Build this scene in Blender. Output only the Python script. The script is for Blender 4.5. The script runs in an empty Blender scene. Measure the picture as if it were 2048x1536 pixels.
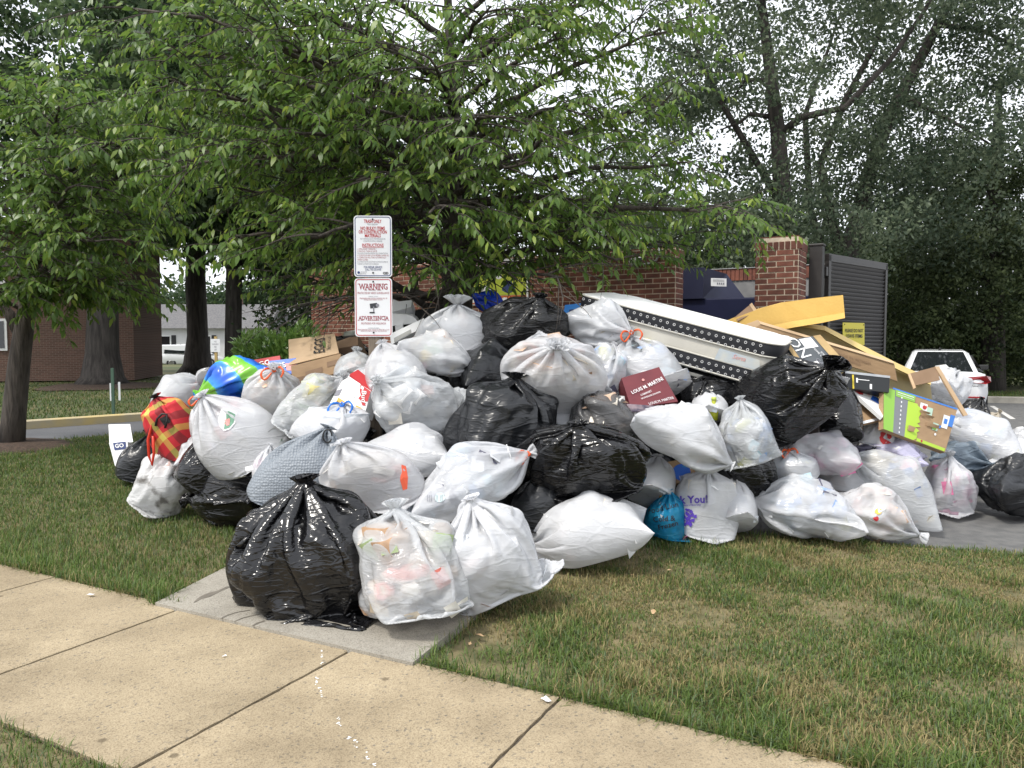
import bpy, bmesh, math, random
import numpy as np
from mathutils import Vector, Matrix, Euler
from mathutils.bvhtree import BVHTree
from concurrent.futures import ThreadPoolExecutor
R = math.radians
rnd = random.Random(11)
rng = np.random.default_rng(5)
scene = bpy.context.scene
COL = scene.collection

# ================================================================ camera, sky, sun, exposure
F = 1535.0                      # focal length in pixels of the 2048 px wide photograph
CAM_H, PITCH = 1.60, R(3.13)
cam = bpy.data.cameras.new('camera'); cam.sensor_width = 36; cam.lens = F / 2048 * 36
cam.clip_end = 2000; cam.clip_start = .05
camera = bpy.data.objects.new('camera', cam); COL.objects.link(camera)
camera.location = (0, 0, CAM_H); camera.rotation_euler = (R(90) - PITCH, 0, 0)
scene.camera = camera

SUN_EL, SUN_AZ = R(58), R(-128)        # azimuth measured from +Y (view direction) towards +X
world = bpy.data.worlds.new('World'); scene.world = world; world.use_nodes = True
wt = world.node_tree; wn = wt.nodes; wl = wt.links
bg = wn['Background']
sky = wn.new('ShaderNodeTexSky'); sky.sky_type = 'NISHITA'; sky.sun_disc = False
sky.sun_elevation = SUN_EL; sky.sun_rotation = SUN_AZ % (2 * math.pi)
sky.air_density = 1.0; sky.dust_density = 3.0; sky.ozone_density = 1.0
tc = wn.new('ShaderNodeTexCoord'); nz = wn.new('ShaderNodeTexNoise'); nz.inputs['Scale'].default_value = 2.2; nz.inputs['Detail'].default_value = 6
cr = wn.new('ShaderNodeValToRGB'); cr.color_ramp.elements[0].position = .25; cr.color_ramp.elements[0].color = (.55, .55, .55, 1); cr.color_ramp.elements[1].position = .6; cr.color_ramp.elements[1].color = (.97, .97, .97, 1)
mx = wn.new('ShaderNodeMixRGB'); mx.inputs[2].default_value = (10.3, 10.6, 11.2, 1)
wl.new(tc.outputs['Generated'], nz.inputs['Vector']); wl.new(nz.outputs['Fac'], cr.inputs[0]); wl.new(cr.outputs[0], mx.inputs[0])
wl.new(sky.outputs[0], mx.inputs[1]); wl.new(mx.outputs[0], bg.inputs[0])
bg.inputs[1].default_value = .092
sl = bpy.data.lights.new('sun', 'SUN'); sl.energy = 2.1; sl.angle = R(9); sl.color = (1, .955, .88)
sun = bpy.data.objects.new('sun', sl); COL.objects.link(sun)
sdir = Vector((math.sin(SUN_AZ) * math.cos(SUN_EL), math.cos(SUN_AZ) * math.cos(SUN_EL), math.sin(SUN_EL)))
sun.rotation_euler = (-sdir).to_track_quat('-Z', 'Y').to_euler(); sun.location = sdir * 40
vs = scene.view_settings; vs.view_transform = 'Standard'; vs.look = 'None'; vs.exposure = 0.75; vs.gamma = 1
scene.cycles.use_denoising = True
scene.cycles.max_bounces = 8; scene.cycles.transparent_max_bounces = 20
scene.cycles.diffuse_bounces = 3; scene.cycles.glossy_bounces = 3; scene.cycles.transmission_bounces = 4
scene.cycles.sample_clamp_indirect = 6

# ================================================================ helpers
_f = Vector((0, math.cos(PITCH), -math.sin(PITCH))); _u = Vector((0, math.sin(PITCH), math.cos(PITCH)))
def at(px, py, D):
    """the point at distance D (metres along +Y) that stands at this place of the 2048 px photograph"""
    d = _f + Vector(((px - 1024) / F, 0, 0)) + _u * ((768 - py) / F)
    return Vector((0, 0, CAM_H)) + d * (D / d.y)
def ground(px, py, z=0):
    d = _f + Vector(((px - 1024) / F, 0, 0)) + _u * ((768 - py) / F)
    return Vector((0, 0, CAM_H)) + d * ((z - CAM_H) / d.z)

def mat(name, c1, c2=None, scale=5, rough=.6, bump=0, bscale=30, metal=0, detail=5, spec=.5, lo=.35, hi=.65, stretch=None, rnd_obj=0, attr=False, translucent=0, coat=0, bdist=.01):
    m = bpy.data.materials.new(name); m.use_nodes = True
    t = m.node_tree; n = t.nodes; l = t.links; b = n['Principled BSDF']
    b.inputs['Base Color'].default_value = (*c1, 1); b.inputs['Roughness'].default_value = rough
    b.inputs['Metallic'].default_value = metal; b.inputs['Specular IOR Level'].default_value = spec; b.inputs['Coat Weight'].default_value = coat
    tcn = n.new('ShaderNodeTexCoord'); vec = tcn.outputs['Object']
    if stretch:
        mp = n.new('ShaderNodeMapping'); mp.inputs['Scale'].default_value = stretch; l.new(vec, mp.inputs[0]); vec = mp.outputs[0]
    src = None
    if attr:
        a = n.new('ShaderNodeAttribute'); a.attribute_name = 'Col'; src = a.outputs['Color']
    if c2:
        x = n.new('ShaderNodeTexNoise'); x.inputs['Scale'].default_value = scale; x.inputs['Detail'].default_value = detail; l.new(vec, x.inputs['Vector'])
        r = n.new('ShaderNodeValToRGB'); r.color_ramp.elements[0].position = lo; r.color_ramp.elements[1].position = hi
        r.color_ramp.elements[0].color = (*c1, 1); r.color_ramp.elements[1].color = (*c2, 1); l.new(x.outputs['Fac'], r.inputs[0])
        if src is None: src = r.outputs[0]
        else:
            q = n.new('ShaderNodeMixRGB'); q.blend_type = 'MULTIPLY'; q.inputs[0].default_value = 1; l.new(src, q.inputs[1]); l.new(r.outputs[0], q.inputs[2]); src = q.outputs[0]
    if rnd_obj:
        oi = n.new('ShaderNodeObjectInfo'); g = n.new('ShaderNodeNewGeometry')
        ad = n.new('ShaderNodeMath'); ad.operation = 'ADD'; l.new(oi.outputs['Random'], ad.inputs[0]); l.new(g.outputs['Random Per Island'], ad.inputs[1])
        fr = n.new('ShaderNodeMath'); fr.operation = 'FRACT'; l.new(ad.outputs[0], fr.inputs[0])
        mr = n.new('ShaderNodeMapRange'); mr.inputs[3].default_value = 1 - rnd_obj; mr.inputs[4].default_value = 1 + rnd_obj; l.new(fr.outputs[0], mr.inputs[0])
        hs = n.new('ShaderNodeHueSaturation'); l.new(mr.outputs[0], hs.inputs['Value'])
        if src is not None: l.new(src, hs.inputs['Color'])
        else: hs.inputs['Color'].default_value = (*c1, 1)
        src = hs.outputs[0]
    if src is not None: l.new(src, b.inputs['Base Color'])
    if bump:
        x = n.new('ShaderNodeTexNoise'); x.inputs['Scale'].default_value = bscale; x.inputs['Detail'].default_value = 6; l.new(vec, x.inputs['Vector'])
        bp = n.new('ShaderNodeBump'); bp.inputs['Strength'].default_value = bump; bp.inputs['Distance'].default_value = bdist; l.new(x.outputs['Fac'], bp.inputs['Height']); l.new(bp.outputs[0], b.inputs['Normal'])
    if translucent:
        out = n['Material Output']; tr = n.new('ShaderNodeBsdfTranslucent'); ms = n.new('ShaderNodeMixShader'); ms.inputs[0].default_value = translucent
        if src is not None: l.new(src, tr.inputs[0])
        else: tr.inputs[0].default_value = (*c1, 1)
        l.new(b.outputs[0], ms.inputs[1]); l.new(tr.outputs[0], ms.inputs[2]); l.new(ms.outputs[0], out.inputs[0])
    return m

def link(name, me, parent=None, loc=None):
    o = bpy.data.objects.new(name, me); COL.objects.link(o)
    if parent is not None: o.parent = parent
    if loc is not None: o.location = loc
    return o
def tag(o, label=None, cat=None, group=None, kind=None):
    if label: o['label'] = label
    if cat: o['category'] = cat
    if group: o['group'] = group
    if kind: o['kind'] = kind
    return o
def thing(name, loc, label, cat, group=None, rz=0):
    o = bpy.data.objects.new(name, None); COL.objects.link(o); o.empty_display_size = .1
    o.location = loc; o.rotation_euler = (0, 0, rz)
    return tag(o, label, cat, group)
def pmesh(name, verts, faces, m, parent=None, smooth=False, loc=None):
    me = bpy.data.meshes.new(name); me.from_pydata([tuple(v) for v in verts], [], [tuple(f) for f in faces])
    if m is not None: me.materials.append(m)
    if smooth: me.polygons.foreach_set('use_smooth', [True] * len(me.polygons))
    me.update()
    return link(name, me, parent, loc)
def wmesh(name, verts, faces, m, parent, smooth=False):
    """vertices given in world space under a parent that stands elsewhere (unrotated parents or full inverse)"""
    inv = Matrix.Identity(4)
    chain = []; p = parent
    while p is not None: chain.append(p); p = p.parent
    for p in reversed(chain): inv = inv @ p.matrix_basis
    inv = inv.inverted()
    return pmesh(name, [inv @ Vector(v) for v in verts], faces, m, parent, smooth)
def fast(name, V, faces_tot, loops, m, parent=None, col=None, smooth=False):
    """numpy mesh: V (n,3), loops flat vertex indices, faces_tot loop count per face, col (n,3) per vertex colours"""
    me = bpy.data.meshes.new(name)
    V = np.ascontiguousarray(V, np.float32); loops = np.ascontiguousarray(loops, np.int32).ravel(); ft = np.ascontiguousarray(faces_tot, np.int32)
    me.vertices.add(len(V)); me.vertices.foreach_set('co', V.ravel())
    me.loops.add(len(loops)); me.loops.foreach_set('vertex_index', loops)
    me.polygons.add(len(ft)); st = np.concatenate([[0], np.cumsum(ft)[:-1]]).astype(np.int32)
    me.polygons.foreach_set('loop_start', st); me.polygons.foreach_set('loop_total', ft)
    if smooth: me.polygons.foreach_set('use_smooth', np.ones(len(ft), bool))
    if col is not None:
        a = me.attributes.new('Col', 'FLOAT_COLOR', 'POINT')
        c4 = np.ones((len(V), 4), np.float32); c4[:, :3] = col; a.data.foreach_set('color', c4.ravel())
    me.materials.append(m); me.update(calc_edges=True); me.validate()
    return link(name, me, parent)
def box_geo(d, c=(0, 0, 0)):
    x, y, z = d[0] / 2, d[1] / 2, d[2] / 2
    v = [(c[0] + i * x, c[1] + j * y, c[2] + k * z) for k in (-1, 1) for j in (-1, 1) for i in (-1, 1)]
    f = [(0, 2, 3, 1), (4, 5, 7, 6), (0, 1, 5, 4), (2, 6, 7, 3), (0, 4, 6, 2), (1, 3, 7, 5)]
    return v, f
def box(name, d, c, m, parent=None, bevel=0, rot=None, seg=2):
    bm = bmesh.new(); v, f = box_geo(d); vs_ = [bm.verts.new(p) for p in v]
    for q in f: bm.faces.new([vs_[i] for i in q])
    if bevel: bmesh.ops.bevel(bm, geom=bm.edges[:], offset=bevel, segments=seg, affect='EDGES', profile=.6)
    me = bpy.data.meshes.new(name); bm.to_mesh(me); bm.free(); me.materials.append(m)
    if bevel: me.polygons.foreach_set('use_smooth', [False] * len(me.polygons))
    o = link(name, me, parent, c)
    if rot is not None: o.rotation_euler = rot
    return o
def tube_geo(pts, rad, n=8, cap=True):
    pts = [Vector(p) for p in pts]; V = []; Fc = []
    up = Vector((0, 0, 1)); prev = None
    for i, p in enumerate(pts):
        t = (pts[min(i + 1, len(pts) - 1)] - pts[max(i - 1, 0)]).normalized()
        if prev is None:
            a = t.cross(up) if abs(t.z) < .95 else t.cross(Vector((1, 0, 0)))
        else: a = prev - t * prev.dot(t)
        a.normalize(); prev = a; b = t.cross(a)
        r = rad[i] if hasattr(rad, '__len__') else rad
        for k in range(n):
            w = 2 * math.pi * k / n; V.append(p + (a * math.cos(w) + b * math.sin(w)) * r)
    for i in range(len(pts) - 1):
        for k in range(n):
            Fc.append((i * n + k, i * n + (k + 1) % n, (i + 1) * n + (k + 1) % n, (i + 1) * n + k))
    if cap: Fc += [tuple(range(n - 1, -1, -1)), tuple(range((len(pts) - 1) * n, len(pts) * n))]
    return V, Fc
def tube(name, pts, rad, m, parent=None, n=8, world_space=False):
    V, Fc = tube_geo(pts, rad, n)
    return (wmesh if world_space else pmesh)(name, V, Fc, m, parent, True)
def merge(parts):
    V, Fc = [], []
    for v, f in parts:
        k = len(V); V += list(v); Fc += [tuple(i + k for i in q) for q in f]
    return V, Fc
def disc(name, c, r, m, parent, n=20, axis=(0, -1, 0), depth=.004, sx=1):
    a = Vector(axis).normalized(); x = a.cross(Vector((0, 0, 1)) if abs(a.z) < .9 else Vector((1, 0, 0))).normalized(); y = x.cross(a)
    c = Vector(c); V = [c + (x * math.cos(t) * sx + y * math.sin(t)) * r + a * d for d in (0, depth) for t in [2 * math.pi * k / n for k in range(n)]]
    Fc = [tuple(range(n)), tuple(range(2 * n - 1, n - 1, -1))] + [(k, k + n, (k + 1) % n + n, (k + 1) % n) for k in range(n)]
    return pmesh(name, V, Fc, m, parent)

_tc = {}
def text_geo(body, bold=0.0, shear=0):
    k = (body, bold, shear)
    if k in _tc: return _tc[k]
    cu = bpy.data.curves.new('t', 'FONT'); cu.body = body; cu.size = 1; cu.align_x = 'CENTER'; cu.align_y = 'CENTER'; cu.offset = bold; cu.shear = shear; cu.resolution_u = 2
    o = bpy.data.objects.new('t', cu); me = bpy.data.meshes.new_from_object(o)
    v = [tuple(p.co) for p in me.vertices]; f = [tuple(p.vertices) for p in me.polygons]
    bpy.data.objects.remove(o); bpy.data.meshes.remove(me); bpy.data.curves.remove(cu)
    _tc[k] = (v, f); return _tc[k]

class Quad:
    """a flat (or slightly warped) panel given by four world corners TL, TR, BR, BL; pt(u, v) with v down"""
    def __init__(s, tl, tr, br, bl): s.c = [Vector(p) for p in (tl, tr, br, bl)]; s.n = ((s.c[1] - s.c[0]).cross(s.c[3] - s.c[0])).normalized(); s.n = -s.n if s.n.dot(s.c[0] - Vector((0, 0, CAM_H))) > 0 else s.n
    def pt(s, u, v, off=0): a = s.c[0].lerp(s.c[1], u); b = s.c[3].lerp(s.c[2], u); return a.lerp(b, v) + s.n * off
    def w(s): return (s.c[1] - s.c[0]).length
    def h(s): return (s.c[3] - s.c[0]).length
def qslab(name, q, thick, m, parent, nu=4, nv=4, bulge=0):
    V, Fc = [], []
    for side, off in ((0, 0), (1, -thick)):
        for j in range(nv + 1):
            for i in range(nu + 1):
                u, v = i / nu, j / nv
                V.append(q.pt(u, v, off + bulge * 16 * u * (1 - u) * v * (1 - v)))
    k = (nu + 1) * (nv + 1)
    for j in range(nv):
        for i in range(nu):
            a = j * (nu + 1) + i; Fc.append((a, a + nu + 1, a + nu + 2, a + 1)); Fc.append((k + a, k + a + 1, k + a + nu + 2, k + a + nu + 1))
    ring = [i for i in range(nu + 1)] + [j * (nu + 1) + nu for j in range(1, nv + 1)] + [nv * (nu + 1) + i for i in range(nu - 1, -1, -1)] + [j * (nu + 1) for j in range(nv - 1, 0, -1)]
    for a, b in zip(ring, ring[1:] + ring[:1]): Fc.append((a, b, k + b, k + a))
    return wmesh(name, V, Fc, m, parent)
def qpoly(name, q, uv, m, parent, off=.005):
    return wmesh(name, [q.pt(u, v, off) for u, v in uv], [tuple(range(len(uv)))], m, parent)
def qrect(name, q, u0, v0, u1, v1, m, parent, off=.005): return qpoly(name, q, [(u0, v0), (u1, v0), (u1, v1), (u0, v1)], m, parent, off)
def qtext(q, body, u, v, hgt, m, parent, off=.007, rot=0, bold=0, width=None, name='lettering', shear=0):
    """lettering on a panel; hgt = letter size in metres, rot in degrees"""
    vv, ff = text_geo(body, bold, shear); W, H = q.w(), q.h(); c, s_ = math.cos(R(rot)), math.sin(R(rot))
    xs = [p[0] for p in vv]; tw = max(xs) - min(xs)
    kx = hgt if width is None else width / tw
    V = []
    for x, y, _ in vv:
        x *= kx; y *= hgt; V.append(q.pt(u + (x * c - y * s_) / W, v - (x * s_ + y * c) / H, off))
    return wmesh(name, V, ff, m, parent)
def rounded(w, h, r, n=5):
    P = []
    for cx, cy, a0 in ((w / 2 - r, h / 2 - r, 0), (-w / 2 + r, h / 2 - r, 90), (-w / 2 + r, -h / 2 + r, 180), (w / 2 - r, -h / 2 + r, 270)):
        for k in range(n + 1):
            a = R(a0 + 90 * k / n); P.append((cx + r * math.cos(a), cy + r * math.sin(a)))
    return P
def vnoise(x, y, s, seed=0):
    x = np.asarray(x) * s + seed * 17.3; y = np.asarray(y) * s + seed * 9.1
    xi = np.floor(x).astype(np.int64); yi = np.floor(y).astype(np.int64); fx = x - xi; fy = y - yi
    fx = fx * fx * (3 - 2 * fx); fy = fy * fy * (3 - 2 * fy)
    def h(a, b):
        v = (a * 374761393 + b * 668265263 + seed * 974711) & 0x7fffffff; v = ((v ^ (v >> 13)) * 1274126177) & 0x7fffffff; return (v & 0xffff) / 65535.
    return (h(xi, yi) * (1 - fx) + h(xi + 1, yi) * fx) * (1 - fy) + (h(xi, yi + 1) * (1 - fx) + h(xi + 1, yi + 1) * fx) * fy
def inside(poly, x, y):
    r = np.zeros(len(x), bool); n = len(poly)
    for i in range(n):
        x1, y1 = poly[i]; x2, y2 = poly[(i + 1) % n]
        c = ((y1 > y) != (y2 > y)) & (x < (x2 - x1) * (y - y1) / (y2 - y1 + 1e-12) + x1); r ^= c
    return r
# ================================================================ setting: ground, pavements, road, parking lot
def concrete_mat(name, base, speck1, speck2, sc_, tint):
    m = bpy.data.materials.new(name); m.use_nodes = True; t = m.node_tree; n = t.nodes; l = t.links; b = n['Principled BSDF']
    b.inputs['Roughness'].default_value = .88; b.inputs['Specular IOR Level'].default_value = .25
    c = n.new('ShaderNodeTexCoord')
    v = n.new('ShaderNodeTexVoronoi'); v.inputs['Scale'].default_value = sc_; l.new(c.outputs['Object'], v.inputs['Vector'])
    rp = n.new('ShaderNodeValToRGB'); e = rp.color_ramp.elements; e[0].position = 0; e[0].color = (*speck1, 1); e[1].position = 1; e[1].color = (*speck2, 1)
    x = e.new(.22); x.color = (*base, 1); x = e.new(.8); x.color = (*[k * 1.1 for k in base], 1)
    l.new(v.outputs['Color'], rp.inputs[0])
    bign = n.new('ShaderNodeTexNoise'); bign.inputs['Scale'].default_value = 1.6; bign.inputs['Detail'].default_value = 7; l.new(c.outputs['Object'], bign.inputs['Vector'])
    r2 = n.new('ShaderNodeValToRGB'); r2.color_ramp.elements[0].position = .32; r2.color_ramp.elements[0].color = (*tint, 1); r2.color_ramp.elements[1].position = .62; r2.color_ramp.elements[1].color = (1, 1, 1, 1); l.new(bign.outputs['Fac'], r2.inputs[0])
    mq = n.new('ShaderNodeMixRGB'); mq.blend_type = 'MULTIPLY'; mq.inputs[0].default_value = 1; l.new(rp.outputs[0], mq.inputs[1]); l.new(r2.outputs[0], mq.inputs[2])
    fine = n.new('ShaderNodeTexNoise'); fine.inputs['Scale'].default_value = 160; fine.inputs['Detail'].default_value = 3; l.new(c.outputs['Object'], fine.inputs['Vector'])
    r3 = n.new('ShaderNodeValToRGB'); r3.color_ramp.elements[0].position = .36; r3.color_ramp.elements[0].color = (.55, .52, .5, 1); r3.color_ramp.elements[1].position = .5; r3.color_ramp.elements[1].color = (1, 1, 1, 1); l.new(fine.outputs['Fac'], r3.inputs[0])
    m3 = n.new('ShaderNodeMixRGB'); m3.blend_type = 'MULTIPLY'; m3.inputs[0].default_value = .7; l.new(mq.outputs[0], m3.inputs[1]); l.new(r3.outputs[0], m3.inputs[2]); 
    sv = n.new('ShaderNodeTexVoronoi'); sv.inputs['Scale'].default_value = 2.6; sv.inputs['Randomness'].default_value = 1; l.new(c.outputs['Object'], sv.inputs['Vector'])
    sr = n.new('ShaderNodeValToRGB'); sr.color_ramp.elements[0].position = .035; sr.color_ramp.elements[0].color = (.5, .49, .48, 1); sr.color_ramp.elements[1].position = .06; sr.color_ramp.elements[1].color = (1, 1, 1, 1); l.new(sv.outputs['Distance'], sr.inputs[0])
    m4 = n.new('ShaderNodeMixRGB'); m4.blend_type = 'MULTIPLY'; m4.inputs[0].default_value = 1; l.new(m3.outputs[0], m4.inputs[1]); l.new(sr.outputs[0], m4.inputs[2])
    oi = n.new('ShaderNodeObjectInfo'); mr = n.new('ShaderNodeMapRange'); mr.inputs[3].default_value = .86; mr.inputs[4].default_value = 1.08; l.new(oi.outputs['Random'], mr.inputs[0]); hs = n.new('ShaderNodeHueSaturation'); l.new(mr.outputs[0], hs.inputs['Value']); l.new(m4.outputs[0], hs.inputs['Color'])
    pn = n.new('ShaderNodeTexNoise'); pn.inputs['Scale'].default_value = .7; pn.inputs['Detail'].default_value = 9; pn.inputs['Roughness'].default_value = .7; l.new(c.outputs['Object'], pn.inputs['Vector']); pr5 = n.new('ShaderNodeValToRGB'); pr5.color_ramp.elements[0].position = .40; pr5.color_ramp.elements[0].color = (.70, .69, .68, 1); pr5.color_ramp.elements[1].position = .55; pr5.color_ramp.elements[1].color = (1, 1, 1, 1); l.new(pn.outputs['Fac'], pr5.inputs[0])
    m5 = n.new('ShaderNodeMixRGB'); m5.blend_type = 'MULTIPLY'; m5.inputs[0].default_value = .8; l.new(hs.outputs[0], m5.inputs[1]); l.new(pr5.outputs[0], m5.inputs[2]); l.new(m5.outputs[0], b.inputs['Base Color'])
    bp = n.new('ShaderNodeBump'); bp.inputs['Strength'].default_value = .5; bp.inputs['Distance'].default_value = .004; l.new(v.outputs['Distance'], bp.inputs['Height']); l.new(bp.outputs[0], b.inputs['Normal'])
    return m
M_walk = concrete_mat('tan_aggregate', (.385, .315, .21), (.17, .155, .13), (.47, .39, .265), 95, (.76, .75, .74))
M_pad = concrete_mat('grey_concrete', (.36, .335, .285), (.22, .21, .19), (.44, .41, .36), 150, (.78, .78, .78))
M_kerb = mat('concrete_kerb', (.45, .42, .36), (.30, .28, .24), 3, .9)
M_ykerb = mat('yellow_kerb', (.55, .42, .17), (.42, .36, .24), 2.2, .85)
M_soil = mat('soil', (.085, .082, .032), (.19, .155, .08), 5, .95, .6, 60)
M_lawn = mat('lawn_ground', (.05, .075, .022), (.13, .12, .05), 1.3, .95, .5, 40)
M_farlawn = mat('far_lawn', (.045, .065, .02), (.11, .105, .04), .35, .95, .5, 30)
M_asphalt = mat('asphalt', (.105, .105, .104), (.15, .148, .143), 9, .9, .7, 220, detail=8)
M_road = mat('road_asphalt', (.085, .088, .095), (.11, .112, .118), 1.2, .85, .4, 150)
M_line = mat('road_paint', (.72, .70, .66), (.45, .44, .42), 14, .7)
M_mulch = mat('mulch', (.05, .032, .022), (.10, .065, .045), 25, .95, 1, 60, bdist=.03)
M_gap = mat('joint_dirt', (.07, .058, .042), (.12, .1, .075), 30, .95)

struct = lambda o: tag(o, kind='structure')
def sheet(name, pts, z, m): return struct(pmesh(name, [(x, y, z) for x, y in pts], [tuple(range(len(pts)))], m))
sheet('ground', [(-400, -60), (400, -60), (400, 600), (-400, 600)], -.06, M_farlawn)

E = Vector((.883, -.469, 0)); NN = Vector((.469, .883, 0)); S0 = Vector((-.50, 3.77, 0))   # sidewalk frame: along, away, a corner of the pad
def sw(a, b, z=0): return S0 + E * a + NN * b + Vector((0, 0, z))
XY = lambda v: (v.x, v.y)
lawn_poly = [XY(sw(-14, 0)), XY(sw(14, 0)), (14, 3.2), (6.5, 5.0), (3.9, 5.78), (1.95, 6.45), (.9, 6.9), (.8, 10), (-1, 13), (-5.5, 14.6), (-6.7, 13.45), (-8.2, 12.15), (-12, 9.2), (-18, 6)]
lawn_bed = sheet('lawn_bed', lawn_poly, -.022, M_soil)
near_lawn = sheet('lawn_bed', [XY(sw(-14, -1.32)), XY(sw(14, -1.32)), XY(sw(14, -8)), XY(sw(-14, -8))], -.022, M_soil)
sheet('parking_lot', [(14, 3.2), (6.5, 5.0), (3.9, 5.78), (1.95, 6.45), (.9, 6.9), (.8, 10), (-1, 13), (4, 26), (40, 26), (40, 0)], -.030, M_asphalt)
sheet('road', [(-8.2, 12.15), (-6.7, 13.45), (-5.5, 14.6), (-1, 13.2), (4, 26), (2, 26), (-3.5, 20.2), (-7.3, 16.35), (-9.25, 14.2), (-17, 7.6), (-22, 3.5), (-18, 6), (-12, 9.2)], -.034, M_road)

# sidewalk: a bed with single slabs
walk = struct(pmesh('sidewalk', [sw(-14, -1.32, -.012), sw(14, -1.32, -.012), sw(14, .03, -.012), sw(-14, .03, -.012)], [(0, 1, 2, 3)], M_gap))
slab_joint = [-6.75, -5.46, -4.22, -2.96, -1.67, -.36, .82, 2.06, 3.3, 4.55]
for k in range(len(slab_joint) - 1):
    a0, a1 = slab_joint[k] + .009, slab_joint[k + 1] - .009
    n_ = 26
    bm = bmesh.new(); ring = []
    for i in range(n_): ring.append((a0 + (a1 - a0) * i / n_, -1.315))
    for i in range(n_): ring.append((a1, -1.315 + 1.309 * i / n_))
    for i in range(n_): ring.append((a1 - (a1 - a0) * i / n_, -.006))
    for i in range(n_): ring.append((a0, -.006 - 1.309 * i / n_))
    top = []; cx, cy = (a0 + a1) / 2, -.66
    for (a, b) in ring:
        j = .003 * rnd.uniform(-1, 1); top.append(bm.verts.new(sw(a + j, b + j, 0)))
    low = [bm.verts.new(v.co + Vector((0, 0, -.06))) for v in top]
    inr = [bm.verts.new(Vector((v.co.x, v.co.y, 0)) + (sw(cx, cy) - v.co).normalized() * .012 + Vector((0, 0, .004))) for v in top]
    bm.faces.new(inr)
    for i in range(len(top)):
        j = (i + 1) % len(top); bm.faces.new((top[i], top[j], inr[j], inr[i])); bm.faces.new((low[i], low[j], top[j], top[i]))
    bmesh.ops.recalc_face_normals(bm, faces=bm.faces)
    me = bpy.data.meshes.new('slab'); bm.to_mesh(me); bm.free(); me.materials.append(M_walk); link('slab', me, walk)

# concrete pad in front of the pile, lip standing a little proud of the sidewalk
pad_pts = [ground(306, 1214) + NN * .016, ground(822, 1336) + NN * .016, ground(985, 1205), ground(1150, 1080), ground(700, 1040), ground(500, 1115)]
padv = [(p.x, p.y, .022) for p in pad_pts] + [(p.x, p.y, -.05) for p in pad_pts]
pad = struct(pmesh('path', padv, [tuple(range(6))] + [(i + 6, (i + 1) % 6 + 6, (i + 1) % 6, i) for i in range(6)], M_pad))
M_wet = mat('damp_stain', (.13, .115, .095), (.18, .16, .13), 12, .55)
def stain(px_pts, w, z=.0235):
    P = [ground(x, y, z) for x, y in px_pts]; V = []; Fc = []
    for i, p in enumerate(P):
        t = (P[min(i + 1, len(P) - 1)] - P[max(i - 1, 0)]).normalized(); s_ = Vector((-t.y, t.x, 0)); ww = w[i] * rnd.uniform(.8, 1.2)
        V += [p + s_ * ww, p - s_ * ww * rnd.uniform(.7, 1.2)]
    for i in range(len(P) - 1): Fc.append((2 * i, 2 * i + 1, 2 * i + 3, 2 * i + 2))
    return pmesh('stain', V, Fc, M_wet, pad)
stain([(388, 1205), (400, 1197), (412, 1192), (425, 1186), (440, 1181), (455, 1174), (470, 1172), (490, 1167)], [.004, .02, .03, .026, .014, .02, .008, .012])
stain([(440, 1238), (455, 1230), (475, 1224), (500, 1220)], [.004, .006, .006, .008])
stain([(468, 1243), (485, 1236), (505, 1231), (520, 1228)], [.004, .007, .006, .006])
stain([(505, 1252), (515, 1246), (530, 1241)], [.005, .007, .008])
# dried paint drips and crumbs of paper on the slabs
M_chalk = mat('dry_white_paint', (.75, .74, .72), None, rough=.8)
for (x, y, n_) in [(643, 1305, 5), (643, 1330, 3), (634, 1360, 7), (640, 1380, 5), (645, 1394, 4), (676, 1443, 4), (679, 1450, 3), (698, 1478, 5), (712, 1488, 4), (736, 1512, 3), (748, 1530, 5)]:
    V, Fc = [], []
    for q in range(n_):
        p = ground(x + rnd.uniform(-3, 3), y + rnd.uniform(-9, 9), .0055); k = len(V); r_ = rnd.uniform(.003, .008)
        a0 = rnd.uniform(0, 6)
        for i in range(5): V.append(p + Vector((math.cos(a0 + i * 1.256) * r_ * rnd.uniform(.5, 1.3), math.sin(a0 + i * 1.256) * r_ * rnd.uniform(.5, 1.5), 0)))
        Fc.append(tuple(range(k, k + 5)))
    pmesh('paint_drip', V, Fc, M_chalk, walk)
# kerbs
def kerb(name, pts, m, w=.17, h=.14, seg=2.6):
    o = struct(bpy.data.objects.new(name, None)); COL.objects.link(o); tag(o, kind='structure')
    for (a, b) in zip(pts[:-1], pts[1:]):
        a, b = Vector((*a, 0)), Vector((*b, 0)); L = (b - a).length; t = (b - a).normalized(); s_ = Vector((-t.y, t.x, 0)); k = max(1, int(L / seg))
        for i in range(k):
            p, q = a + t * (L * i / k + .006), a + t * (L * (i + 1) / k - .006)
            pr = [(-w / 2, -.1), (w / 2, -.1), (w / 2, h - .02), (w / 2 - .03, h), (-w / 2 + .03, h), (-w / 2, h - .02)]
            V = [e + s_ * x + Vector((0, 0, z)) for e in (p, q) for x, z in pr]
            pmesh('kerb_stone', V, [tuple(range(6))[::-1], tuple(range(6, 12))] + [(j, (j + 1) % 6, (j + 1) % 6 + 6, j + 6) for j in range(6)], m, o)
    return o
kerb('kerb', [(-22, 3.4), (-17, 7.5), (-9.3, 14.25), (-7.3, 16.4), (-3.5, 20.3)], M_ykerb, w=.2, h=.13)
kerb('kerb', [(10.0, 21.4), (14.8, 20.1), (24, 17.5)], M_kerb, w=.18, h=.14)
sheet('grass_verge', [(9, 21.6), (14.85, 20.2), (26, 17.1), (40, 26), (10, 32)], .05, M_farlawn)
# parking bay line
a, b = ground(1984, 812, -.026), ground(2026, 838, -.026); s_ = Vector((.06, 0, 0))
struct(pmesh('road_marking', [a - s_, a + s_, b + s_, b - s_], [(0, 1, 2, 3)], M_line))

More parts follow.
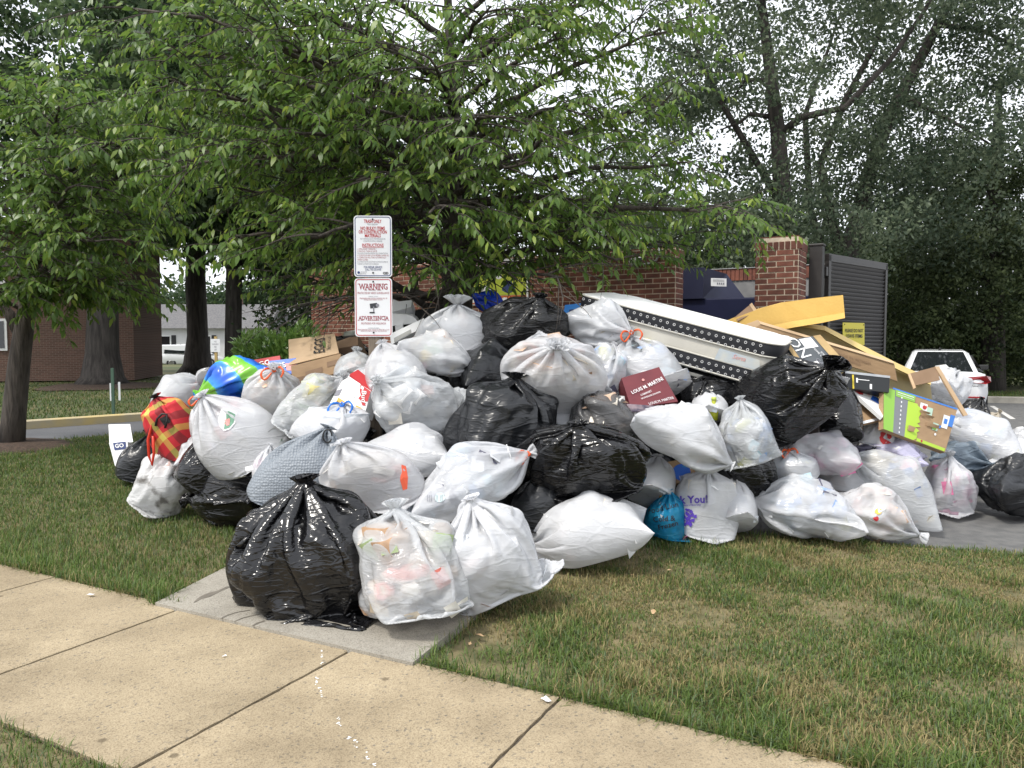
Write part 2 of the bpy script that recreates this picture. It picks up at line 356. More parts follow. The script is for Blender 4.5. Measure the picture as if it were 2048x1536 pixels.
# ================================================================ grass
def grass(name, x, y, z0, L, wd, col, m, parent=None, lean=.5):
    n = len(x); ph = rng.uniform(0, 6.283, n); ln = np.abs(rng.normal(0, lean, n)) + .12
    dx, dy = np.cos(ph), np.sin(ph)
    wv = np.stack([-dy, dx, np.zeros(n)], -1) * (wd / 2)[:, None]
    base = np.stack([x, y, np.full(n, z0) if np.isscalar(z0) else z0], -1)
    h = L / np.sqrt(1 + ln ** 2)
    mid = base + np.stack([dx * ln * h * .35, dy * ln * h * .35, h * .58], -1)
    tip = base + np.stack([dx * ln * h * 1.05, dy * ln * h * 1.05, h * np.clip(1.02 - .25 * ln, .25, 1)], -1)
    V = np.stack([base - wv, base + wv, mid - wv * .8, mid + wv * .8, tip], 1).reshape(-1, 3)
    o = (np.arange(n) * 5)[:, None]
    lp = np.concatenate([o + [0, 1, 3, 2], o + [2, 3, 4]], 1)
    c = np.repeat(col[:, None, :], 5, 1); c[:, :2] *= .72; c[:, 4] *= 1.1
    return fast(name, V, np.tile([4, 3], n), lp, m, parent, c.reshape(-1, 3))
M_blade = mat('grass_blade', (.1, .15, .04), None, rough=.55, attr=True, translucent=.3, spec=.3)
def lawn_cols(x, y, dry):
    n = len(x); q = vnoise(x, y, 1.5, 3) * .5 + vnoise(x, y, 4.2, 4) * .35 + vnoise(x, y, 11, 5) * .3
    d = np.clip((q - .62 + dry) * 2.6, 0, 1) ; u = rng.uniform(0, 1, n)
    isdry = u < (.10 + .72 * d)
    g1 = np.array([.070, .125, .024]); g2 = np.array([.150, .215, .050]); g3 = np.array([.105, .150, .070])
    k = rng.uniform(0, 1, (n, 1)); c = g1 * (1 - k) + g2 * k; b = rng.uniform(0, 1, n) < .25; c[b] = g3 * rng.uniform(.8, 1.3, (b.sum(), 1))
    s = np.array([.36, .285, .135]) * rng.uniform(.6, 1.15, (n, 1)); c[isdry] = s[isdry] * .85 + c[isdry] * .15
    return c, d
pad_xy = [(p.x, p.y) for p in pad_pts]
def scatter(poly, n, dens):
    xs = [p[0] for p in poly]; ys = [p[1] for p in poly]
    x = rng.uniform(min(xs), max(xs), n); y = rng.uniform(min(ys), max(ys), n)
    k = inside(poly, x, y) & ~inside(pad_xy, x, y); k &= rng.uniform(0, 1, n) < dens(x, y)
    return x[k], y[k]
# right-hand lawn
polyR = [XY(sw(.06, -.015)), XY(sw(5.2, -.015)), (6, 5.2), (3.9, 5.8), (1.95, 6.47), (.9, 6.9), (-.2, 6.0), (pad_pts[2].x, pad_pts[2].y)]
def densR(x, y):
    b = vnoise(x, y, 2.3, 8) * .6 + vnoise(x, y, 6, 9) * .4
    e = np.hypot(x - S0.x - .25, y - S0.y - .15)
    return np.clip((b - .20) * 3.2, .25, 1) * np.clip((e - .02) * 2.2, .25, 1) * np.clip(1.15 - (y - 3.5) * .13, .45, 1)
x, y = scatter(polyR, 340000, densR)
k = np.clip(((x - S0.x) * NN.x + (y - S0.y) * NN.y), 0, 9)      # distance from the sidewalk edge
c, d = lawn_cols(x, y, .20 * np.clip(k * 3, 0, 1))
tall = vnoise(x, y, 3.1, 12)
L = (.034 + .085 * tall ** 2 + .075 * np.exp(-k * 3.0) * np.clip((x - S0.x) * .9, .1, 1)) * rng.uniform(.55, 1.25, len(x)) * (1 - .35 * d)
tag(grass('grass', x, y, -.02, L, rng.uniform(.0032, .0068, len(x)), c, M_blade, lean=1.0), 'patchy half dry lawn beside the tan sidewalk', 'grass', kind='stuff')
# left-hand lawn
polyL = [XY(sw(-6.2, -.02)), XY(sw(-1.72, -.02)), (pad_pts[5].x + .05, pad_pts[5].y), (-1.2, 7), (-3, 11), (-5.5, 14.4), (-6.7, 13.4), (-8.2, 12.1), (-10.2, 10.5), (-8.0, 8)]
x, y = scatter(polyL, 290000, lambda x, y: np.clip(1.25 - (y - 4.8) * .115, .22, 1))
k = np.clip(((x - S0.x) * NN.x + (y - S0.y) * NN.y), 0, 9)
c, d = lawn_cols(x, y, -.16 - .1 * np.exp(-k * 2)); 
e = np.exp(-k * 3.2); c = c * (1 - .35 * e[:, None]) + np.array([.11, .20, .035]) * .42 * e[:, None]
L = (.042 + .04 * vnoise(x, y, 3.1, 12) ** 2 + .085 * e * (.5 + vnoise(x, y, 5, 22))) * rng.uniform(.55, 1.25, len(x)) * (1 + np.clip(y - 7, 0, 9) * .05)
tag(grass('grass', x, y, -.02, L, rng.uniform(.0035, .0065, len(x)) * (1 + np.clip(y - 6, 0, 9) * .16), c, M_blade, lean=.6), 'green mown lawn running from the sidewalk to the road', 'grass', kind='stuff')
# a corner of lawn on the near side of the sidewalk
polyN = [XY(sw(-2.2, -1.31)), XY(sw(.4, -1.31)), XY(sw(.4, -1.9)), XY(sw(-2.2, -1.9))]
x, y = scatter(polyN, 22000, lambda x, y: .8 + 0 * x); c, d = lawn_cols(x, y, .2)
tag(grass('grass', x, y, -.02, rng.uniform(.03, .085, len(x)), rng.uniform(.003, .0055, len(x)), c, M_blade, lean=.8), 'dry grass tuft on the near side of the sidewalk', 'grass', kind='stuff')
# long blades leaning over the rims of the pad and the sidewalk
def rim(p0, p1, n, spread, shift):
    t = rng.uniform(0, 1, n); g = vnoise(t * (p1 - p0).length, t * 0, 7, 31); t = t[rng.uniform(0, 1, n) < .25 + g]; n = len(t); d = (p1 - p0).normalized(); s_ = Vector((-d.y, d.x, 0))
    o_ = rng.normal(0, spread, n) + shift; return p0.x + (p1.x - p0.x) * t + s_.x * o_, p0.y + (p1.y - p0.y) * t + s_.y * o_
rx, ry = [], []
for a_, b_, n_, sh_ in [(pad_pts[0], pad_pts[5], 900, .025), (pad_pts[2], pad_pts[1], 500, .03), (sw(-6, 0), sw(-1.7, 0), 3800, .0), (sw(.1, 0), sw(5, 0), 4200, .0)]:
    x_, y_ = rim(a_, b_, n_, .02, sh_); rx.append(x_); ry.append(y_)
x, y = np.concatenate(rx), np.concatenate(ry); c, d = lawn_cols(x, y, .05)
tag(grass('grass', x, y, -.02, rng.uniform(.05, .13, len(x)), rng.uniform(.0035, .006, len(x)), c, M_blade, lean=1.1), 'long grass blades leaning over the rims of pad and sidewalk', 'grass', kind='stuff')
# far lawn and verge
polyF = [(-22, 3.8), (-17, 7.8), (-9.4, 14.45), (-7.4, 16.6), (-3.6, 20.5), (-3, 30), (-12, 38), (-26, 36), (-26, 10)]
xs = rng.uniform(-26, -3, 80000); ys = rng.uniform(12, 38, 80000); kk = inside(polyF, xs, ys) & (rng.uniform(0, 1, 80000) < np.clip(1.5 - (ys - 12) * .06, .25, 1)); xs, ys = xs[kk], ys[kk]
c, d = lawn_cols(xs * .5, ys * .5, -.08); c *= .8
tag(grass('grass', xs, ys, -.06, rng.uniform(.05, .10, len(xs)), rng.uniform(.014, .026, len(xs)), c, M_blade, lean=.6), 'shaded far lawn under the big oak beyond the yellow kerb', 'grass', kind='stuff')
xs = rng.uniform(9, 26, 26000); ys = rng.uniform(17.6, 24, 26000); kk = inside([(9, 21.8), (14.85, 20.4), (26, 17.3), (30, 22), (10, 27)], xs, ys); xs, ys = xs[kk], ys[kk]
c, d = lawn_cols(xs, ys, -.1)
tag(grass('grass', xs, ys, .05, rng.uniform(.05, .12, len(xs)), rng.uniform(.008, .016, len(xs)), c, M_blade, lean=.6), 'mown grass strip behind the grey kerb of the parking lot', 'grass', kind='stuff')
# fallen leaves and litter scraps
M_dead = mat('dead_leaf', (.36, .23, .12), (.45, .32, .18), 20, .7)
for (px, py, s_) in [(1345, 1140, .045), (1262, 1150, .03), (1308, 1218, .05), (950, 1268, .05), (1480, 1130, .03), (938, 1290, .03)]:
    p = ground(px, py, .02); V = [(0, 0, 0), (.5, .32, .12), (1, .1, .05), (1.25, 0, .2), (1, -.15, .03), (.5, -.35, .15)]
    o = pmesh('fallen_leaf', [Vector(v) * s_ for v in V], [(0, 2, 1), (0, 4, 2), (0, 5, 4), (2, 4, 3)], M_dead, None, False, p); o.rotation_euler = (rnd.uniform(-.3, .3), rnd.uniform(-.3, .3), rnd.uniform(0, 6))
    tag(o, 'curled brown leaf lying in the dry lawn', 'leaf', 'fallen brown leaves in the lawn')
M_paper = mat('scrap_paper', (.8, .8, .82), None, rough=.6)
def scrap(px, py, s_, label, z=.012, m=None):
    p = ground(px, py, z); n_ = 7; V = []; 
    for j in range(3):
        for i in range(3): V.append(((i - 1) * s_ * rnd.uniform(.7, 1.1), (j - 1) * s_ * .6 * rnd.uniform(.7, 1.1), rnd.uniform(0, s_ * .5)))
    o = pmesh('paper_scrap', V, [(j * 3 + i, j * 3 + i + 1, j * 3 + i + 4, j * 3 + i + 3) for j in range(2) for i in range(2)], m or M_paper, None, False, p); o.rotation_euler = (0, 0, rnd.uniform(0, 3)); return tag(o, label, 'paper scrap')
scrap(181, 1191, .022, 'crumpled white and blue scrap at the lawn edge of the sidewalk')
scrap(448, 1312, .011, 'tiny white chip lying in the middle of a sidewalk slab')
scrap(1092, 1400, .024, 'thin curled white strip at the grass edge of the sidewalk')
# ================================================================ brick enclosure for the compactor
def brick_mat(name, c1, c2, dark):
    m = mat(name, c1, c2, 7, .88, .5, 90, rnd_obj=.28, bdist=.006)
    return m
M_brick = brick_mat('red_brick', (.20, .068, .042), (.12, .044, .03), 0)
M_mortar = mat('mortar', (.60, .50, .39), (.48, .40, .31), 20, .95, .5, 80)
M_grey_wall = mat('grey_block', (.16, .16, .16), (.24, .235, .23), 4, .9)
BH, BLn, BJ = .0677, .203, .0135
brick_me = {}
def brick_mesh(w, h, d):
    k = (round(w, 3), round(h, 3), round(d, 3))
    if k not in brick_me:
        v, f = box_geo((w, d, h)); me = bpy.data.meshes.new('brick'); me.from_pydata(v, [], f); me.materials.append(M_brick); brick_me[k] = me
    return brick_me[k]
def brick_face(th, o, u, n, length, h, single, off0=0, z0=0.0, cap=True):
    """lay a running bond on a vertical face: o start, u direction along, n outward; bricks picked by single(z, a) become parts"""
    rest = []; zc = 0
    ncourse = int((h - (.10 if cap else 0)) / BH)
    rot = math.atan2(u.y, u.x)
    for i in range(ncourse):
        z = z0 + i * BH + BH / 2; a = -BLn * .5 * (i % 2) + off0
        while a < length - .01:
            b0, b1 = max(a, 0), min(a + BLn, length)
            if b1 - b0 > .03:
                w = b1 - b0 - BJ; ctr = o + u * ((b0 + b1) / 2) + n * (-.040 + rnd.uniform(-.0015, .0015)) + Vector((0, 0, z))
                if single(z, (b0 + b1) / 2):
                    ob = link('brick', brick_mesh(w, BH - BJ, .09), th); ob.location = ctr - th.location; ob.rotation_euler = (0, 0, rot + rnd.uniform(-.004, .004))
                else: rest.append((ctr, w, BH - BJ))
            a += BLn
    if cap:
        z = z0 + ncourse * BH + .048; a = 0
        while a < length - .02:
            ctr = o + u * (a + BH / 2) + n * (-.036) + Vector((0, 0, z))
            if single(z, a): 
                ob = link('brick', brick_mesh(BH - BJ, .092, .09), th); ob.location = ctr - th.location; ob.rotation_euler = (0, 0, rot)
            else: rest.append((ctr, BH - BJ, .092))
            a += BH
    if rest:
        V, Fc = [], []
        mr = Matrix.Rotation(rot, 3, 'Z')
        for ctr, w, hh in rest:
            v, f = box_geo((w, .09, hh)); k = len(V); V += [mr @ Vector(p) + ctr - th.location for p in v]; Fc += [tuple(i + k for i in q) for q in f]
        ob = pmesh('brickwork', V, Fc, M_brick, th); tag(ob, kind='stuff')
W = Vector((.86, -.51, 0)).normalized(); WN = Vector((-W.y * -1, 0, 0)); WN = Vector((W.y, -W.x, 0))          # along the wall to the right; outward normal (towards us)
P_right = at(1352, 497, 10.0); P_right.z = 0
WALL_H = 2.82; WLEN = 6.5
wl0 = P_right - W * WLEN - WN * 0
# keep the near (outer) face line such that its right end's far corner stands at the measured place
wl0 = wl0 + WN * .0
wt_ = thing('brick_wall', wl0, 'long red brick enclosure wall with pale mortar behind the trash pile', 'wall')
core = [Vector((0, 0, 0)), W * WLEN, W * WLEN - WN * .30, -WN * .30]
inn = lambda P, k=.012: None
cV = []
for z in (0, WALL_H - .004):
    cV += [W * .008 - WN * .0005 + Vector((0, 0, z)), W * (WLEN - .0005) - WN * .0005 + Vector((0, 0, z)), W * (WLEN - .0005) - WN * .292 + Vector((0, 0, z)), W * .008 - WN * .292 + Vector((0, 0, z))]
pmesh('mortar_core', cV, [(0, 1, 2, 3)[::-1], (4, 5, 6, 7), (0, 1, 5, 4), (1, 2, 6, 5), (2, 3, 7, 6), (3, 0, 4, 7)], M_mortar, wt_)
cnt = [0]
def pick_wall(z, a):
    ok = a > WLEN - 2.0 and z > 1.35 and cnt[0] < 235
    cnt[0] += ok; return ok
brick_face(wt_, wl0, W, WN, WLEN, WALL_H, pick_wall)
cnt2 = [0]
def pick_end(z, a):
    ok = z > 1.5 and cnt2[0] < 60; cnt2[0] += ok; return ok
brick_face(wt_, wl0 + W * WLEN, -WN, W, .30, WALL_H, pick_end, off0=.0)
brick_face(wt_, wl0 + -WN * .30, WN, -W, .30, WALL_H, lambda z, a: False)
# pier between the opening and the gate
pc = at(1510, 600, 9.45); pc.z = 0
pier = thing('brick_pier', pc, 'square red brick pier between the blue compactor and the louvred gate', 'pier')
PW = .50
pv = []
for z in (0, 2.855):
    pv += [W * .008 - WN * .0005 + Vector((0, 0, z)), W * (PW - .0005) - WN * .0005 + Vector((0, 0, z)), W * (PW - .0005) - WN * (PW - .008) + Vector((0, 0, z)), W * .008 - WN * (PW - .008) + Vector((0, 0, z))]
pmesh('mortar_core', pv, [(0, 1, 2, 3)[::-1], (4, 5, 6, 7), (0, 1, 5, 4), (1, 2, 6, 5), (2, 3, 7, 6), (3, 0, 4, 7)], M_mortar, pier)
cp = lambda z, a: z > 1.0
brick_face(pier, pc, W, WN, PW, 2.86, cp, off0=-.06)
brick_face(pier, pc + W * PW, -WN, W, PW, 2.86, cp, off0=-.02)
brick_face(pier, pc - WN * PW, WN, -W, PW, 2.86, lambda z, a: False)
V, Fc = box_geo((WLEN - .02, .27, .012)); mrw = Matrix.Rotation(math.atan2(W.y, W.x), 3, 'Z')
pmesh('cap_course', [mrw @ Vector(p) + W * WLEN / 2 - WN * .15 + Vector((0, 0, WALL_H + .006)) for p in V], Fc, M_brick, wt_)
V, Fc = box_geo((PW - .02, PW - .02, .012)); pmesh('cap_course', [mrw @ Vector(p) + W * PW / 2 - WN * PW / 2 + Vector((0, 0, 2.864)) for p in V], Fc, M_brick, pier)
# left return wall and back wall
bk = thing('back_wall', P_right - WN * 3.0 - W * 6.4, 'grey enclosure back wall with brick coping above the blue compactor', 'wall')
LBK = 8.4
cV = []
for z in (0, 2.60): cV += [Vector((0, 0, z)), W * LBK + Vector((0, 0, z)), W * LBK - WN * .25 + Vector((0, 0, z)), -WN * .25 + Vector((0, 0, z))]
pmesh('block_face', cV, [(0, 1, 2, 3)[::-1], (4, 5, 6, 7), (0, 1, 5, 4), (1, 2, 6, 5), (2, 3, 7, 6), (3, 0, 4, 7)], M_grey_wall, bk)
V, Fc = [], []; mr = Matrix.Rotation(math.atan2(W.y, W.x), 3, 'Z')
for i in range(int(LBK / .068)):
    v, f = box_geo((.058, .29, .19)); k = len(V); V += [mr @ Vector(p) + W * (i * .068 + .03) - WN * .125 + Vector((0, 0, 2.695)) for p in v]; Fc += [tuple(j + k for j in q) for q in f]
tag(pmesh('coping_brick', V, Fc, M_brick, bk), kind='stuff')
V, Fc = box_geo((LBK, .05, .012)); V = [mr @ Vector(p) + W * LBK / 2 - WN * (-.01) + Vector((0, 0, 2.797)) for p in V]
pmesh('coping_flashing', V, Fc, mat('flashing', (.5, .5, .5), None, rough=.4, metal=.6), bk)

# poster, conduit and security camera on the wall
M_lime = mat('lime_print', (.50, .58, .06), (.45, .52, .05), 3, .6); M_orange = mat('orange_print', (.62, .16, .045), None, rough=.6); M_white = mat('white_print', (.8, .8, .8), None, rough=.6)
M_ink = mat('black_ink', (.015, .015, .017), None, rough=.6); M_red = mat('red_ink', (.45, .025, .03), None, rough=.55); M_navy = mat('navy_ink', (.03, .05, .16), None, rough=.6); M_grey_ink = mat('grey_ink', (.22, .22, .25), None, rough=.6)
M_blue = mat('blue_ink', (.02, .12, .55), None, rough=.45); M_dkred = mat('wine_ink', (.30, .03, .05), None, rough=.55)
M_pinkp = mat('pale_pink_print', (.6, .4, .45), None, rough=.6)
def wallpt(px, py, off):
    d = at(px, py, 1) - Vector((0, 0, CAM_H)); o = Vector((0, 0, CAM_H)); t = ((P_right + WN * off) - o).dot(WN) / d.dot(WN); return o + d * t
q = Quad(wallpt(908, 520, .03), wallpt(1056, 516, .03), wallpt(1056, 607, .03), wallpt(908, 612, .03))
po = thing('poster_board', q.c[3], 'lime green recycling poster with an orange foot fixed to the brick wall', 'poster')
qslab('panel', q, .02, M_white, po); qrect('green_field', q, .02, .22, .98, .80, M_lime, po); qrect('orange_field', q, .02, .81, .98, .975, M_orange, po)
for k in range(5): qrect('print_patch', q, .08 + k * .17, .06, .20 + k * .17, .16, [M_navy, M_pinkp, M_grey_ink, M_pinkp, M_navy][k], po)
for (u, v, w_, h_, mm) in [(.30, .40, .06, .10, M_white), (.62, .36, .05, .09, M_white), (.75, .62, .10, .14, M_navy), (.45, .66, .08, .08, M_white), (.3, .9, .09, .05, M_white), (.55, .9, .05, .05, M_ink), (.7, .9, .07, .05, M_white)]:
    qpoly('pictogram', q, [(u + w_ * math.cos(t) * (.8 + .2 * math.sin(3 * t)), v + h_ * math.sin(t)) for t in [k * .524 for k in range(12)]], mm, po, .006)
M_metal = mat('galvanised', (.45, .46, .47), (.36, .37, .38), 9, .45, metal=.7)
cd = thing('conduit', wallpt(1280, 527, .03), 'grey conduit pipe bent over the top of the brick wall', 'conduit')
tube('pipe', [wallpt(1262, 530, .03), wallpt(1290, 528, .03), wallpt(1305, 526, .03), wallpt(1313, 520, .03), wallpt(1318, 508, .03), wallpt(1319, 494, .03), wallpt(1319, 490, -.1)], .014, M_metal, cd, 8, True)
sc_ = thing('security_camera', wallpt(1272, 520, .05), 'small white security camera mounted high on the brick wall', 'camera')
tube('housing', [wallpt(1262, 523, .10), wallpt(1280, 519, .22)], .035, M_white, sc_, 10, True); tube('bracket', [wallpt(1272, 521, .15), wallpt(1274, 535, .02)], .012, M_metal, sc_, 6, True)
tube('lens', [wallpt(1280, 519, .22), wallpt(1281, 519, .235)], .026, M_ink, sc_, 10, True)

# blue compactor between wall and pier
M_cblue = mat('blue_steel', (.007, .010, .036), (.011, .014, .045), 3, .55, .15, 12, spec=.25); M_cblue2 = mat('blue_steel_faded', (.014, .016, .04), (.02, .023, .05), 2, .6, spec=.25)
c0 = P_right - WN * 1.1 + W * -.6; c0.z = 0
cm = thing('trash_compactor', c0, 'dark blue steel trash compactor inside the brick enclosure', 'compactor', rz=math.atan2(W.y, W.x))
box('body', (2.3, 1.2, 2.22), (1.15, .7, 1.11), M_cblue, cm, .02)
pmesh('hopper', [(-.1, .05, 2.22), (.62, .05, 2.22), (.62, .05, 2.66), (.25, .05, 2.66), (-.1, 1.25, 2.22), (.95, 1.25, 2.22), (.62, 1.25, 2.66), (.25, 1.25, 2.66)], [(0, 1, 2, 3), (4, 7, 6, 5), (0, 4, 5, 1), (1, 5, 6, 2), (2, 6, 7, 3), (3, 7, 4, 0)], M_cblue2, cm)
for z in (1.25, 1.75): box('rib', (2.2, .05, .07), (1.15, .07, z), M_cblue, cm, .008)
for xx in (.05, 2.25): box('rib', (.07, .05, 2.2), (xx, .07, 1.1), M_cblue, cm, .008)
box('door_panel', (1.1, .03, .5), (1.2, .06, 1.5), M_cblue, cm, .01)
box('latch_plate', (.34, .03, .12), (1.3, .05, 1.63), M_metal, cm, .01)
q = Quad(at(1422, 556, 10.9), at(1453, 557, 10.9), at(1453, 573, 10.9), at(1422, 572, 10.9))
nt = thing('notice_sheet', q.c[3], 'white notice sheet with small pictures on the blue compactor', 'notice'); qslab('sheet', q, .004, M_white, nt)
for k in range(4): qrect('picture', q, .38 + .13 * k, .55, .46 + .13 * k, .78, M_grey_ink, nt)
for k in range(3): qrect('print_line', q, .12, .16 + k * .11, .85, .2 + k * .11, M_grey_ink, nt)

# louvred gate: post and leaf
M_gate = mat('dark_bronze_paint', (.022, .019, .018), (.032, .028, .026), 6, .42); M_slat = mat('gate_slat_paint', (.10, .098, .10), None, rough=.35)
gp = at(1632, 600, 9.75); gp.z = 0
gpost = thing('gate_post', gp, 'dark square steel gate post right of the brick pier', 'post', rz=math.atan2(W.y, W.x))
box('shaft', (.16, .16, 2.80), (0, 0, 1.40), M_gate, gpost, .008); box('cap', (.18, .18, .03), (0, 0, 2.815), M_gate, gpost, .01)
g0, g1 = at(1652, 600, 9.9), at(1770, 600, 11.15); g0.z = g1.z = 0
gd = (g1 - g0); GL = gd.length; gate = thing('louvred_gate', g0, 'black louvred metal gate leaf standing open beside the brick pier', 'gate', rz=math.atan2(gd.y, gd.x))
for nm, d_, c_ in [('stile', (.07, .06, 2.6), (.035, 0, 1.42)), ('stile', (.07, .06, 2.6), (GL - .035, 0, 1.42)), ('rail', (GL, .06, .10), (GL / 2, 0, 2.68)), ('rail', (GL, .06, .10), (GL / 2, 0, .15)), ('rail', (GL - .14, .05, .05), (GL / 2, .01, 1.4))]: box(nm, d_, c_, M_gate, gate, .005)
sme = None
for k in range(46):
    z = .24 + k * .0525
    if sme is None:
        o = box('slat', (GL - .14, .008, .058), (GL / 2, 0, z), M_slat, gate, 0, (R(38), 0, 0)); sme = o.data
    else:
        o = link('slat', sme, gate, (GL / 2, 0, z)); o.rotation_euler = (R(38), 0, 0)
for z in (.6, 1.6, 2.5): box('hinge', (.06, .05, .12), (-.03, 0, z), M_gate, gate, .008)
gq = Quad(at(1686, 645, 10.05), at(1729, 646, 10.45), at(1729, 690, 10.45), at(1686, 690, 10.05))
ys = thing('warning_plate', gq.c[3], 'yellow warning plate with black lettering on the louvred gate', 'sign')
M_ysign = mat('yellow_sign', (.60, .52, .05), None, rough=.5)
qslab('plate', gq, .006, M_ysign, ys); qtext(gq, 'PLEASE DO NOT', .5, .36, .062, M_ink, ys, bold=.02, width=gq.w() * .84); qtext(gq, 'LEAVE ITEMS', .5, .60, .062, M_ink, ys, bold=.02, width=gq.w() * .76)
for u in (.06, .94): disc('bolt', gq.pt(u, .08, .004) - ys.location, .008, M_ink, ys, 8, gq.n)

# ================================================================ far setting: brick block, houses, cars
M_fbrick = bpy.data.materials.new('far_brick'); M_fbrick.use_nodes = True
t = M_fbrick.node_tree; n = t.nodes; l = t.links; b = n['Principled BSDF']; b.inputs['Roughness'].default_value = .9
tx = n.new('ShaderNodeTexCoord'); mp = n.new('ShaderNodeMapping'); mp.inputs['Rotation'].default_value = (R(90), 0, 0); br = n.new('ShaderNodeTexBrick'); br.inputs['Scale'].default_value = 1
br.inputs['Color1'].default_value = (.13, .068, .05, 1); br.inputs['Color2'].default_value = (.09, .048, .036, 1); br.inputs['Mortar'].default_value = (.17, .13, .10, 1); br.inputs['Brick Width'].default_value = .22; br.inputs['Row Height'].default_value = .075; br.inputs['Mortar Size'].default_value = .008
l.new(tx.outputs['Object'], mp.inputs[0]); l.new(mp.outputs[0], br.inputs[0]); l.new(br.outputs[0], b.inputs['Base Color'])
M_glass = mat('window_glass', (.012, .014, .016), None, rough=.03, spec=.9); M_trim = mat('white_trim', (.72, .72, .70), None, rough=.6); M_roof = mat('shingle_roof', (.10, .10, .105), (.16, .155, .155), 8, .95, .5, 20); M_siding = mat('white_siding', (.70, .70, .69), (.60, .60, .60), .8, .7)
bb = thing('brick_apartment_block', (-15.9, 32.3, 0), 'brown brick apartment block behind the big oak trunk', 'building', rz=R(12))
box('wall', (26, 5, 6.2), (-13.0, 2.5, 3.1), M_fbrick, bb); 
for k in range(5):
    wx = -5.5 - k * 4.5
    for z in (1.9, 4.6): 
        w_ = box('window', (1.5, .06, 1.3), (wx, -.02, z), M_trim, bb); box('pane', (1.3, .03, 1.1), (0, -.03, 0), M_glass, w_)
box('roof', (26.6, 5.8, .4), (-13, 2.5, 6.4), M_roof, bb, .05)
def house(x, y, w_, label, wn, rz=0):
    h = thing('white_house', (x, y, -.1), label, 'house', 'far white houses behind the oaks', rz)
    box('wall', (w_, 7, 2.9), (0, 3.5, 1.45), M_siding, h)
    rf = pmesh('roof', [(-w_ / 2 - .4, -.5, 2.8), (w_ / 2 + .4, -.5, 2.8), (w_ / 2 + .4, 7.5, 2.8), (-w_ / 2 - .4, 7.5, 2.8), (-w_ / 2 - .4, 3.5, 4.9), (w_ / 2 + .4, 3.5, 4.9)], [(0, 1, 5, 4), (2, 3, 4, 5), (0, 4, 3), (1, 2, 5), (3, 2, 1, 0)], M_roof, h)
    box('chimney', (.6, .6, 1.2), (w_ * .25, 3.5, 5.0), M_fbrick, rf)
    for k in range(wn):
        wx = -w_ / 2 + w_ * (k + .5) / wn
        f_ = box('window', (1.3, .08, 1.5), (wx, -.02, 1.5), M_trim, h); box('pane', (1.1, .04, 1.3), (0, -.03, 0), M_glass, f_)
        for s_ in (-1, 1): box('shutter', (.35, .06, 1.5), (wx + s_ * .86, -.02, 1.5), M_ink, h)
    return h
house(-26.5, 62, 13, 'white house with dark shutters left of the black oak trunk', 4)
house(-17.5, 66, 9, 'white house partly hidden behind the slender far trunk', 3)

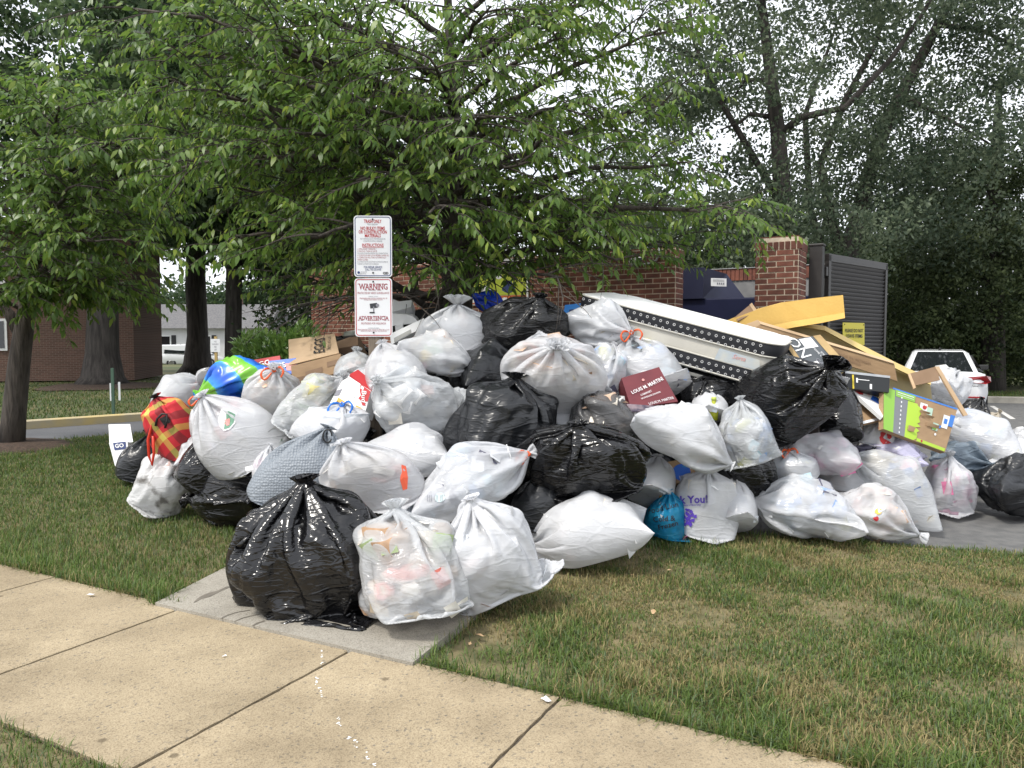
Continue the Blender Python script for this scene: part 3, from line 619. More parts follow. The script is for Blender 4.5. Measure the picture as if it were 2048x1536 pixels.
M_carw = mat('white_car_paint', (.74, .75, .76), None, rough=.25, coat=.6); M_tyre = mat('tyre_rubber', (.015, .015, .015), None, rough=.85); M_rim = mat('alloy_rim', (.4, .4, .42), None, rough=.3, metal=.8); M_tail = mat('red_tail_lamp', (.28, .008, .012), None, rough=.12, coat=.8); M_trimk = mat('black_plastic', (.02, .02, .02), None, rough=.6)
M_plate = mat('number_plate', (.65, .68, .72), None, rough=.5)
def car(loc, rz, label, suv=False):
    """sedan (or van): origin at the rear bumper on the ground, +Y forward"""
    c_ = thing('parked_car', loc, label, 'car', None, rz)
    L, hw = 4.55, .905
    hb, hr = (.98, 1.46) if not suv else (1.05, 1.72)
    st = [(0, .40, .86, .72), (.06, .30, .92, .82), (.25, .24, 1.0 if not suv else 1.05, .95), (.75, .20, hb, 1.0), (1.9, .20, .97, 1.0), (3.1, .20, .95, .99), (3.9, .22, .88, .95), (4.4, .28, .76, .86), (4.55, .36, .66, .72)]
    V, Fc = [], []; prof = [(0, 'b'), (.72, 'b'), (.94, 'm'), (1.0, 'h'), (.985, 's'), (.93, 't'), (.80, 'u'), (0, 'v')]
    for (y, zb, zt, k) in st:
        for (fx, kind) in prof:
            z = {'b': zb, 'm': zb + (zt - zb) * .10, 'h': zb + (zt - zb) * .42, 's': zb + (zt - zb) * .74, 't': zb + (zt - zb) * .94, 'u': zt - .004, 'v': zt + .02}[kind]
            V.append((fx * hw * k, y, z))
    npf = len(prof); half = len(V); V += [(-x, y, z) for x, y, z in V]
    for i in range(len(st) - 1):
        for j in range(npf - 1):
            a_ = i * npf + j; Fc.append((a_, a_ + 1, a_ + npf + 1, a_ + npf)); Fc.append((half + a_, half + a_ + npf, half + a_ + npf + 1, half + a_ + 1))
    Fc.append(tuple(list(range(npf)) + [half + j for j in range(npf - 1, -1, -1)])[::-1]); e0 = (len(st) - 1) * npf; Fc.append(tuple([e0 + j for j in range(npf)] + [half + e0 + j for j in range(npf - 1, -1, -1)]))
    bo = pmesh('body', V, Fc, M_carw, c_, True); md = bo.modifiers.new('e', 'EDGE_SPLIT'); md.split_angle = R(35)
    gs = [(.55, hb - .02, .80), (1.35, hr - .03, .62), (2.2, hr, .61), (3.0, hr - .06, .60), (3.75, .95, .78)] if not suv else [(.12, hb - .02, .84), (.35, hr - .03, .74), (2.2, hr, .72), (3.1, hr - .08, .68), (3.85, .97, .78)]
    V, Fc = [], []
    for (y, z, k) in gs: V += [(-k * hw, y, z - .05), (-k * hw * .86, y, z), (k * hw * .86, y, z), (k * hw, y, z - .05), (.86 * hw, y, hb - .05), (-.86 * hw, y, hb - .05)]
    for i in range(len(gs) - 1):
        for j in range(6): Fc.append((i * 6 + j, i * 6 + (j + 1) % 6, (i + 1) * 6 + (j + 1) % 6, (i + 1) * 6 + j))
    Fc += [(5, 4, 3, 2, 1, 0)]
    cb = pmesh('cabin', V, Fc, M_carw, c_, True); md = cb.modifiers.new('e', 'EDGE_SPLIT'); md.split_angle = R(25)
    (y0, z0, k0), (y1, z1, k1) = gs[0], gs[1]; nrm = Vector((0, -(z1 - z0), (y1 - y0))).normalized() * .012
    g_ = [Vector((-k0 * hw * .84, y0 + .03, z0 + .02)), Vector((k0 * hw * .84, y0 + .03, z0 + .02)), Vector((k1 * hw * .80, y1 - .05, z1 - .03)), Vector((-k1 * hw * .80, y1 - .05, z1 - .03))]
    pmesh('rear_window', [p + nrm for p in g_] + g_, [(0, 1, 2, 3), (7, 6, 5, 4)] + [(i, i + 4, (i + 1) % 4 + 4, (i + 1) % 4) for i in range(4)], M_glass, c_)
    for s_ in (-1, 1):
        sv = [(s_ * hw * .885, y0 + .35, hb), (s_ * hw * .875, gs[3][0] + .45, hb - .02), (s_ * hw * .66, gs[3][0] - .05, gs[3][1] - .1), (s_ * hw * .68, y1 + .15, z1 - .1)]
        pmesh('side_window', [Vector(p) + Vector((s_ * .02, 0, 0)) for p in sv], [(0, 1, 2, 3) if s_ > 0 else (3, 2, 1, 0)], M_glass, c_)
        tl = [(.44, -.012, .80), (.80, .02, .76), (.905, .24, .80), (.90, .30, .90), (.80, .05, .93), (.46, -.004, .90)]
        tv = [(s_ * x, y - .025, z) for x, y, z in tl]; tb = [(s_ * x * .96, y + .05, z) for x, y, z in tl]
        pmesh('tail_lamp', tv + tb, [tuple(range(6)) if s_ < 0 else tuple(range(5, -1, -1))] + [((i + 1) % 6, i, i + 6, (i + 1) % 6 + 6) for i in range(6)], M_tail, c_)
        box('reflector', (.32, .02, .035), (s_ * .62, -.006, .48), M_tail, c_, .006)
        mi = box('mirror', (.20, .12, .13), (s_ * (hw + .09), 3.15, 1.02), M_trimk, c_, .03)
        for yy in (.95, 3.65):
            w_ = thing('wheel', (s_ * (hw - .12), yy, .33), None, None); w_.parent = c_
            wv, wf = tube_geo([(-.11, 0, 0), (-.10, 0, 0), (.10, 0, 0), (.11, 0, 0)], [.30, .33, .33, .30], 22)
            pmesh('tyre', wv, wf, M_tyre, w_, True); wv, wf = tube_geo([(s_ * .10, 0, 0), (s_ * .118, 0, 0)], [.22, .20], 16); pmesh('rim', wv, wf, M_rim, w_)
    box('bumper_insert', (1.25, .03, .16), (0, -.004, .36), M_trimk, c_, .01); box('number_plate', (.32, .012, .15), (0, -.012, .80), M_plate, c_, .004); box('boot_seam', (1.5, .01, .008), (0, -.004, .72), M_trimk, c_)
    tube('antenna', [(0, 1.6, hr - .01), (0, 1.5, hr + .05)], [.03, .008], M_trimk, c_, 6)
    return c_
pr = at(1882, 820, 16.2)
car((pr.x, pr.y, -.03), R(-27), 'white sedan parked beyond the pile in the parking lot')
car((-26.5, 57.5, -.3), R(-70), 'white van parked far off in front of the white houses', True)
car((-31.5, 58.5, -.3), R(-75), 'white hatchback parked far off left of the white van', True)
# ================================================================ trees, shrubs, hedges
M_leaf = mat('cherry_leaf', (.06, .12, .02), None, rough=.40, attr=True, translucent=.48, spec=.45)
M_leaf2 = mat('small_leaf', (.05, .09, .025), None, rough=.5, attr=True, translucent=.48, spec=.4)
M_bark = mat('bark', (.035, .029, .025), (.095, .08, .068), 14, .95, 1, 28, stretch=(1, 1, .18), bdist=.03)
M_bark2 = mat('dark_bark', (.03, .026, .023), (.075, .065, .058), 9, .95, 1, 30, stretch=(1, 1, .15), bdist=.04)
def leaves(name, P, D, L, W_, col, m, parent):
    """six-pointed leaf blades: base P, pointing D, with a folded, drooping blade"""
    n = len(P); D = D / np.linalg.norm(D, axis=1, keepdims=True)
    rv = rng.normal(size=(n, 3)) * .55 + np.array([0, 0, 1.0])
    S = np.cross(D, rv); S /= np.linalg.norm(S, axis=1, keepdims=True) + 1e-9
    N = np.cross(S, D)
    L = L[:, None]; W_ = W_[:, None]
    dz = np.array([0, 0, -1.0])
    p1 = P + D * L * .38; p2 = P + D * L * .72 + dz * L * .06; tip = P + D * L + dz * L * .18
    V = np.stack([P, p1 - S * W_ * .5 + N * W_ * .12, p1 + S * W_ * .5 + N * W_ * .12, p2 - S * W_ * .36 + N * W_ * .05, p2 + S * W_ * .36 + N * W_ * .05, tip], 1).reshape(-1, 3)
    o = (np.arange(n) * 6)[:, None]
    lp = np.concatenate([o + [0, 2, 1], o + [1, 2, 4, 3], o + [3, 4, 5]], 1)
    return fast(name, V, np.tile([3, 4, 3], n), lp, m, parent, np.repeat(col, 6, 0))
def bez(a, b, c, n=8):
    return [a * (1 - t) ** 2 + b * 2 * t * (1 - t) + c * t * t for t in [i / (n - 1) for i in range(n)]]
def cherry(base, label, limbs, trunk_pts, trunk_r, leafL, seed, lime=.3, twn=5, density=1.0, prune=None):
    """limbs: list of (t on trunk, tip Vector relative to base, sag)"""
    rg = random.Random(seed); nr = np.random.default_rng(seed)
    tr = thing('tree', base, label, 'tree')
    tp = [Vector(p) for p in trunk_pts]
    tube('trunk', tp, trunk_r, M_bark, tr, 12)
    P, D, Q = [], [], []
    twig_parts = []
    def twig(a, d, L):
        d = d.normalized(); pts = [a]; cur = d.copy(); k = max(4, int(L / .11)); 
        for i in range(k):
            cur = (cur + Vector((rg.uniform(-.12, .12), rg.uniform(-.12, .12), -.09 + rg.uniform(-.05, .05)))).normalized(); pts.append(pts[-1] + cur * (L / k))
        if prune and any(x0 < q_.x + base.x < x1 and y0 < q_.y + base.y < y1 and z0 < q_.z + base.z < z1 and fr >= 1 for q_ in pts for (x0, x1, y0, y1, z0, z1, fr) in prune): return
        twig_parts.append(tube_geo(pts, [.006 * (1 - .75 * i / k) for i in range(k + 1)], 4, False))
        step = .036; s = .04; side = 1; dr = rg.uniform(.15, 1.15)
        while s < L:
            i = min(int(s / L * k), k - 1); f = s / L * k - i; p = pts[i].lerp(pts[i + 1], f); t = (pts[i + 1] - pts[i]).normalized()
            lat = t.cross(Vector((0, 0, 1))); lat = lat.normalized() if lat.length > .05 else Vector((1, 0, 0))
            dd = lat * side * rg.uniform(.35, .8) + t * rg.uniform(.25, .7) + Vector((0, 0, -dr * rg.uniform(.5, 1.2)))
            P.append(p); D.append(dd); Q.append(rg.random() * .6 + .4 * s / L); side = -side; s += step * rg.uniform(.7, 1.3) / density
    for (t0, tip, sag) in limbs:
        i = t0 * (len(tp) - 1); k = min(int(i), len(tp) - 2); a = tp[k].lerp(tp[k + 1], i - k); tip = Vector(tip)
        ctrl = a.lerp(tip, .45) + Vector((0, 0, (tip - a).length * sag)); pts = bez(a, ctrl, tip, 12)
        L = (tip - a).length; r0 = min(.055, .013 * L + .012) * (trunk_r[0] / .12) ** .5
        jit = [p + Vector((rg.uniform(-.03, .03), rg.uniform(-.03, .03), rg.uniform(-.03, .03))) * (0 if j in (0,) else 1) for j, p in enumerate(pts)]
        tube('limb', jit, [r0 * (1 - .85 * j / 11) + .004 for j in range(12)], M_bark, tr, 7)
        nb = int(L / .19); side = 1
        for q in range(nb):
            f = .22 + .78 * (q + rg.random()) / nb; j = f * 11; jj = min(int(j), 10); p = jit[jj].lerp(jit[jj + 1], j - jj); t = (jit[jj + 1] - jit[jj]).normalized()
            lat = t.cross(Vector((0, 0, 1))).normalized() * side; side = -side
            bd = (lat * rg.uniform(.5, 1.1) + t * rg.uniform(.3, .9) + Vector((0, 0, rg.uniform(-.35, .5)))).normalized()
            bl = rg.uniform(.45, 1.15) * (1.15 - .5 * f) * min(1.1, .55 + L * .2)
            mid = p + bd * bl * .5 + Vector((0, 0, .06)); end = p + bd * bl + Vector((0, 0, -.05)); bp_ = bez(p, mid, end, 6)
            if prune and any(x0 < q_.x + base.x < x1 and y0 < q_.y + base.y < y1 and z0 < q_.z + base.z < z1 and fr >= 1 for q_ in bp_ for (x0, x1, y0, y1, z0, z1, fr) in prune): continue
            twig_parts.append(tube_geo(bp_, [.012 * (1 - .6 * i_ / 5) for i_ in range(6)], 5, False))
            for z in range(twn):
                ff = .25 + .75 * (z + rg.random()) / twn; k2 = ff * 5; kk_ = min(int(k2), 4); tp_ = bp_[kk_].lerp(bp_[kk_ + 1], k2 - kk_)
                td = bd * .7 + Vector((rg.uniform(-1, 1), rg.uniform(-1, 1), rg.uniform(-.5, .55))); twig(tp_, td, rg.uniform(.28, .62))
            twig(bp_[-1], bd + Vector((0, 0, -.15)), rg.uniform(.4, .7))
    tag(pmesh('twigs', *merge(twig_parts), M_bark, tr), kind='stuff')
    P = np.array([tuple(p) for p in P]); D = np.array([tuple(d) for d in D]); Q = np.array(Q)
    Wp = P + np.array(tuple(base)); keep = np.ones(len(P), bool)
    if prune:
        for (x0, x1, y0, y1, z0, z1, fr) in prune:      # leaves cut back: in front of the signs, over the wall top, over the pile
            keep &= ~((Wp[:, 0] > x0) & (Wp[:, 0] < x1) & (Wp[:, 1] > y0) & (Wp[:, 1] < y1) & (Wp[:, 2] > z0) & (Wp[:, 2] < z1) & (nr.uniform(0, 1, len(P)) < fr))
    P, D, Q = P[keep], D[keep], Q[keep]; n = len(P)
    L = nr.uniform(.55, 1.3, n) * leafL
    dk = np.array([.068, .135, .028]); md = np.array([.155, .255, .048]); lm = np.array([.33, .41, .07])
    u = nr.uniform(0, 1, n); c = dk + (md - dk) * u[:, None]
    ex = np.clip((Q - .55) * 2, 0, 1) * (nr.uniform(0, 1, n) < lime); c = c * (1 - ex[:, None]) + lm * ex[:, None]
    cr_ = leaves('crown', P, D, L, L * nr.uniform(.34, .44, n), c, M_leaf, tr); tag(cr_, kind='stuff')
    return tr, n
# main tree between the pile and the wall
B = at(905, 700, 8.9); B.z = 0
def rel(px, py, D): return at(px, py, D) - B
tk = [Vector((0, 0, 0)), rel(906, 640, 8.9), rel(903, 500, 8.9), rel(907, 380, 8.95), rel(904, 290, 9.0), rel(910, 200, 9.0), rel(900, 90, 9.0), rel(893, -60, 9.0), rel(900, -220, 9.05), rel(905, -330, 9.1)]
def tl(px, py): # parameter on the trunk by image height
    ys_ = [900, 640, 500, 380, 290, 200, 90, -60, -220, -330]
    for i in range(9):
        if ys_[i] >= py >= ys_[i + 1]: return (i + (ys_[i] - py) / (ys_[i] - ys_[i + 1])) / 9
    return .9
LM = []
for (py, ex, ey, D, sag) in [
    (600, 560, 575, 8.2, .10), (585, 720, 610, 7.2, .05), (600, 1060, 470, 8.0, .05), (560, 1120, 560, 7.4, .10), (540, 480, 470, 7.9, .12), (520, 400, 300, 8.3, .14),
    (520, 1240, 520, 8.1, .10), (500, 1480, 430, 8.0, .14), (480, 1340, 500, 9.3, .12), (450, 640, 470, 7.0, .10), (440, 330, 160, 8.0, .16), (430, 1360, 330, 8.3, .12),
    (420, 860, 420, 6.7, .08), (400, 1050, 330, 7.0, .1), (380, 1330, 210, 8.6, .1), (370, 560, 260, 7.2, .12), (340, 300, 90, 8.7, .15), (330, 740, 210, 7.0, .1), (310, 1180, 200, 7.6, .1),
    (300, 980, 230, 6.9, .08), (290, 1330, 60, 8.4, .12), (270, 520, 80, 7.6, .1), (250, 260, 10, 8.2, .12), (230, 860, 120, 6.9, .06), (220, 1130, 70, 7.6, .1), (200, 700, 60, 7.4, .08), (180, 400, -60, 8.0, .1),
    (150, 1280, -40, 8.0, .1), (120, 980, 20, 7.4, .05), (90, 600, -110, 7.8, .08), (60, 1130, -120, 8.2, .08), (0, 760, -160, 8.2, .06), (-60, 1000, -220, 8.6, .05), (-100, 850, -300, 9, .04),
    (560, 820, 540, 10.2, .1), (500, 600, 380, 10.4, .1), (480, 1180, 400, 10.3, .1), (400, 900, 330, 10.8, .1), (330, 1120, 240, 10.4, .1), (300, 560, 180, 10.4, .1), (200, 800, 90, 10.6, .08), (150, 1080, 30, 10.4, .08),
    (450, 480, 380, 8.8, .1), (350, 430, 230, 9.3, .12), (520, 760, 500, 7.4, .08), (500, 980, 540, 7.5, .08), (470, 1170, 470, 7.7, .08), (610, 640, 600, 8.6, .08), (420, 1200, 400, 7.9, .1), (380, 720, 360, 7.1, .1), (300, 420, 40, 7.4, .1), (360, 360, 330, 7.6, .12)]:
    LM.append((tl(0, py), rel(ex, ey, D), sag))
_, n1 = cherry(B, 'leafy cherry tree rising between the trash pile and the brick wall', LM, tk, [.135, .125, .115, .10, .085, .07, .055, .04, .025, .012], .092, 3, .6, 4, 1.0, [(-1.62, -.88, 0, 7.1, 1.4, 2.95, 1), (-9, 9, 0, 20, 0, 2.12, .93), (.2, 3, 0, 20, 0, 2.42, .8), (-1.6, .2, 0, 20, 0, 2.3, .5)])
tt = [o for o in COL.objects if o.name.startswith('tree')][0]
tube('limb', [rel(928, 640, 8.85), rel(934, 570, 8.8), rel(938, 520, 8.75), rel(960, 470, 8.7), rel(1000, 430, 8.6), rel(1060, 395, 8.5)], [.085, .08, .07, .055, .04, .02], M_bark, tt, 9)
tube('limb', [rel(908, 335, 8.9), rel(860, 245, 8.7), rel(800, 195, 8.5), rel(740, 150, 8.3), rel(690, 60, 8.2)], [.05, .045, .038, .03, .012], M_bark, tt, 8)
tube('limb', [rel(905, 620, 8.85), rel(850, 612, 8.6), rel(800, 575, 8.3), rel(745, 540, 8.1)], [.05, .045, .035, .015], M_bark, tt, 8)
# smaller tree at the left edge
B = ground(22, 893); 
tk2 = [Vector((0, 0, 0)), rel(28, 830, B.y), rel(38, 730, B.y), rel(50, 640, B.y), rel(62, 560, B.y), rel(80, 470, B.y), rel(95, 380, B.y), rel(100, 290, B.y), rel(95, 200, B.y)]
LM2 = []
for (t0, ex, ey, dD, sag) in [(.42, 210, 560, -1.2, .1), (.40, -120, 560, -.8, .1), (.45, 250, 600, -.4, .08), (.5, 300, 420, -.6, .12), (.48, -140, 430, .4, .1), (.55, 200, 480, -1.8, .08), (.55, 60, 520, -1.9, .05), (.6, 340, 300, -.2, .12), (.6, 150, 370, -1.8, .08), (.62, -160, 300, -.6, .1),
    (.68, 310, 240, -.8, .1), (.7, 20, 330, -1.7, .06), (.72, 220, 280, -1.6, .08), (.75, -100, 220, -.8, .1), (.8, 250, 190, .2, .1), (.82, 120, 210, -1.5, .06), (.85, 10, 180, -.9, .06), (.9, 170, 150, -.4, .05), (.92, 60, 150, .3, .05), (.5, 120, 560, -1.6, .05), (.45, 20, 590, -1.4, .05), (.6, 260, 380, 1.2, .1), (.6, 0, 400, 1.4, .1), (.7, 150, 260, 1.3, .08), (.5, 180, 520, 1.0, .1)]:
    LM2.append((t0, rel(ex, ey, B.y + dD), sag))
_, n2 = cherry(B, 'slender young tree leaning from a mulch bed at the road edge', LM2, tk2, [.19, .165, .15, .13, .10, .08, .06, .04, .015], .118, 9, .55, 5, .95)
t2 = [o for o in COL.objects if o.name.startswith('tree')][-1]
tube('limb', [rel(45, 680, B.y), rel(20, 630, B.y), rel(-10, 600, B.y), rel(-60, 560, B.y - .2)], [.09, .08, .07, .03], M_bark, t2, 9)
tube('limb', [rel(52, 640, B.y), rel(75, 600, B.y - .1), rel(110, 560, B.y - .3), rel(150, 540, B.y - .5)], [.07, .06, .05, .02], M_bark, t2, 9)
def mulch(c, r, h=.07):
    V = [(c.x, c.y, h)]; n = 20
    for f, z in ((.6, h * .7), (1, -.03)):
        for k in range(n):
            a = 2 * math.pi * k / n; rr = r * f * rnd.uniform(.88, 1.1); V.append((c.x + rr * math.cos(a), c.y + rr * math.sin(a), z))
    Fc = [(0, 1 + k, 1 + (k + 1) % n) for k in range(n)] + [(1 + k, 1 + n + k, 1 + n + (k + 1) % n, 1 + (k + 1) % n) for k in range(n)]
    return struct(pmesh('mulch_bed', V, Fc, M_mulch, None, True))
mulch(B, .95, .09)

def cloud_leaves(blobs, n, rg, shell=.55, clump=.32, per=14):
    """leaf positions gathered in small clumps through ellipsoid blobs (c, r3)"""
    vol = np.array([b[1][0] * b[1][1] * b[1][2] for b in blobs]); pk = rg.choice(len(blobs), n // per, p=vol / vol.sum())
    cs = np.array([tuple(b[0]) for b in blobs])[pk]; rs = np.array([b[1] for b in blobs])[pk]
    d = rg.normal(size=(len(pk), 3)); d /= np.linalg.norm(d, axis=1, keepdims=True); r = rg.uniform(shell ** 3, 1, len(pk)) ** (1 / 3)
    ctr = cs + d * r[:, None] * rs
    P = (ctr[:, None, :] + rg.normal(size=(len(pk), per, 3)) * clump * np.array([1, 1, .6])).reshape(-1, 3)
    return P
def bg_leaf(name, P, L, c1, c2, m, parent, rg, hang=.3):
    n = len(P); D = rg.normal(size=(n, 3)); D[:, 2] -= hang; D /= np.linalg.norm(D, axis=1, keepdims=True)
    S = np.cross(D, rg.normal(size=(n, 3))); S /= np.linalg.norm(S, axis=1, keepdims=True)
    l_ = (L * rg.uniform(.7, 1.3, n))[:, None]
    V = np.stack([P, P + D * l_ * .5 - S * l_ * .28, P + D * l_, P + D * l_ * .5 + S * l_ * .28], 1).reshape(-1, 3)
    u = np.clip(rg.uniform(0, .55, (n, 1)) + np.repeat(rg.uniform(-.25, .6, (n // 30 + 1, 1)), 30, 0)[:n], 0, 1); c = np.array(c1) * (1 - u) + np.array(c2) * u
    return fast(name, V, np.full(n, 4), np.arange(n * 4), m, parent, np.repeat(c, 4, 0))
def bg_tree(base, label, trunk, blobs, n, L, c1, c2, seed, limbs=(), clump=.35, shell=.5, bark=None, per=14, name='tree', sub=0, sr=(.5, 1.0)):
    rg = np.random.default_rng(seed)
    if sub:          # the crown is made of many separate leafy clumps that shade each other
        vol = np.array([b[1][0] * b[1][1] * b[1][2] for b in blobs]); nb = []
        for i_ in rg.choice(len(blobs), sub, p=vol / vol.sum()):
            d_ = rg.normal(size=3); d_ = d_ / np.linalg.norm(d_) * rg.uniform(.1, 1) ** .45; r_s = rg.uniform(*sr); nb.append((Vector(blobs[i_][0]) + Vector([d_[q_] * blobs[i_][1][q_] for q_ in range(3)]), (r_s * 1.25, r_s * 1.25, r_s * .75)))
        blobs = nb
    rg = np.random.default_rng(seed + 1); t_ = thing(name, base, label, 'tree')
    if trunk: tube('trunk', trunk[0], trunk[1], bark or M_bark2, t_, 12)
    for p, r in limbs: tube('limb', p, r, bark or M_bark2, t_, 7)
    tag(bg_leaf('crown', cloud_leaves(blobs, n, rg, shell, clump, per), L, c1, c2, M_leaf2, t_, rg), kind='stuff')
    return t_
Z = lambda x, y, z: Vector((x, y, z))
OK1, OK2 = (.04, .078, .036), (.125, .18, .078)
# big oak on the far lawn
B = ground(205, 772); s_ = B.y / F
bg_tree(B, 'massive oak with flaring trunk on the far lawn before the brick block', ([Z(0, 0, -.1), Z(.02, 0, .35), Z(.03, 0, 1.2), Z(.1, 0, 3), Z(.2, 0, 6), Z(.3, .2, 9), Z(.3, .3, 13)], [1.05, .72, .56, .50, .44, .34, .15]),
        [(Z(0, -1, 12.2), (7.0, 5.5, 4.6)), (Z(-5, 0, 10), (5, 5, 4)), (Z(5.5, -.5, 11), (4.5, 4.5, 4)), (Z(-2, -3, 8.2), (4.5, 3, 2.2)), (Z(4.5, -3, 7.8), (3.4, 3, 2.0)), (Z(0, 0, 16), (6, 5, 4))], 62000, .24, OK1, OK2, 21,
        [([Z(.1, 0, 4), Z(-1.5, -.5, 6.5), Z(-4, -1, 9)], [.28, .2, .06]), ([Z(.2, 0, 5), Z(2, -.5, 7.5), Z(5, -1, 10)], [.26, .18, .06])], clump=.24, shell=.5, sub=230, sr=(.8, 1.8))
mulch(B, 2.3, .12)
# dark oak pair behind the road
B = at(395, 740, 40); B.z = -.06
bg_tree(B, 'dark thick oak trunk in front of the white houses', ([Z(0, 0, -.1), Z(.02, 0, .5), Z(.05, 0, 2), Z(0, 0, 5), Z(.2, 0, 9), Z(.3, 0, 13)], [1.15, .72, .52, .50, .42, .2]),
        [(Z(0, 0, 12), (8, 5, 5)), (Z(-5, 2, 8.5), (4, 4, 2.5)), (Z(5, 1, 8), (4, 4, 3)), (Z(-1.5, -2, 7.4), (3.6, 3, 1.5))], 40000, .30, OK1, OK2, 22, clump=.6)
B = at(468, 740, 34); B.z = -.06
bg_tree(B, 'slender straight far trunk between the parking sign and the laurel', ([Z(0, 0, -.1), Z(0, 0, 2), Z(.1, 0, 5), Z(.1, 0, 9)], [.42, .36, .34, .22]),
        [(Z(1, 0, 9), (5, 4, 4)), (Z(2.5, 1, 6.2), (3.0, 3, 2.2)), (Z(4.5, 3, 3.2), (2.4, 2.5, 2.6))], 32000, .27, OK1, (.06, .095, .03), 23, clump=.5)
# dark evergreen mass behind the laurel, left of the enclosure
B = Z(-5.6, 27, -.06)
bg_tree(B, 'dense dark evergreen behind the laurel at the end of the wall', ([Z(0, 0, -.1), Z(0, 0, 5)], [.3, .15]), [(Z(-.6, 0, 2.6), (2.6, 2.0, 2.6)), (Z(2.6, 1, 4.2), (3.0, 2.4, 4.4)), (Z(1, 0, 7.5), (4.5, 3, 3.0))], 40000, .20, (.02, .04, .016), (.06, .095, .036), 24, clump=.45)
# tall thin-leaved trees behind the enclosure
def limbset(defs): return [([Vector(p) for p in pts], rr) for pts, rr in defs]
B = at(1565, 700, 19); B.z = -.03
r_ = lambda px, py, dD=0: at(px, py, 19 + dD) - B
bg_tree(B, 'tall forked tree with sky through its fine leaves behind the compactor', ([Z(0, 0, -.1), r_(1572, 520), r_(1565, 400), r_(1556, 265), r_(1545, 180), r_(1530, 60), r_(1510, -80), r_(1500, -260)], [.30, .26, .22, .18, .15, .12, .09, .04]),
        [(r_(1480, 170), (3.2, 3, 4.2)), (r_(1650, 90), (3.4, 3, 3.4)), (r_(1330, 330), (2.2, 2.4, 3.6)), (r_(1560, 420), (3.0, 2.4, 1.8)), (r_(1420, 480), (2.4, 2.2, 1.5)), (r_(1640, 380), (2.6, 2.2, 2.2)), (r_(1300, 80), (2.6, 2.4, 3)), (r_(1500, -150), (4, 3.4, 2.6))], 50000, .118, (.06, .092, .055), (.18, .22, .13), 31,
        limbset([([r_(1558, 270), r_(1600, 235, -.4), r_(1690, 215, -.8), r_(1780, 120, -1), r_(1850, 20, -1.2), r_(1900, -80, -1.4)], [.10, .09, .075, .06, .045, .02]), ([r_(1550, 235), r_(1500, 228, .3), r_(1480, 245, .4), r_(1440, 260, .5)], [.07, .05, .04, .015]), ([r_(1552, 160), r_(1490, 160, .3), r_(1470, 190, .4)], [.06, .05, .02]),
                 ([r_(1570, 420), r_(1440, 200, 1), r_(1405, 130, 1.2), r_(1385, 70, 1.3), r_(1375, -40, 1.4)], [.10, .07, .06, .05, .02]), ([r_(1395, 115, 1.2), r_(1340, 90, 1.4), r_(1300, 60, 1.5)], [.05, .04, .015]), ([r_(1430, 190, 1), r_(1360, 185, .8), r_(1270, 200, .6)], [.06, .05, .015])]), clump=.16, shell=.25, bark=M_bark2, per=12, sub=190, sr=(.35, .95))
B = at(1690, 700, 22); B.z = -.03
r_ = lambda px, py, dD=0: at(px, py, 22 + dD) - B
bg_tree(B, 'many stemmed leaning tree behind the louvred gate', ([Z(0, 0, -.1), r_(1700, 500), r_(1740, 340), r_(1780, 230), r_(1850, 100), r_(1900, 0), r_(1940, -120)], [.28, .24, .2, .17, .14, .11, .05]),
        [(r_(1780, 120), (3.4, 3, 4.0)), (r_(1930, 60), (3.2, 3, 3.4)), (r_(1720, 420), (2.6, 2.2, 2.0)), (r_(1860, 330), (3, 2.6, 2.6)), (r_(2020, 240), (3, 3, 3.6)), (r_(1800, -120), (4.5, 3.5, 2.8))], 50000, .125, (.055, .088, .055), (.17, .21, .125), 32,
        limbset([([r_(1690, 560), r_(1640, 330, .3), r_(1690, 200, .3), r_(1750, 90, .3), r_(1790, -40, .4)], [.15, .12, .09, .07, .03]), ([r_(1680, 620), r_(1620, 420, .5), r_(1610, 230, .6), r_(1680, 30, .7)], [.14, .11, .08, .03]), ([r_(1880, 50), r_(1960, 60, -.2), r_(2050, 100, -.4)], [.08, .06, .03]), ([r_(1800, 190), r_(1900, 240, -.5), r_(2000, 300, -.8)], [.08, .05, .02])]), clump=.17, shell=.25, per=12, sub=190, sr=(.4, 1.0))
# dark trees and hedge at the right
B = at(1990, 700, 24); B.z = .05
r_ = lambda px, py, dD=0: at(px, py, 24 + dD) - B
bg_tree(B, 'dense dark tree with hanging foliage behind the white sedan', ([Z(0, 0, -.1), r_(1985, 560), r_(1990, 350), r_(2000, 150)], [.35, .3, .2, .06]),
        [(r_(1960, 450), (3.0, 2.2, 2.8)), (r_(2080, 450), (2.6, 2.6, 3.0)), (r_(1890, 560), (2.4, 2.0, 2.2)), (r_(1990, 620), (3.6, 2.0, 2.0))], 46000, .125, (.03, .052, .022), (.16, .20, .085), 33, clump=.13, shell=.55, per=14, sub=150, sr=(.45, 1.0))
B = at(1800, 690, 26); B.z = 0
r_ = lambda px, py, dD=0: at(px, py, 26 + dD) - B
bg_tree(B, 'tall dark hedge shrub between the gate and the white sedan', ([Z(0, 0, -.1), Z(0, 0, 2.4)], [.15, .06]), [(r_(1790, 620), (2.4, 1.6, 2.6)), (r_(1850, 680), (2.2, 1.5, 1.6)), (r_(1950, 700), (3.0, 1.5, 1.6)), (r_(2060, 690), (3.2, 1.6, 1.9)), (r_(1700, 600, 2), (3, 2, 3))], 56000, .115, (.02, .038, .015), (.14, .18, .068), 34, clump=.13, shell=.55, per=14, sub=150, sr=(.45, .95), name='shrub')
B = at(1420, 690, 23); B.z = 0
r_ = lambda px, py, dD=0: at(px, py, 23 + dD) - B
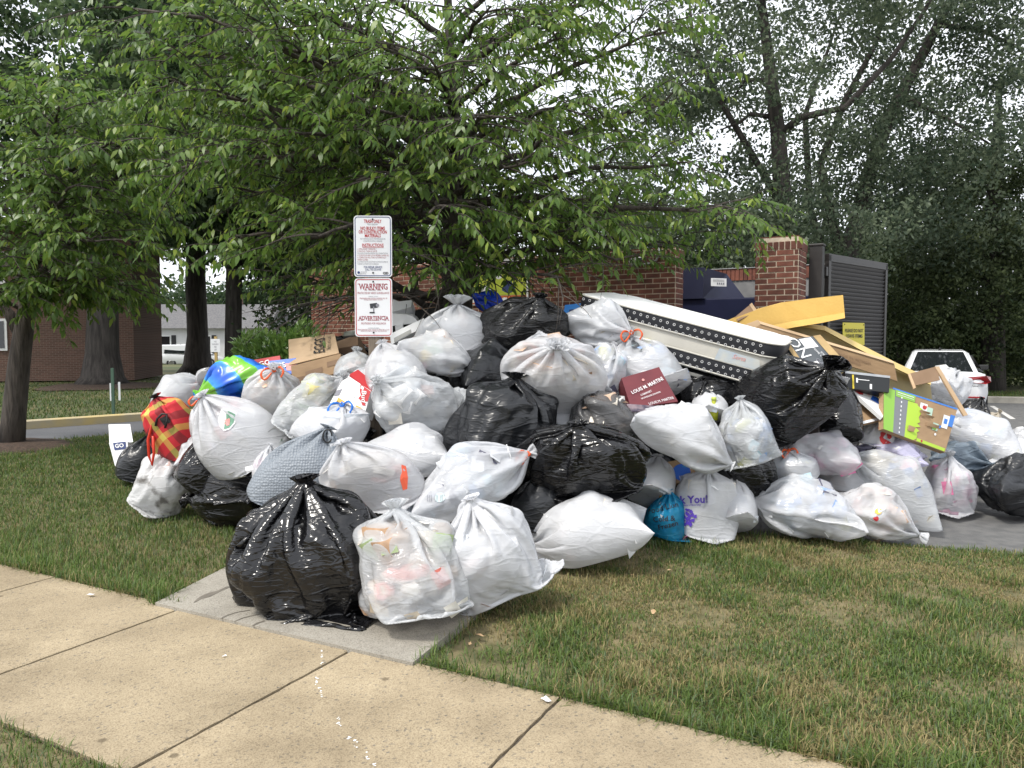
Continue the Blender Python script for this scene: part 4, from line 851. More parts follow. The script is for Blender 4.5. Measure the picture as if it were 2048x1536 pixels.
bg_tree(B, 'loose understorey tree behind the grey back wall', ([Z(0, 0, -.1), Z(0, 0, 3)], [.15, .06]), [(r_(1400, 520), (3.0, 1.6, 1.6)), (r_(1250, 500), (3.0, 1.6, 1.7)), (r_(1560, 540), (3.0, 1.6, 1.8)), (r_(1100, 480), (3.0, 1.6, 1.6))], 15000, .15, (.03, .055, .022), (.09, .13, .05), 35, clump=.32, shell=.1)
# tree line far behind everything on the left
B = Z(-12, 78, 0)
rgx = np.random.default_rng(41)
tl_ = thing('distant_tree', B, 'distant tree line behind the white houses', 'trees'); tl_['kind'] = 'stuff'
bl_ = [(Z(rgx.uniform(-34, 30), rgx.uniform(0, 6), rgx.uniform(3, 5.2)), (5, 3, rgx.uniform(2.5, 4))) for _ in range(26)]
tag(bg_leaf('crown', cloud_leaves(bl_, 50000, rgx, .3, .8), .5, OK1, (.07, .105, .035), M_leaf2, tl_, rgx), kind='stuff')
# dark woodland closing the view behind the parking lot
B = Z(16, 36, 0); rgx = np.random.default_rng(43)
tl_ = thing('woodland', B, 'dark woodland closing the view behind the parking lot', 'trees'); tl_['kind'] = 'stuff'
bl_ = [(Z(rgx.uniform(-9, 30), rgx.uniform(0, 4), rgx.uniform(1.0, 7.5)), (3, 1.6, 2.2)) for _ in range(56)]
tag(bg_leaf('crown', cloud_leaves(bl_, 52000, rgx, .2, .7, 30), .40, (.010, .020, .008), (.045, .065, .026), M_leaf2, tl_, rgx), kind='stuff')
# laurel
B = at(575, 720, 12.6); B.z = -.03
rgx = np.random.default_rng(51); r_ = lambda px, py, dD=0: at(px, py, 12.6 + dD) - B
lau = thing('laurel_shrub', B, 'glossy green laurel bush left of the brick wall end', 'shrub')
for k in range(9): tube('stem', [Z(0, 0, 0), Z(rgx.uniform(-.3, .3), rgx.uniform(-.2, .2), .6), Z(rgx.uniform(-.8, .8), rgx.uniform(-.4, .4), 1.2)], [.03, .02, .008], M_bark, lau, 6)
d = rgx.normal(size=(2600, 3)); d[:, 2] = np.abs(d[:, 2]) * .9; d /= np.linalg.norm(d, axis=1, keepdims=True)
P = d * rgx.uniform(.75, 1, (2600, 1)) * np.array([1.2, .8, 1.12]) * (1 + .12 * np.sin(d[:, :1] * 9)) + np.array([.05, 0, .72]); 
P = np.repeat(P, 3, 0) + rgx.normal(size=(7800, 3)) * .03; dd = np.repeat(d, 3, 0) + rgx.normal(size=(7800, 3)) * .5 + np.array([0, 0, .5])
u = rgx.uniform(0, 1, (7800, 1)); cc = np.array([.09, .19, .04]) * (1 - u) + np.array([.24, .36, .09]) * u
tag(leaves('foliage', P, dd, rgx.uniform(.10, .16, 7800), rgx.uniform(.03, .045, 7800), cc, mat('laurel_leaf', (.08, .14, .03), None, rough=.25, attr=True, translucent=.2, spec=.6), lau), kind='stuff')

# ================================================================ signs and posts
M_wood = mat('weathered_wood', (.27, .22, .17), (.16, .13, .10), 8, .9, .8, 40, stretch=(6, 6, .5)); M_signw = mat('sign_white', (.72, .73, .75), None, rough=.35, spec=.5)
def plate(parent, c, w_, h_, m, r_, off, depth=.004):
    P = rounded(w_, h_, r_); n = len(P); V = [(c[0] + x, off, c[1] + y) for x, y in P] + [(c[0] + x, off + depth, c[1] + y) for x, y in P]
    return V, [tuple(range(n))[::-1], tuple(range(n, 2 * n))] + [(k, (k + 1) % n, (k + 1) % n + n, k + n) for k in range(n)]
def ring_plate(c, w_, h_, r_, t_, off):
    A = rounded(w_, h_, r_); Bq = rounded(w_ - 2 * t_, h_ - 2 * t_, max(r_ - t_, .002)); n = len(A)
    return [(c[0] + x, off, c[1] + y) for x, y in A + Bq], [(k, (k + 1) % n, n + (k + 1) % n, n + k) for k in range(n)]
def sign_text(par, body, x, z, size, m, off, width=None, bold=0, align=None):
    v, f = text_geo(body, bold); xs = [p[0] for p in v]; tw = max(xs) - min(xs); kx = size if width is None else width / tw; cx = (max(xs) + min(xs)) / 2
    dx = 0 if align is None else tw * kx / 2
    return pmesh('lettering', [(x + dx + (p[0] - cx) * kx, off, z + p[1] * size) for p in v], f, m, par)
SD = 6.75; SS = SD / F
pb = at(748, 700, SD)
post = thing('sign_post', (pb.x, SD, 0), 'square weathered wooden post carrying two trash warning signs', 'post')
box('shaft', (.10, .10, 2.60), (0, .056, 1.30), M_wood, post, .006)
def mk_sign(cy_px, h_px, label, border, yaw):
    z = at(748, cy_px, SD).z; s = thing('sign', (pb.x, SD, z), label, 'sign', None, yaw); w_, h_ = 75 * SS * 1.0, h_px * SS
    V, Fc = plate(None, (0, 0), w_, h_, M_signw, .03, -.004); pmesh('plate', V, Fc, M_signw, s)
    V, Fc = ring_plate((0, 0), w_ * .945, h_ * .965, .026, .0065, -.0058); pmesh('border', V, Fc, border, s)
    for zz in (h_ * .44, -h_ * .43): disc('bolt', (0, -.005, zz), .008, M_ink, s, 10)
    return s, w_, h_
s1, w_, h_ = mk_sign(493, 121, 'white sign with red TRASH ONLY lettering on the wooden post', M_navy, R(2))
T = lambda b_, v, sz, m, wd, bold=.0: sign_text(s1, b_, 0, h_ * (.5 - v), sz, m, -.0062, wd, bold)
T('TRASH ONLY', .095, .042, M_red, w_ * .46, .02); T('SOLO BASURA', .143, .018, M_grey_ink, w_ * .28)
T('NO BULKY ITEMS', .208, .040, M_red, w_ * .64, .02); T('OR CONSTRUCTION', .268, .040, M_red, w_ * .74, .02); T('MATERIALS', .328, .040, M_red, w_ * .42, .02)
T('NO ARTICULOS O MATERIALES DE', .378, .018, M_grey_ink, w_ * .66); T('CONSTRUCCION A GRANEL', .414, .018, M_grey_ink, w_ * .5)
T('INSTRUCTIONS', .484, .042, M_red, w_ * .56, .012)
V, Fc = box_geo((w_ * .56, .001, .003), (0, -.0062, h_ * (.5 - .515))); pmesh('underline', V, Fc, M_red, s1)
for k, (b_, wd, m_) in enumerate([('1. OPEN DOOR COMPLETELY', .50, M_dkred), ('2. PLACE ALL TRASH IN CHUTE', .52, M_dkred), ('COLOQUE SU BASURA DENTRO DEL COMPACTADOR', .80, M_grey_ink), ('3. CLOSE DOOR AND LATCH PROPERLY AFTER USE', .82, M_dkred), ('4. COMPACTOR WILL START AUTOMATICALLY', .76, M_dkred), ('WHEN CLOSED', .28, M_dkred), ('EL COMPACTADOR SE ACTIVARA AUTOMATICAMENTE', .80, M_grey_ink), ('CUANDO LA PUERTA ESTE CERRADA', .56, M_grey_ink)]):
    sign_text(s1, b_, -w_ * .41, h_ * (.5 - .545 - k * .0345), .019, m_, -.0062, w_ * wd, 0, 'L')
T('FOR REPAIR SERVICE', .838, .026, M_navy, w_ * .48, .012); T('CALL 703-555-0100', .877, .026, M_navy, w_ * .42, .012)
disc('emblem', (-w_ * .38, -.0055, -h_ * .425), .011, M_navy, s1, 14); sign_text(s1, 'WASTE', -w_ * .33, -h_ * .418, .017, M_grey_ink, -.0062, w_ * .16, 0, 'L'); sign_text(s1, 'SERVICE', -w_ * .33, -h_ * .445, .014, M_grey_ink, -.0062, w_ * .14, 0, 'L')
V, Fc = ring_plate((w_ * .33, -h_ * .435), w_ * .14, h_ * .04, .008, .004, -.0062); pmesh('emblem', V, Fc, M_ink, s1); sign_text(s1, 'C&S', w_ * .33, -h_ * .435, .02, M_ink, -.0064, w_ * .09, .02)
s2, w_, h_ = mk_sign(615, 116, 'white sign with red border reading WARNING and ADVERTENCIA', M_red, R(-1.5))
def serif_text(par, body, x, z, size, m, off, width):
    """capital letters with slab feet, so that they read as a serif face"""
    o_ = sign_text(par, body, x, z, size, m, off, width, .018); me = o_.data
    return o_
T = lambda b_, v, sz, m, wd, bold=.0: sign_text(s2, b_, 0, h_ * (.5 - v), sz, m, -.0062, wd, bold)
def serif_word(body, v, size, m, wd):
    vv, ff = text_geo(body, .012); xs = [p[0] for p in vv]; tw = max(xs) - min(xs); k = wd / tw; adv = []
    T(body, v, size, m, wd, .012)
    # slab feet under the stems of each letter
    cu = [text_geo(ch, .012)[0] for ch in body]; 
    x = -wd / 2
    ws_ = [max(p[0] for p in c) - min(p[0] for p in c) for c in cu]; gap = (tw - sum(ws_)) / max(1, len(body) - 1); V, Fc = [], []
    for ch, w1 in zip(body, ws_):
        zt, zb = h_ * (.5 - v) + size * .35, h_ * (.5 - v) - size * .35
        feet = {'W': [(0, 1), (1, 1)], 'A': [(0, 0), (1, 0)], 'R': [(.08, 0), (1, 0), (.08, 1)], 'N': [(.08, 0), (.08, 1), (.92, 1)], 'I': [(.5, 0), (.5, 1)], 'D': [(.06, 0), (.06, 1)], 'V': [(0, 1), (1, 1)], 'E': [(.05, 0), (.05, 1)], 'T': [(.5, 0)]}.get(ch, [])
        for fx, top in feet:
            cx = x + w1 * k * fx; zz = zt if top else zb; ww, hh = size * .16, size * .035; i0 = len(V)
            V += [(cx - ww, -.0063, zz - hh), (cx + ww, -.0063, zz - hh), (cx + ww, -.0063, zz + hh), (cx - ww, -.0063, zz + hh)]; Fc.append((i0, i0 + 1, i0 + 2, i0 + 3))
        x += (w1 + gap) * k
    pmesh('lettering', V, Fc, m, s2)
serif_word('WARNING', .15, .074, M_dkred, w_ * .76)
T('PROTECTED BY VIDEO SURVEILLANCE', .255, .026, M_dkred, w_ * .84); T('CRIMINAL ACTIVITY', .315, .014, M_grey_ink, w_ * .26); T('TRESPASSERS AND ILLEGAL DUMPERS WILL BE', .345, .016, M_dkred, w_ * .74); T('PROSECUTED UNDER THE LAW', .37, .014, M_dkred, w_ * .5)
serif_word('ADVERTENCIA', .685, .050, M_dkred, w_ * .80)
T('PROTEGIDO POR VIGILANCIA', .775, .026, M_dkred, w_ * .66); T('LOS INTRUSOS SERAN', .855, .014, M_grey_ink, w_ * .3); T('PROCESADOS CON TODO EL PESO DE LA LEY', .882, .016, M_dkred, w_ * .84); T('SIN EXCEPCION ALGUNA', .905, .014, M_dkred, w_ * .7)
V, Fc = tube_geo([(-.030, -.008, .012), (.034, -.008, .020)], [.021, .021], 12); pmesh('camera_emblem', [(x, -.0064 + (y + .008) * .02, z) for x, y, z in V], Fc, mat('camera_print', (.03, .033, .04), None, rough=.5), s2)
V, Fc = box_geo((.010, .0008, .05), (.002, -.0066, -.018)); pmesh('camera_emblem', V, Fc, M_grey_ink, s2); V, Fc = box_geo((.045, .0008, .012), (-.012, -.0067, -.045)); pmesh('camera_emblem', V, Fc, M_ink, s2)
disc('camera_emblem', (.036, -.0062, .019), .015, M_grey_ink, s2, 12, depth=.001)
# small parking sign on a timber stake in the far lawn, green utility stake
p = at(432, 700, 20); pk = thing('parking_sign', (p.x, 20, 0), 'small white parking sign on a tan stake beyond the road', 'sign')
box('stake', (.07, .05, 1.75), (0, 0, .87), mat('tan_stake', (.42, .30, .12), None, rough=.8), pk, .005); z = at(432, 691, 20).z
V, Fc = plate(None, (0, z), .24, .34, M_signw, .02, -.035, .006); pmesh('plate', V, Fc, M_signw, pk)
for k, b_ in enumerate(['NO', 'PARKING', 'FIRE', 'LANE']): sign_text(pk, b_, 0, z + .10 - k * .07, .06, M_grey_ink, -.037, .06 + .11 * (k == 1))
p = ground(227, 826); M_gr = mat('green_stake', (.05, .10, .07), None, rough=.7)
gs_ = thing('marker_stake', (p.x, p.y, -.03), 'green utility marker stake at the yellow kerb with white tag', 'stake')
box('shaft', (.07, .03, 1.05), (0, 0, .52), M_gr, gs_, .008); box('tag', (.05, .01, .42), (.12, .05, .52), M_signw, gs_, .003); box('tag', (.05, .01, .40), (-.07, .05, .5), M_signw, gs_, .003)
# ================================================================ the pile: plastic film shapes by a small cloth solver
def bag_shape(sp):
    f4 = np.float32
    rg = np.random.default_rng(sp['seed'])
    L = sp['length']; a = .5; hl = L * .5
    lumps, boxes = [], []
    for k in range(sp['lumps']):
        r = rg.uniform(*sp['lr']) if k else .34
        ph = rg.uniform(0, 6.283); u = rg.uniform(-1, .75) if k else -.1; q = (rg.uniform(.75, 1) if k else 0)
        wd = (1 - max(0, u) ** 2 * .55 - max(0, -u) ** 3 * (.08 if not sp['lie'] else .25))
        ax = np.array([r * rg.uniform(1.0, 1.6), r * rg.uniform(.55, .9), r * rg.uniform(.8, 1.2)]) if k else np.array([r, r, min(r, hl * .8)])
        qq, _ = np.linalg.qr(rg.normal(size=(3, 3)))
        pc_ = np.array([np.cos(ph) * q * (a - r) * wd, np.sin(ph) * q * (a - r) * wd, u * (hl - r)])
        lumps.append((pc_.astype(f4), (qq / ax).astype(f4), (qq * ax).T.astype(f4)))
    for k in range(sp['boxes']):
        h = rg.uniform(.05, .17, 3); q, _ = np.linalg.qr(rg.normal(size=(3, 3)))
        d = rg.normal(size=3); d /= np.linalg.norm(d)
        c = d * 1.0 * np.array([a - .2, a - .2, max(hl - .2, .02)])
        if sp.get('big') and k == 0: h, q, c = np.array([.36, .30, L * .42]), np.eye(3), np.zeros(3)
        boxes.append((c.astype(f4), h.astype(f4), q.astype(f4)))
    g = np.array([1., 0, 0] if sp['lie'] else [0, 0, -1.], f4)
    floor = f4(.44 if sp['lie'] else hl * .96)
    def con(P, Q, l0, st, co):
        d = Q - P
        l = np.sqrt(np.einsum('...i,...i', d, d)) + f4(1e-6)
        e = 1 - l0 / l
        e *= np.where(e > 0, f4(st * .5), f4(co * .5))
        d *= e[..., None]
        P += d; Q -= d
    def run(X, iters, n0, n1, vac):
        Rr, C = X.shape[:2]
        lh = f4(2 * np.pi * .5 * sp['slack'] / C); lv = f4((L + .74) / (Rr - 1)); ld = f4(np.hypot(lh, lv))
        V = np.zeros_like(X); tie = int(Rr * .89); h = C // 2
        for it in range(iters):
            f = min(1, it / (iters * .6)); rad = f4(n0 * (1 - f) + n1 * f)
            X0 = X.copy()
            c = X * np.array([1, 1, .2], f4)
            cl = np.sqrt(np.einsum('...i,...i', c, c))[..., None] + f4(1e-4)
            X += V * f4(.9) + g * f4(.00012 if sp['lie'] else .00022) - c / cl * f4(vac if f > .5 else -.0010)
            for p, mi, mo in lumps:
                d = (X - p) @ mi
                l2 = np.einsum('...i,...i', d, d)
                m = l2 < 1
                if m.any():
                    dm = d[m]; X[m] = p + (dm / np.sqrt(l2[m] + f4(1e-6))[:, None]) @ mo
            for p, hb, q in boxes:
                d = (X - p) @ q
                pen = hb - np.abs(d)
                m = pen.min(-1) > 0
                if m.any():
                    pm, dm = pen[m], d[m]
                    ax = pm.argmin(-1); i = np.arange(len(ax))
                    dq = np.zeros_like(pm); dq[i, ax] = np.sign(dm[i, ax]) * pm[i, ax]
                    X[m] += dq @ q.T
            for _ in range(2):
                con(X[:, 0::2], X[:, 1::2], lh, 1, .7)
                Y = np.concatenate([X[:, 2::2], X[:, :1]], 1)
                con(X[:, 1::2], Y, lh, 1, .7)
                X[:, 2::2] = Y[:, :-1]; X[:, :1] = Y[:, -1:]
                con(X[0:-1:2], X[1::2], lv, 1, .7)
                con(X[1:-1:2], X[2::2], lv, 1, .7)
            con(X[0:-1:2, 0:-1], X[1::2, 1:], ld, .5, .15)
            con(X[1:-1:2, 0:-1], X[2::2, 1:], ld, .5, .15)
            con(X[0:-1:2, 1:], X[1::2, :-1], ld, .5, .15)
            con(X[1:-1:2, 1:], X[2::2, :-1], ld, .5, .15)
            con(X[:, 0:-2], X[:, 2:], lh * 2, .0, .2)
            con(X[0:-2], X[2:], lv * 2, .0, .2)
            A, Bq = X[0, 1:h], X[0, C - 1:h:-1]
            m = (A + Bq) * f4(.5); dA, dB = (m - A) * f4(.8), (m - Bq) * f4(.8)
            X[0, 1:h] += dA; X[0, C - 1:h:-1] += dB
            ring = X[tie - 1:tie + 2]; cen = ring.mean((0, 1)); cen[:2] *= f4(.9)
            d = ring - cen; l = np.sqrt((d * d).sum(-1, keepdims=True)) + f4(1e-6)
            X[tie - 1:tie + 2] = cen + d * np.minimum(f4(1), rad / l)
            if f > .5:
                X[tie + 2:, :, 2] += f4(.0012); X[tie + 2:, :, :2] += (X[tie + 2:, :, :2] - cen[:2]) * f4(.004)
            gg = X @ g - floor
            X -= np.maximum(gg, 0)[..., None] * g
            V = np.clip(X - X0, f4(-.02), f4(.02))
        return X
    Rr, C = 49, 64
    th = np.arange(C) / C * 2 * np.pi
    X = np.zeros((Rr, C, 3), f4); R0 = .5 * sp['slack']; s = np.arange(Rr) / (Rr - 1)
    fl = np.clip(s / .22, 0, 1)
    X[..., 0] = (R0 * fl ** .6)[:, None] * np.sin(th)
    X[..., 1] = (R0 * (1.57 - .57 * fl ** .5))[:, None] * np.cos(th)
    X[..., 2] = (-hl - .3 + (L + .74) * s * .93)[:, None]
    X += rg.normal(size=X.shape).astype(f4) * f4(.012)
    X = run(X, 110, .5, .06, sp.get('vac', -.0005))
    Z_ = np.zeros((Rr, C * 2, 3), f4); Z_[:, 0::2] = X; Z_[:, 1::2] = (X + np.roll(X, -1, 1)) * f4(.5)
    Y = np.zeros((Rr * 2 - 1, C * 2, 3), f4); Y[0::2] = Z_; Y[1::2] = (Z_[:-1] + Z_[1:]) * f4(.5)
    Y += rg.normal(size=Y.shape).astype(f4) * f4(.003)
    return run(Y, 36, .06, .045, sp.get('vac', -.0005)), lumps, boxes
SPECS = []
for k in range(7): SPECS.append(dict(lie=False, slack=[1.02, 1.06, 1.08, 1.02, 1.04, 1.12, 1.06][k], vac=[.0003, .0004, .0001, -.0001, .0002, .0004, .0][k], length=[1.0, 1.15, .9, 1.05, 1.25, .95, 1.1][k], boxes=[7, 9, 7, 5, 6, 9, 3][k], lumps=[18, 20, 16, 12, 18, 18, 9][k], lr=[(.09, .2), (.08, .18), (.1, .2), (.18, .30), (.1, .2), (.08, .17), (.2, .32)][k]))
for k in range(6): SPECS.append(dict(lie=True, slack=[1.03, 1.06, 1.02, 1.10, 1.04, 1.08][k], vac=[.0003, .0004, -.0001, .0004, .0003, .0][k], length=[1.35, 1.1, 1.5, 1.2, 1.0, 1.4][k], boxes=[7, 9, 4, 7, 9, 3][k], lumps=[18, 20, 11, 16, 20, 9][k], lr=[(.1, .2), (.09, .19), (.18, .3), (.1, .2), (.08, .17), (.2, .32)][k]))
SPECS.append(dict(lie=False, slack=1.12, vac=.0002, length=1.1, boxes=5, big=True, lumps=14, lr=(.09, .17)))
SPECS.append(dict(lie=True, slack=1.12, vac=.0002, length=1.1, boxes=5, big=True, lumps=14, lr=(.09, .17)))
for k, s in enumerate(SPECS): s['seed'] = 100 + k
with ThreadPoolExecutor(4) as ex: PROTO = list(ex.map(bag_shape, SPECS))

# ---------------------------------------------------------------- film materials
def film(name, col, clear, rough, trans=.35, bump=.35, bsc=9, tcol=None, dirt=None):
    m = bpy.data.materials.new(name); m.use_nodes = True; t = m.node_tree; n = t.nodes; l = t.links; b = n['Principled BSDF']; out = n['Material Output']
    b.inputs['Base Color'].default_value = (*col, 1); b.inputs['Roughness'].default_value = rough; b.inputs['Specular IOR Level'].default_value = .55
    c = n.new('ShaderNodeTexCoord'); oi = n.new('ShaderNodeObjectInfo')
    mp = n.new('ShaderNodeMapping'); l.new(c.outputs['Object'], mp.inputs[0]); l.new(oi.outputs['Random'], mp.inputs['Location']); mp.inputs['Scale'].default_value = (1, .7, 3.0)
    rt = n.new('ShaderNodeVectorMath'); rt.operation = 'SCALE'; rt.inputs[0].default_value = (3.3, 5.1, 7.7); l.new(oi.outputs['Random'], rt.inputs['Scale']); l.new(rt.outputs[0], mp.inputs['Rotation'])
    x = n.new('ShaderNodeTexNoise'); x.inputs['Scale'].default_value = bsc * .5; x.inputs['Detail'].default_value = 3; l.new(mp.outputs[0], x.inputs['Vector'])
    wv = n.new('ShaderNodeMixRGB'); wv.blend_type = 'ADD'; wv.inputs[0].default_value = .12; l.new(mp.outputs[0], wv.inputs[1]); l.new(x.outputs['Color'], wv.inputs[2])
    acc = None
    for sc2, wt2, wd2 in ((bsc * .42, 1.0, .10), (bsc * 1.3, .35, .12)):     # crease lines of a crumpled sheet at two sizes
        v = n.new('ShaderNodeTexVoronoi'); v.feature = 'DISTANCE_TO_EDGE'; v.inputs['Scale'].default_value = sc2; l.new(wv.outputs[0], v.inputs['Vector'])
        mr_ = n.new('ShaderNodeMapRange'); mr_.interpolation_type = 'SMOOTHSTEP'; mr_.inputs[1].default_value = 0; mr_.inputs[2].default_value = wd2; mr_.inputs[3].default_value = wt2; mr_.inputs[4].default_value = 0; l.new(v.outputs['Distance'], mr_.inputs[0])
        if acc is None: acc = mr_.outputs[0]
        else:
            ad = n.new('ShaderNodeMath'); l.new(acc, ad.inputs[0]); l.new(mr_.outputs[0], ad.inputs[1]); acc = ad.outputs[0]
    ad = n.new('ShaderNodeMath'); ad.operation = 'MULTIPLY_ADD'; l.new(x.outputs['Fac'], ad.inputs[0]); ad.inputs[1].default_value = 1.6; l.new(acc, ad.inputs[2])
    bp = n.new('ShaderNodeBump'); bp.inputs['Strength'].default_value = bump; bp.inputs['Distance'].default_value = .012; l.new(ad.outputs[0], bp.inputs['Height']); l.new(bp.outputs[0], b.inputs['Normal'])
    if dirt:
        nd = n.new('ShaderNodeTexNoise'); nd.inputs['Scale'].default_value = 5; nd.inputs['Detail'].default_value = 7; l.new(c.outputs['Object'], nd.inputs['Vector']); rp = n.new('ShaderNodeValToRGB')
        rp.color_ramp.elements[0].position = .58; rp.color_ramp.elements[0].color = (*col, 1); rp.color_ramp.elements[1].position = .66; rp.color_ramp.elements[1].color = (*dirt, 1); l.new(nd.outputs['Fac'], rp.inputs[0]); l.new(rp.outputs[0], b.inputs['Base Color'])
    sh = b.outputs[0]
    if trans:
        tr = n.new('ShaderNodeBsdfTranslucent'); tr.inputs[0].default_value = (*col, 1); l.new(bp.outputs[0], tr.inputs['Normal']); ms = n.new('ShaderNodeMixShader'); ms.inputs[0].default_value = trans; l.new(sh, ms.inputs[1]); l.new(tr.outputs[0], ms.inputs[2]); sh = ms.outputs[0]
    if clear:
        tp = n.new('ShaderNodeBsdfTransparent'); tp.inputs[0].default_value = (*(tcol or (.95, .95, .95)), 1); ms = n.new('ShaderNodeMixShader')
        mr = n.new('ShaderNodeMapRange'); mr.inputs[1].default_value = .3; mr.inputs[2].default_value = .7; mr.inputs[3].default_value = clear * 1.15; mr.inputs[4].default_value = clear * .7; l.new(x.outputs['Fac'], mr.inputs[0]); l.new(mr.outputs[0], ms.inputs[0])
        l.new(sh, ms.inputs[1]); l.new(tp.outputs[0], ms.inputs[2]); sh = ms.outputs[0]
    l.new(sh, out.inputs[0]); return m
FILM = dict(
    W=film('white_film', (.77, .78, .805), .36, .21, .32, .22, 9), V=film('opaque_white_film', (.78, .79, .815), .21, .21, .30, .19, 8), C=film('clear_film', (.72, .74, .76), .46, .18, .3, .28, 11),
    D=film('soiled_white_film', (.78, .78, .78), .2, .30, .3, .26, 10, dirt=(.10, .085, .07)),
    K=film('black_film', (.006, .006, .007), 0, .20, 0, .42, 8), Q=film('dull_black_film', (.010, .011, .013), 0, .33, 0, .28, 7), G=film('smoke_film', (.16, .16, .165), .42, .22, .15, .32, 10, tcol=(.5, .5, .5)),
    S=film('thin_black_film', (.020, .020, .021), .18, .24, 0, .4, 9, tcol=(.35, .35, .35)),
    T=film('turquoise_film', (.03, .38, .62), .42, .25, .4, .3, 10, tcol=(.25, .75, .95)), L=film('lilac_film', (.62, .60, .78), .2, .36, .3), N=film('slate_blue_film', (.20, .25, .30), .25, .3, .1, .5, 11, tcol=(.5, .6, .7)), Y=film('beige_film', (.62, .56, .46), .2, .35, .3),
    U=film('blue_film', (.015, .06, .55), 0, .25, .2, .4, 10))
M_cont = mat('bag_contents', (.5, .5, .5), (1, 1, 1), 14, .6, .4, 30, attr=True, lo=.2)
for e_ in M_cont.node_tree.nodes:
    if e_.type == 'VALTORGB': e_.color_ramp.elements[0].color = (.55, .55, .55, 1); e_.color_ramp.elements[1].color = (1, 1, 1, 1)
M_odraw = mat('orange_drawstring', (.80, .13, .03), None, rough=.35, translucent=.25); M_rdraw = mat('red_drawstring', (.75, .06, .03), None, rough=.35, translucent=.25); M_bdraw = mat('blue_drawstring', (.03, .22, .75), None, rough=.35, translucent=.25); M_kdraw = mat('black_cord', (.012, .012, .012), None, rough=.5)
PAL = {'mix': [(.75, .75, .73, 6), (.60, .62, .66, 3), (.72, .64, .50, 3), (.55, .35, .22, 1), (.75, .30, .28, 1.0), (.20, .30, .55, 1.2), (.25, .45, .28, .7), (.80, .62, .20, .6), (.12, .12, .13, 1.0), (.85, .55, .60, .8)],
       'blue': [(.75, .77, .8, 5), (.35, .5, .8, 3), (.55, .75, .85, 2), (.7, .7, .4, 1), (.1, .1, .15, 1)], 'warm': [(.75, .68, .58, 5), (.72, .50, .36, 3), (.70, .30, .22, 1.6), (.82, .80, .76, 4), (.25, .16, .1, 1)],
       'pink': [(.8, .78, .78, 5), (.85, .25, .45, 4), (.75, .5, .6, 2), (.4, .4, .7, 1)], 'food': [(.72, .62, .48, 5), (.45, .28, .16, 3), (.30, .38, .18, 2), (.75, .2, .15, 1), (.82, .78, .7, 4), (.2, .35, .5, .8)], 'pale': [(.80, .80, .80, 8), (.66, .70, .75, 3), (.74, .70, .62, 2), (.75, .55, .5, .7)],
       'green': [(.55, .58, .48, 4), (.62, .55, .25, 2), (.25, .38, .2, 2), (.7, .25, .15, .8), (.78, .78, .75, 3)]}
ICO = None
def contents(kproto, T, pal, parent, seed):
    global ICO
    if ICO is None:
        bm = bmesh.new(); bmesh.ops.create_icosphere(bm, subdivisions=2, radius=1); ICO = (np.array([v.co[:] for v in bm.verts]), np.array([[v.index for v in f.verts] for f in bm.faces])); bm.free()
    rg = np.random.default_rng(seed); _, lumps, boxes = PROTO[kproto]; V, Fc, Cc, ft = [], [], [], []; n = 0
    p = np.array([float(c[3]) for c in PAL[pal]]); p /= p.sum()
    def colr(): c = np.array(PAL[pal][rg.choice(len(p), p=p)][:3]); return np.clip(c * rg.uniform(.8, 1.15), 0, .9)
    for c, mi, mo in lumps:
        v = (ICO[0] * (.90 - np.abs(rg.normal(size=(len(ICO[0]), 1))) * .13)) @ mo + c; V.append(v); Fc.append((ICO[1] + n).ravel()); ft.append(np.full(len(ICO[1]), 3)); k1, k2 = colr(), colr(); hm = (np.sin(ICO[0] @ rg.normal(size=3) * 4) > .2)[:, None]; Cc.append(np.where(hm, k1, k2)); n += len(v)
    for c, h, q in boxes:
        bv, bf = box_geo((2, 2, 2)); v = (np.array(bv) * h * .97) @ q.T + c; V.append(v); Fc.append((np.array(bf) + n).ravel()); ft.append(np.full(6, 4)); Cc.append(np.tile(colr(), (8, 1))); n += 8
    # loose cards and wrappers just under the film
    Y = PROTO[kproto][0]; ctr = Y[10:80].mean((0, 1))
    for k in range(26):
        i, j = rg.integers(8, 74), rg.integers(0, 128); p0 = ctr + (Y[i, j] - ctr) * .955; nr = (Y[i, j] - ctr) / (np.linalg.norm(Y[i, j] - ctr) + 1e-6)
        t1 = np.cross(nr, rg.normal(size=3)); t1 /= np.linalg.norm(t1); t2 = np.cross(nr, t1); a_, b_ = rg.uniform(.04, .13), rg.uniform(.03, .09)
        V.append(np.array([p0 - t1 * a_ - t2 * b_ - nr * .03, p0 + t1 * a_ - t2 * b_ - nr * .02, p0 + t1 * a_ + t2 * b_ - nr * .03, p0 - t1 * a_ + t2 * b_ - nr * .02])); Fc.append(np.arange(n, n + 4)); ft.append(np.array([4])); Cc.append(np.tile(colr(), (4, 1))); n += 4
    V = T(np.concatenate(V)); o = fast('contents', V, np.concatenate(ft), np.concatenate(Fc), M_cont, parent, np.concatenate(Cc)); return tag(o, kind='stuff')
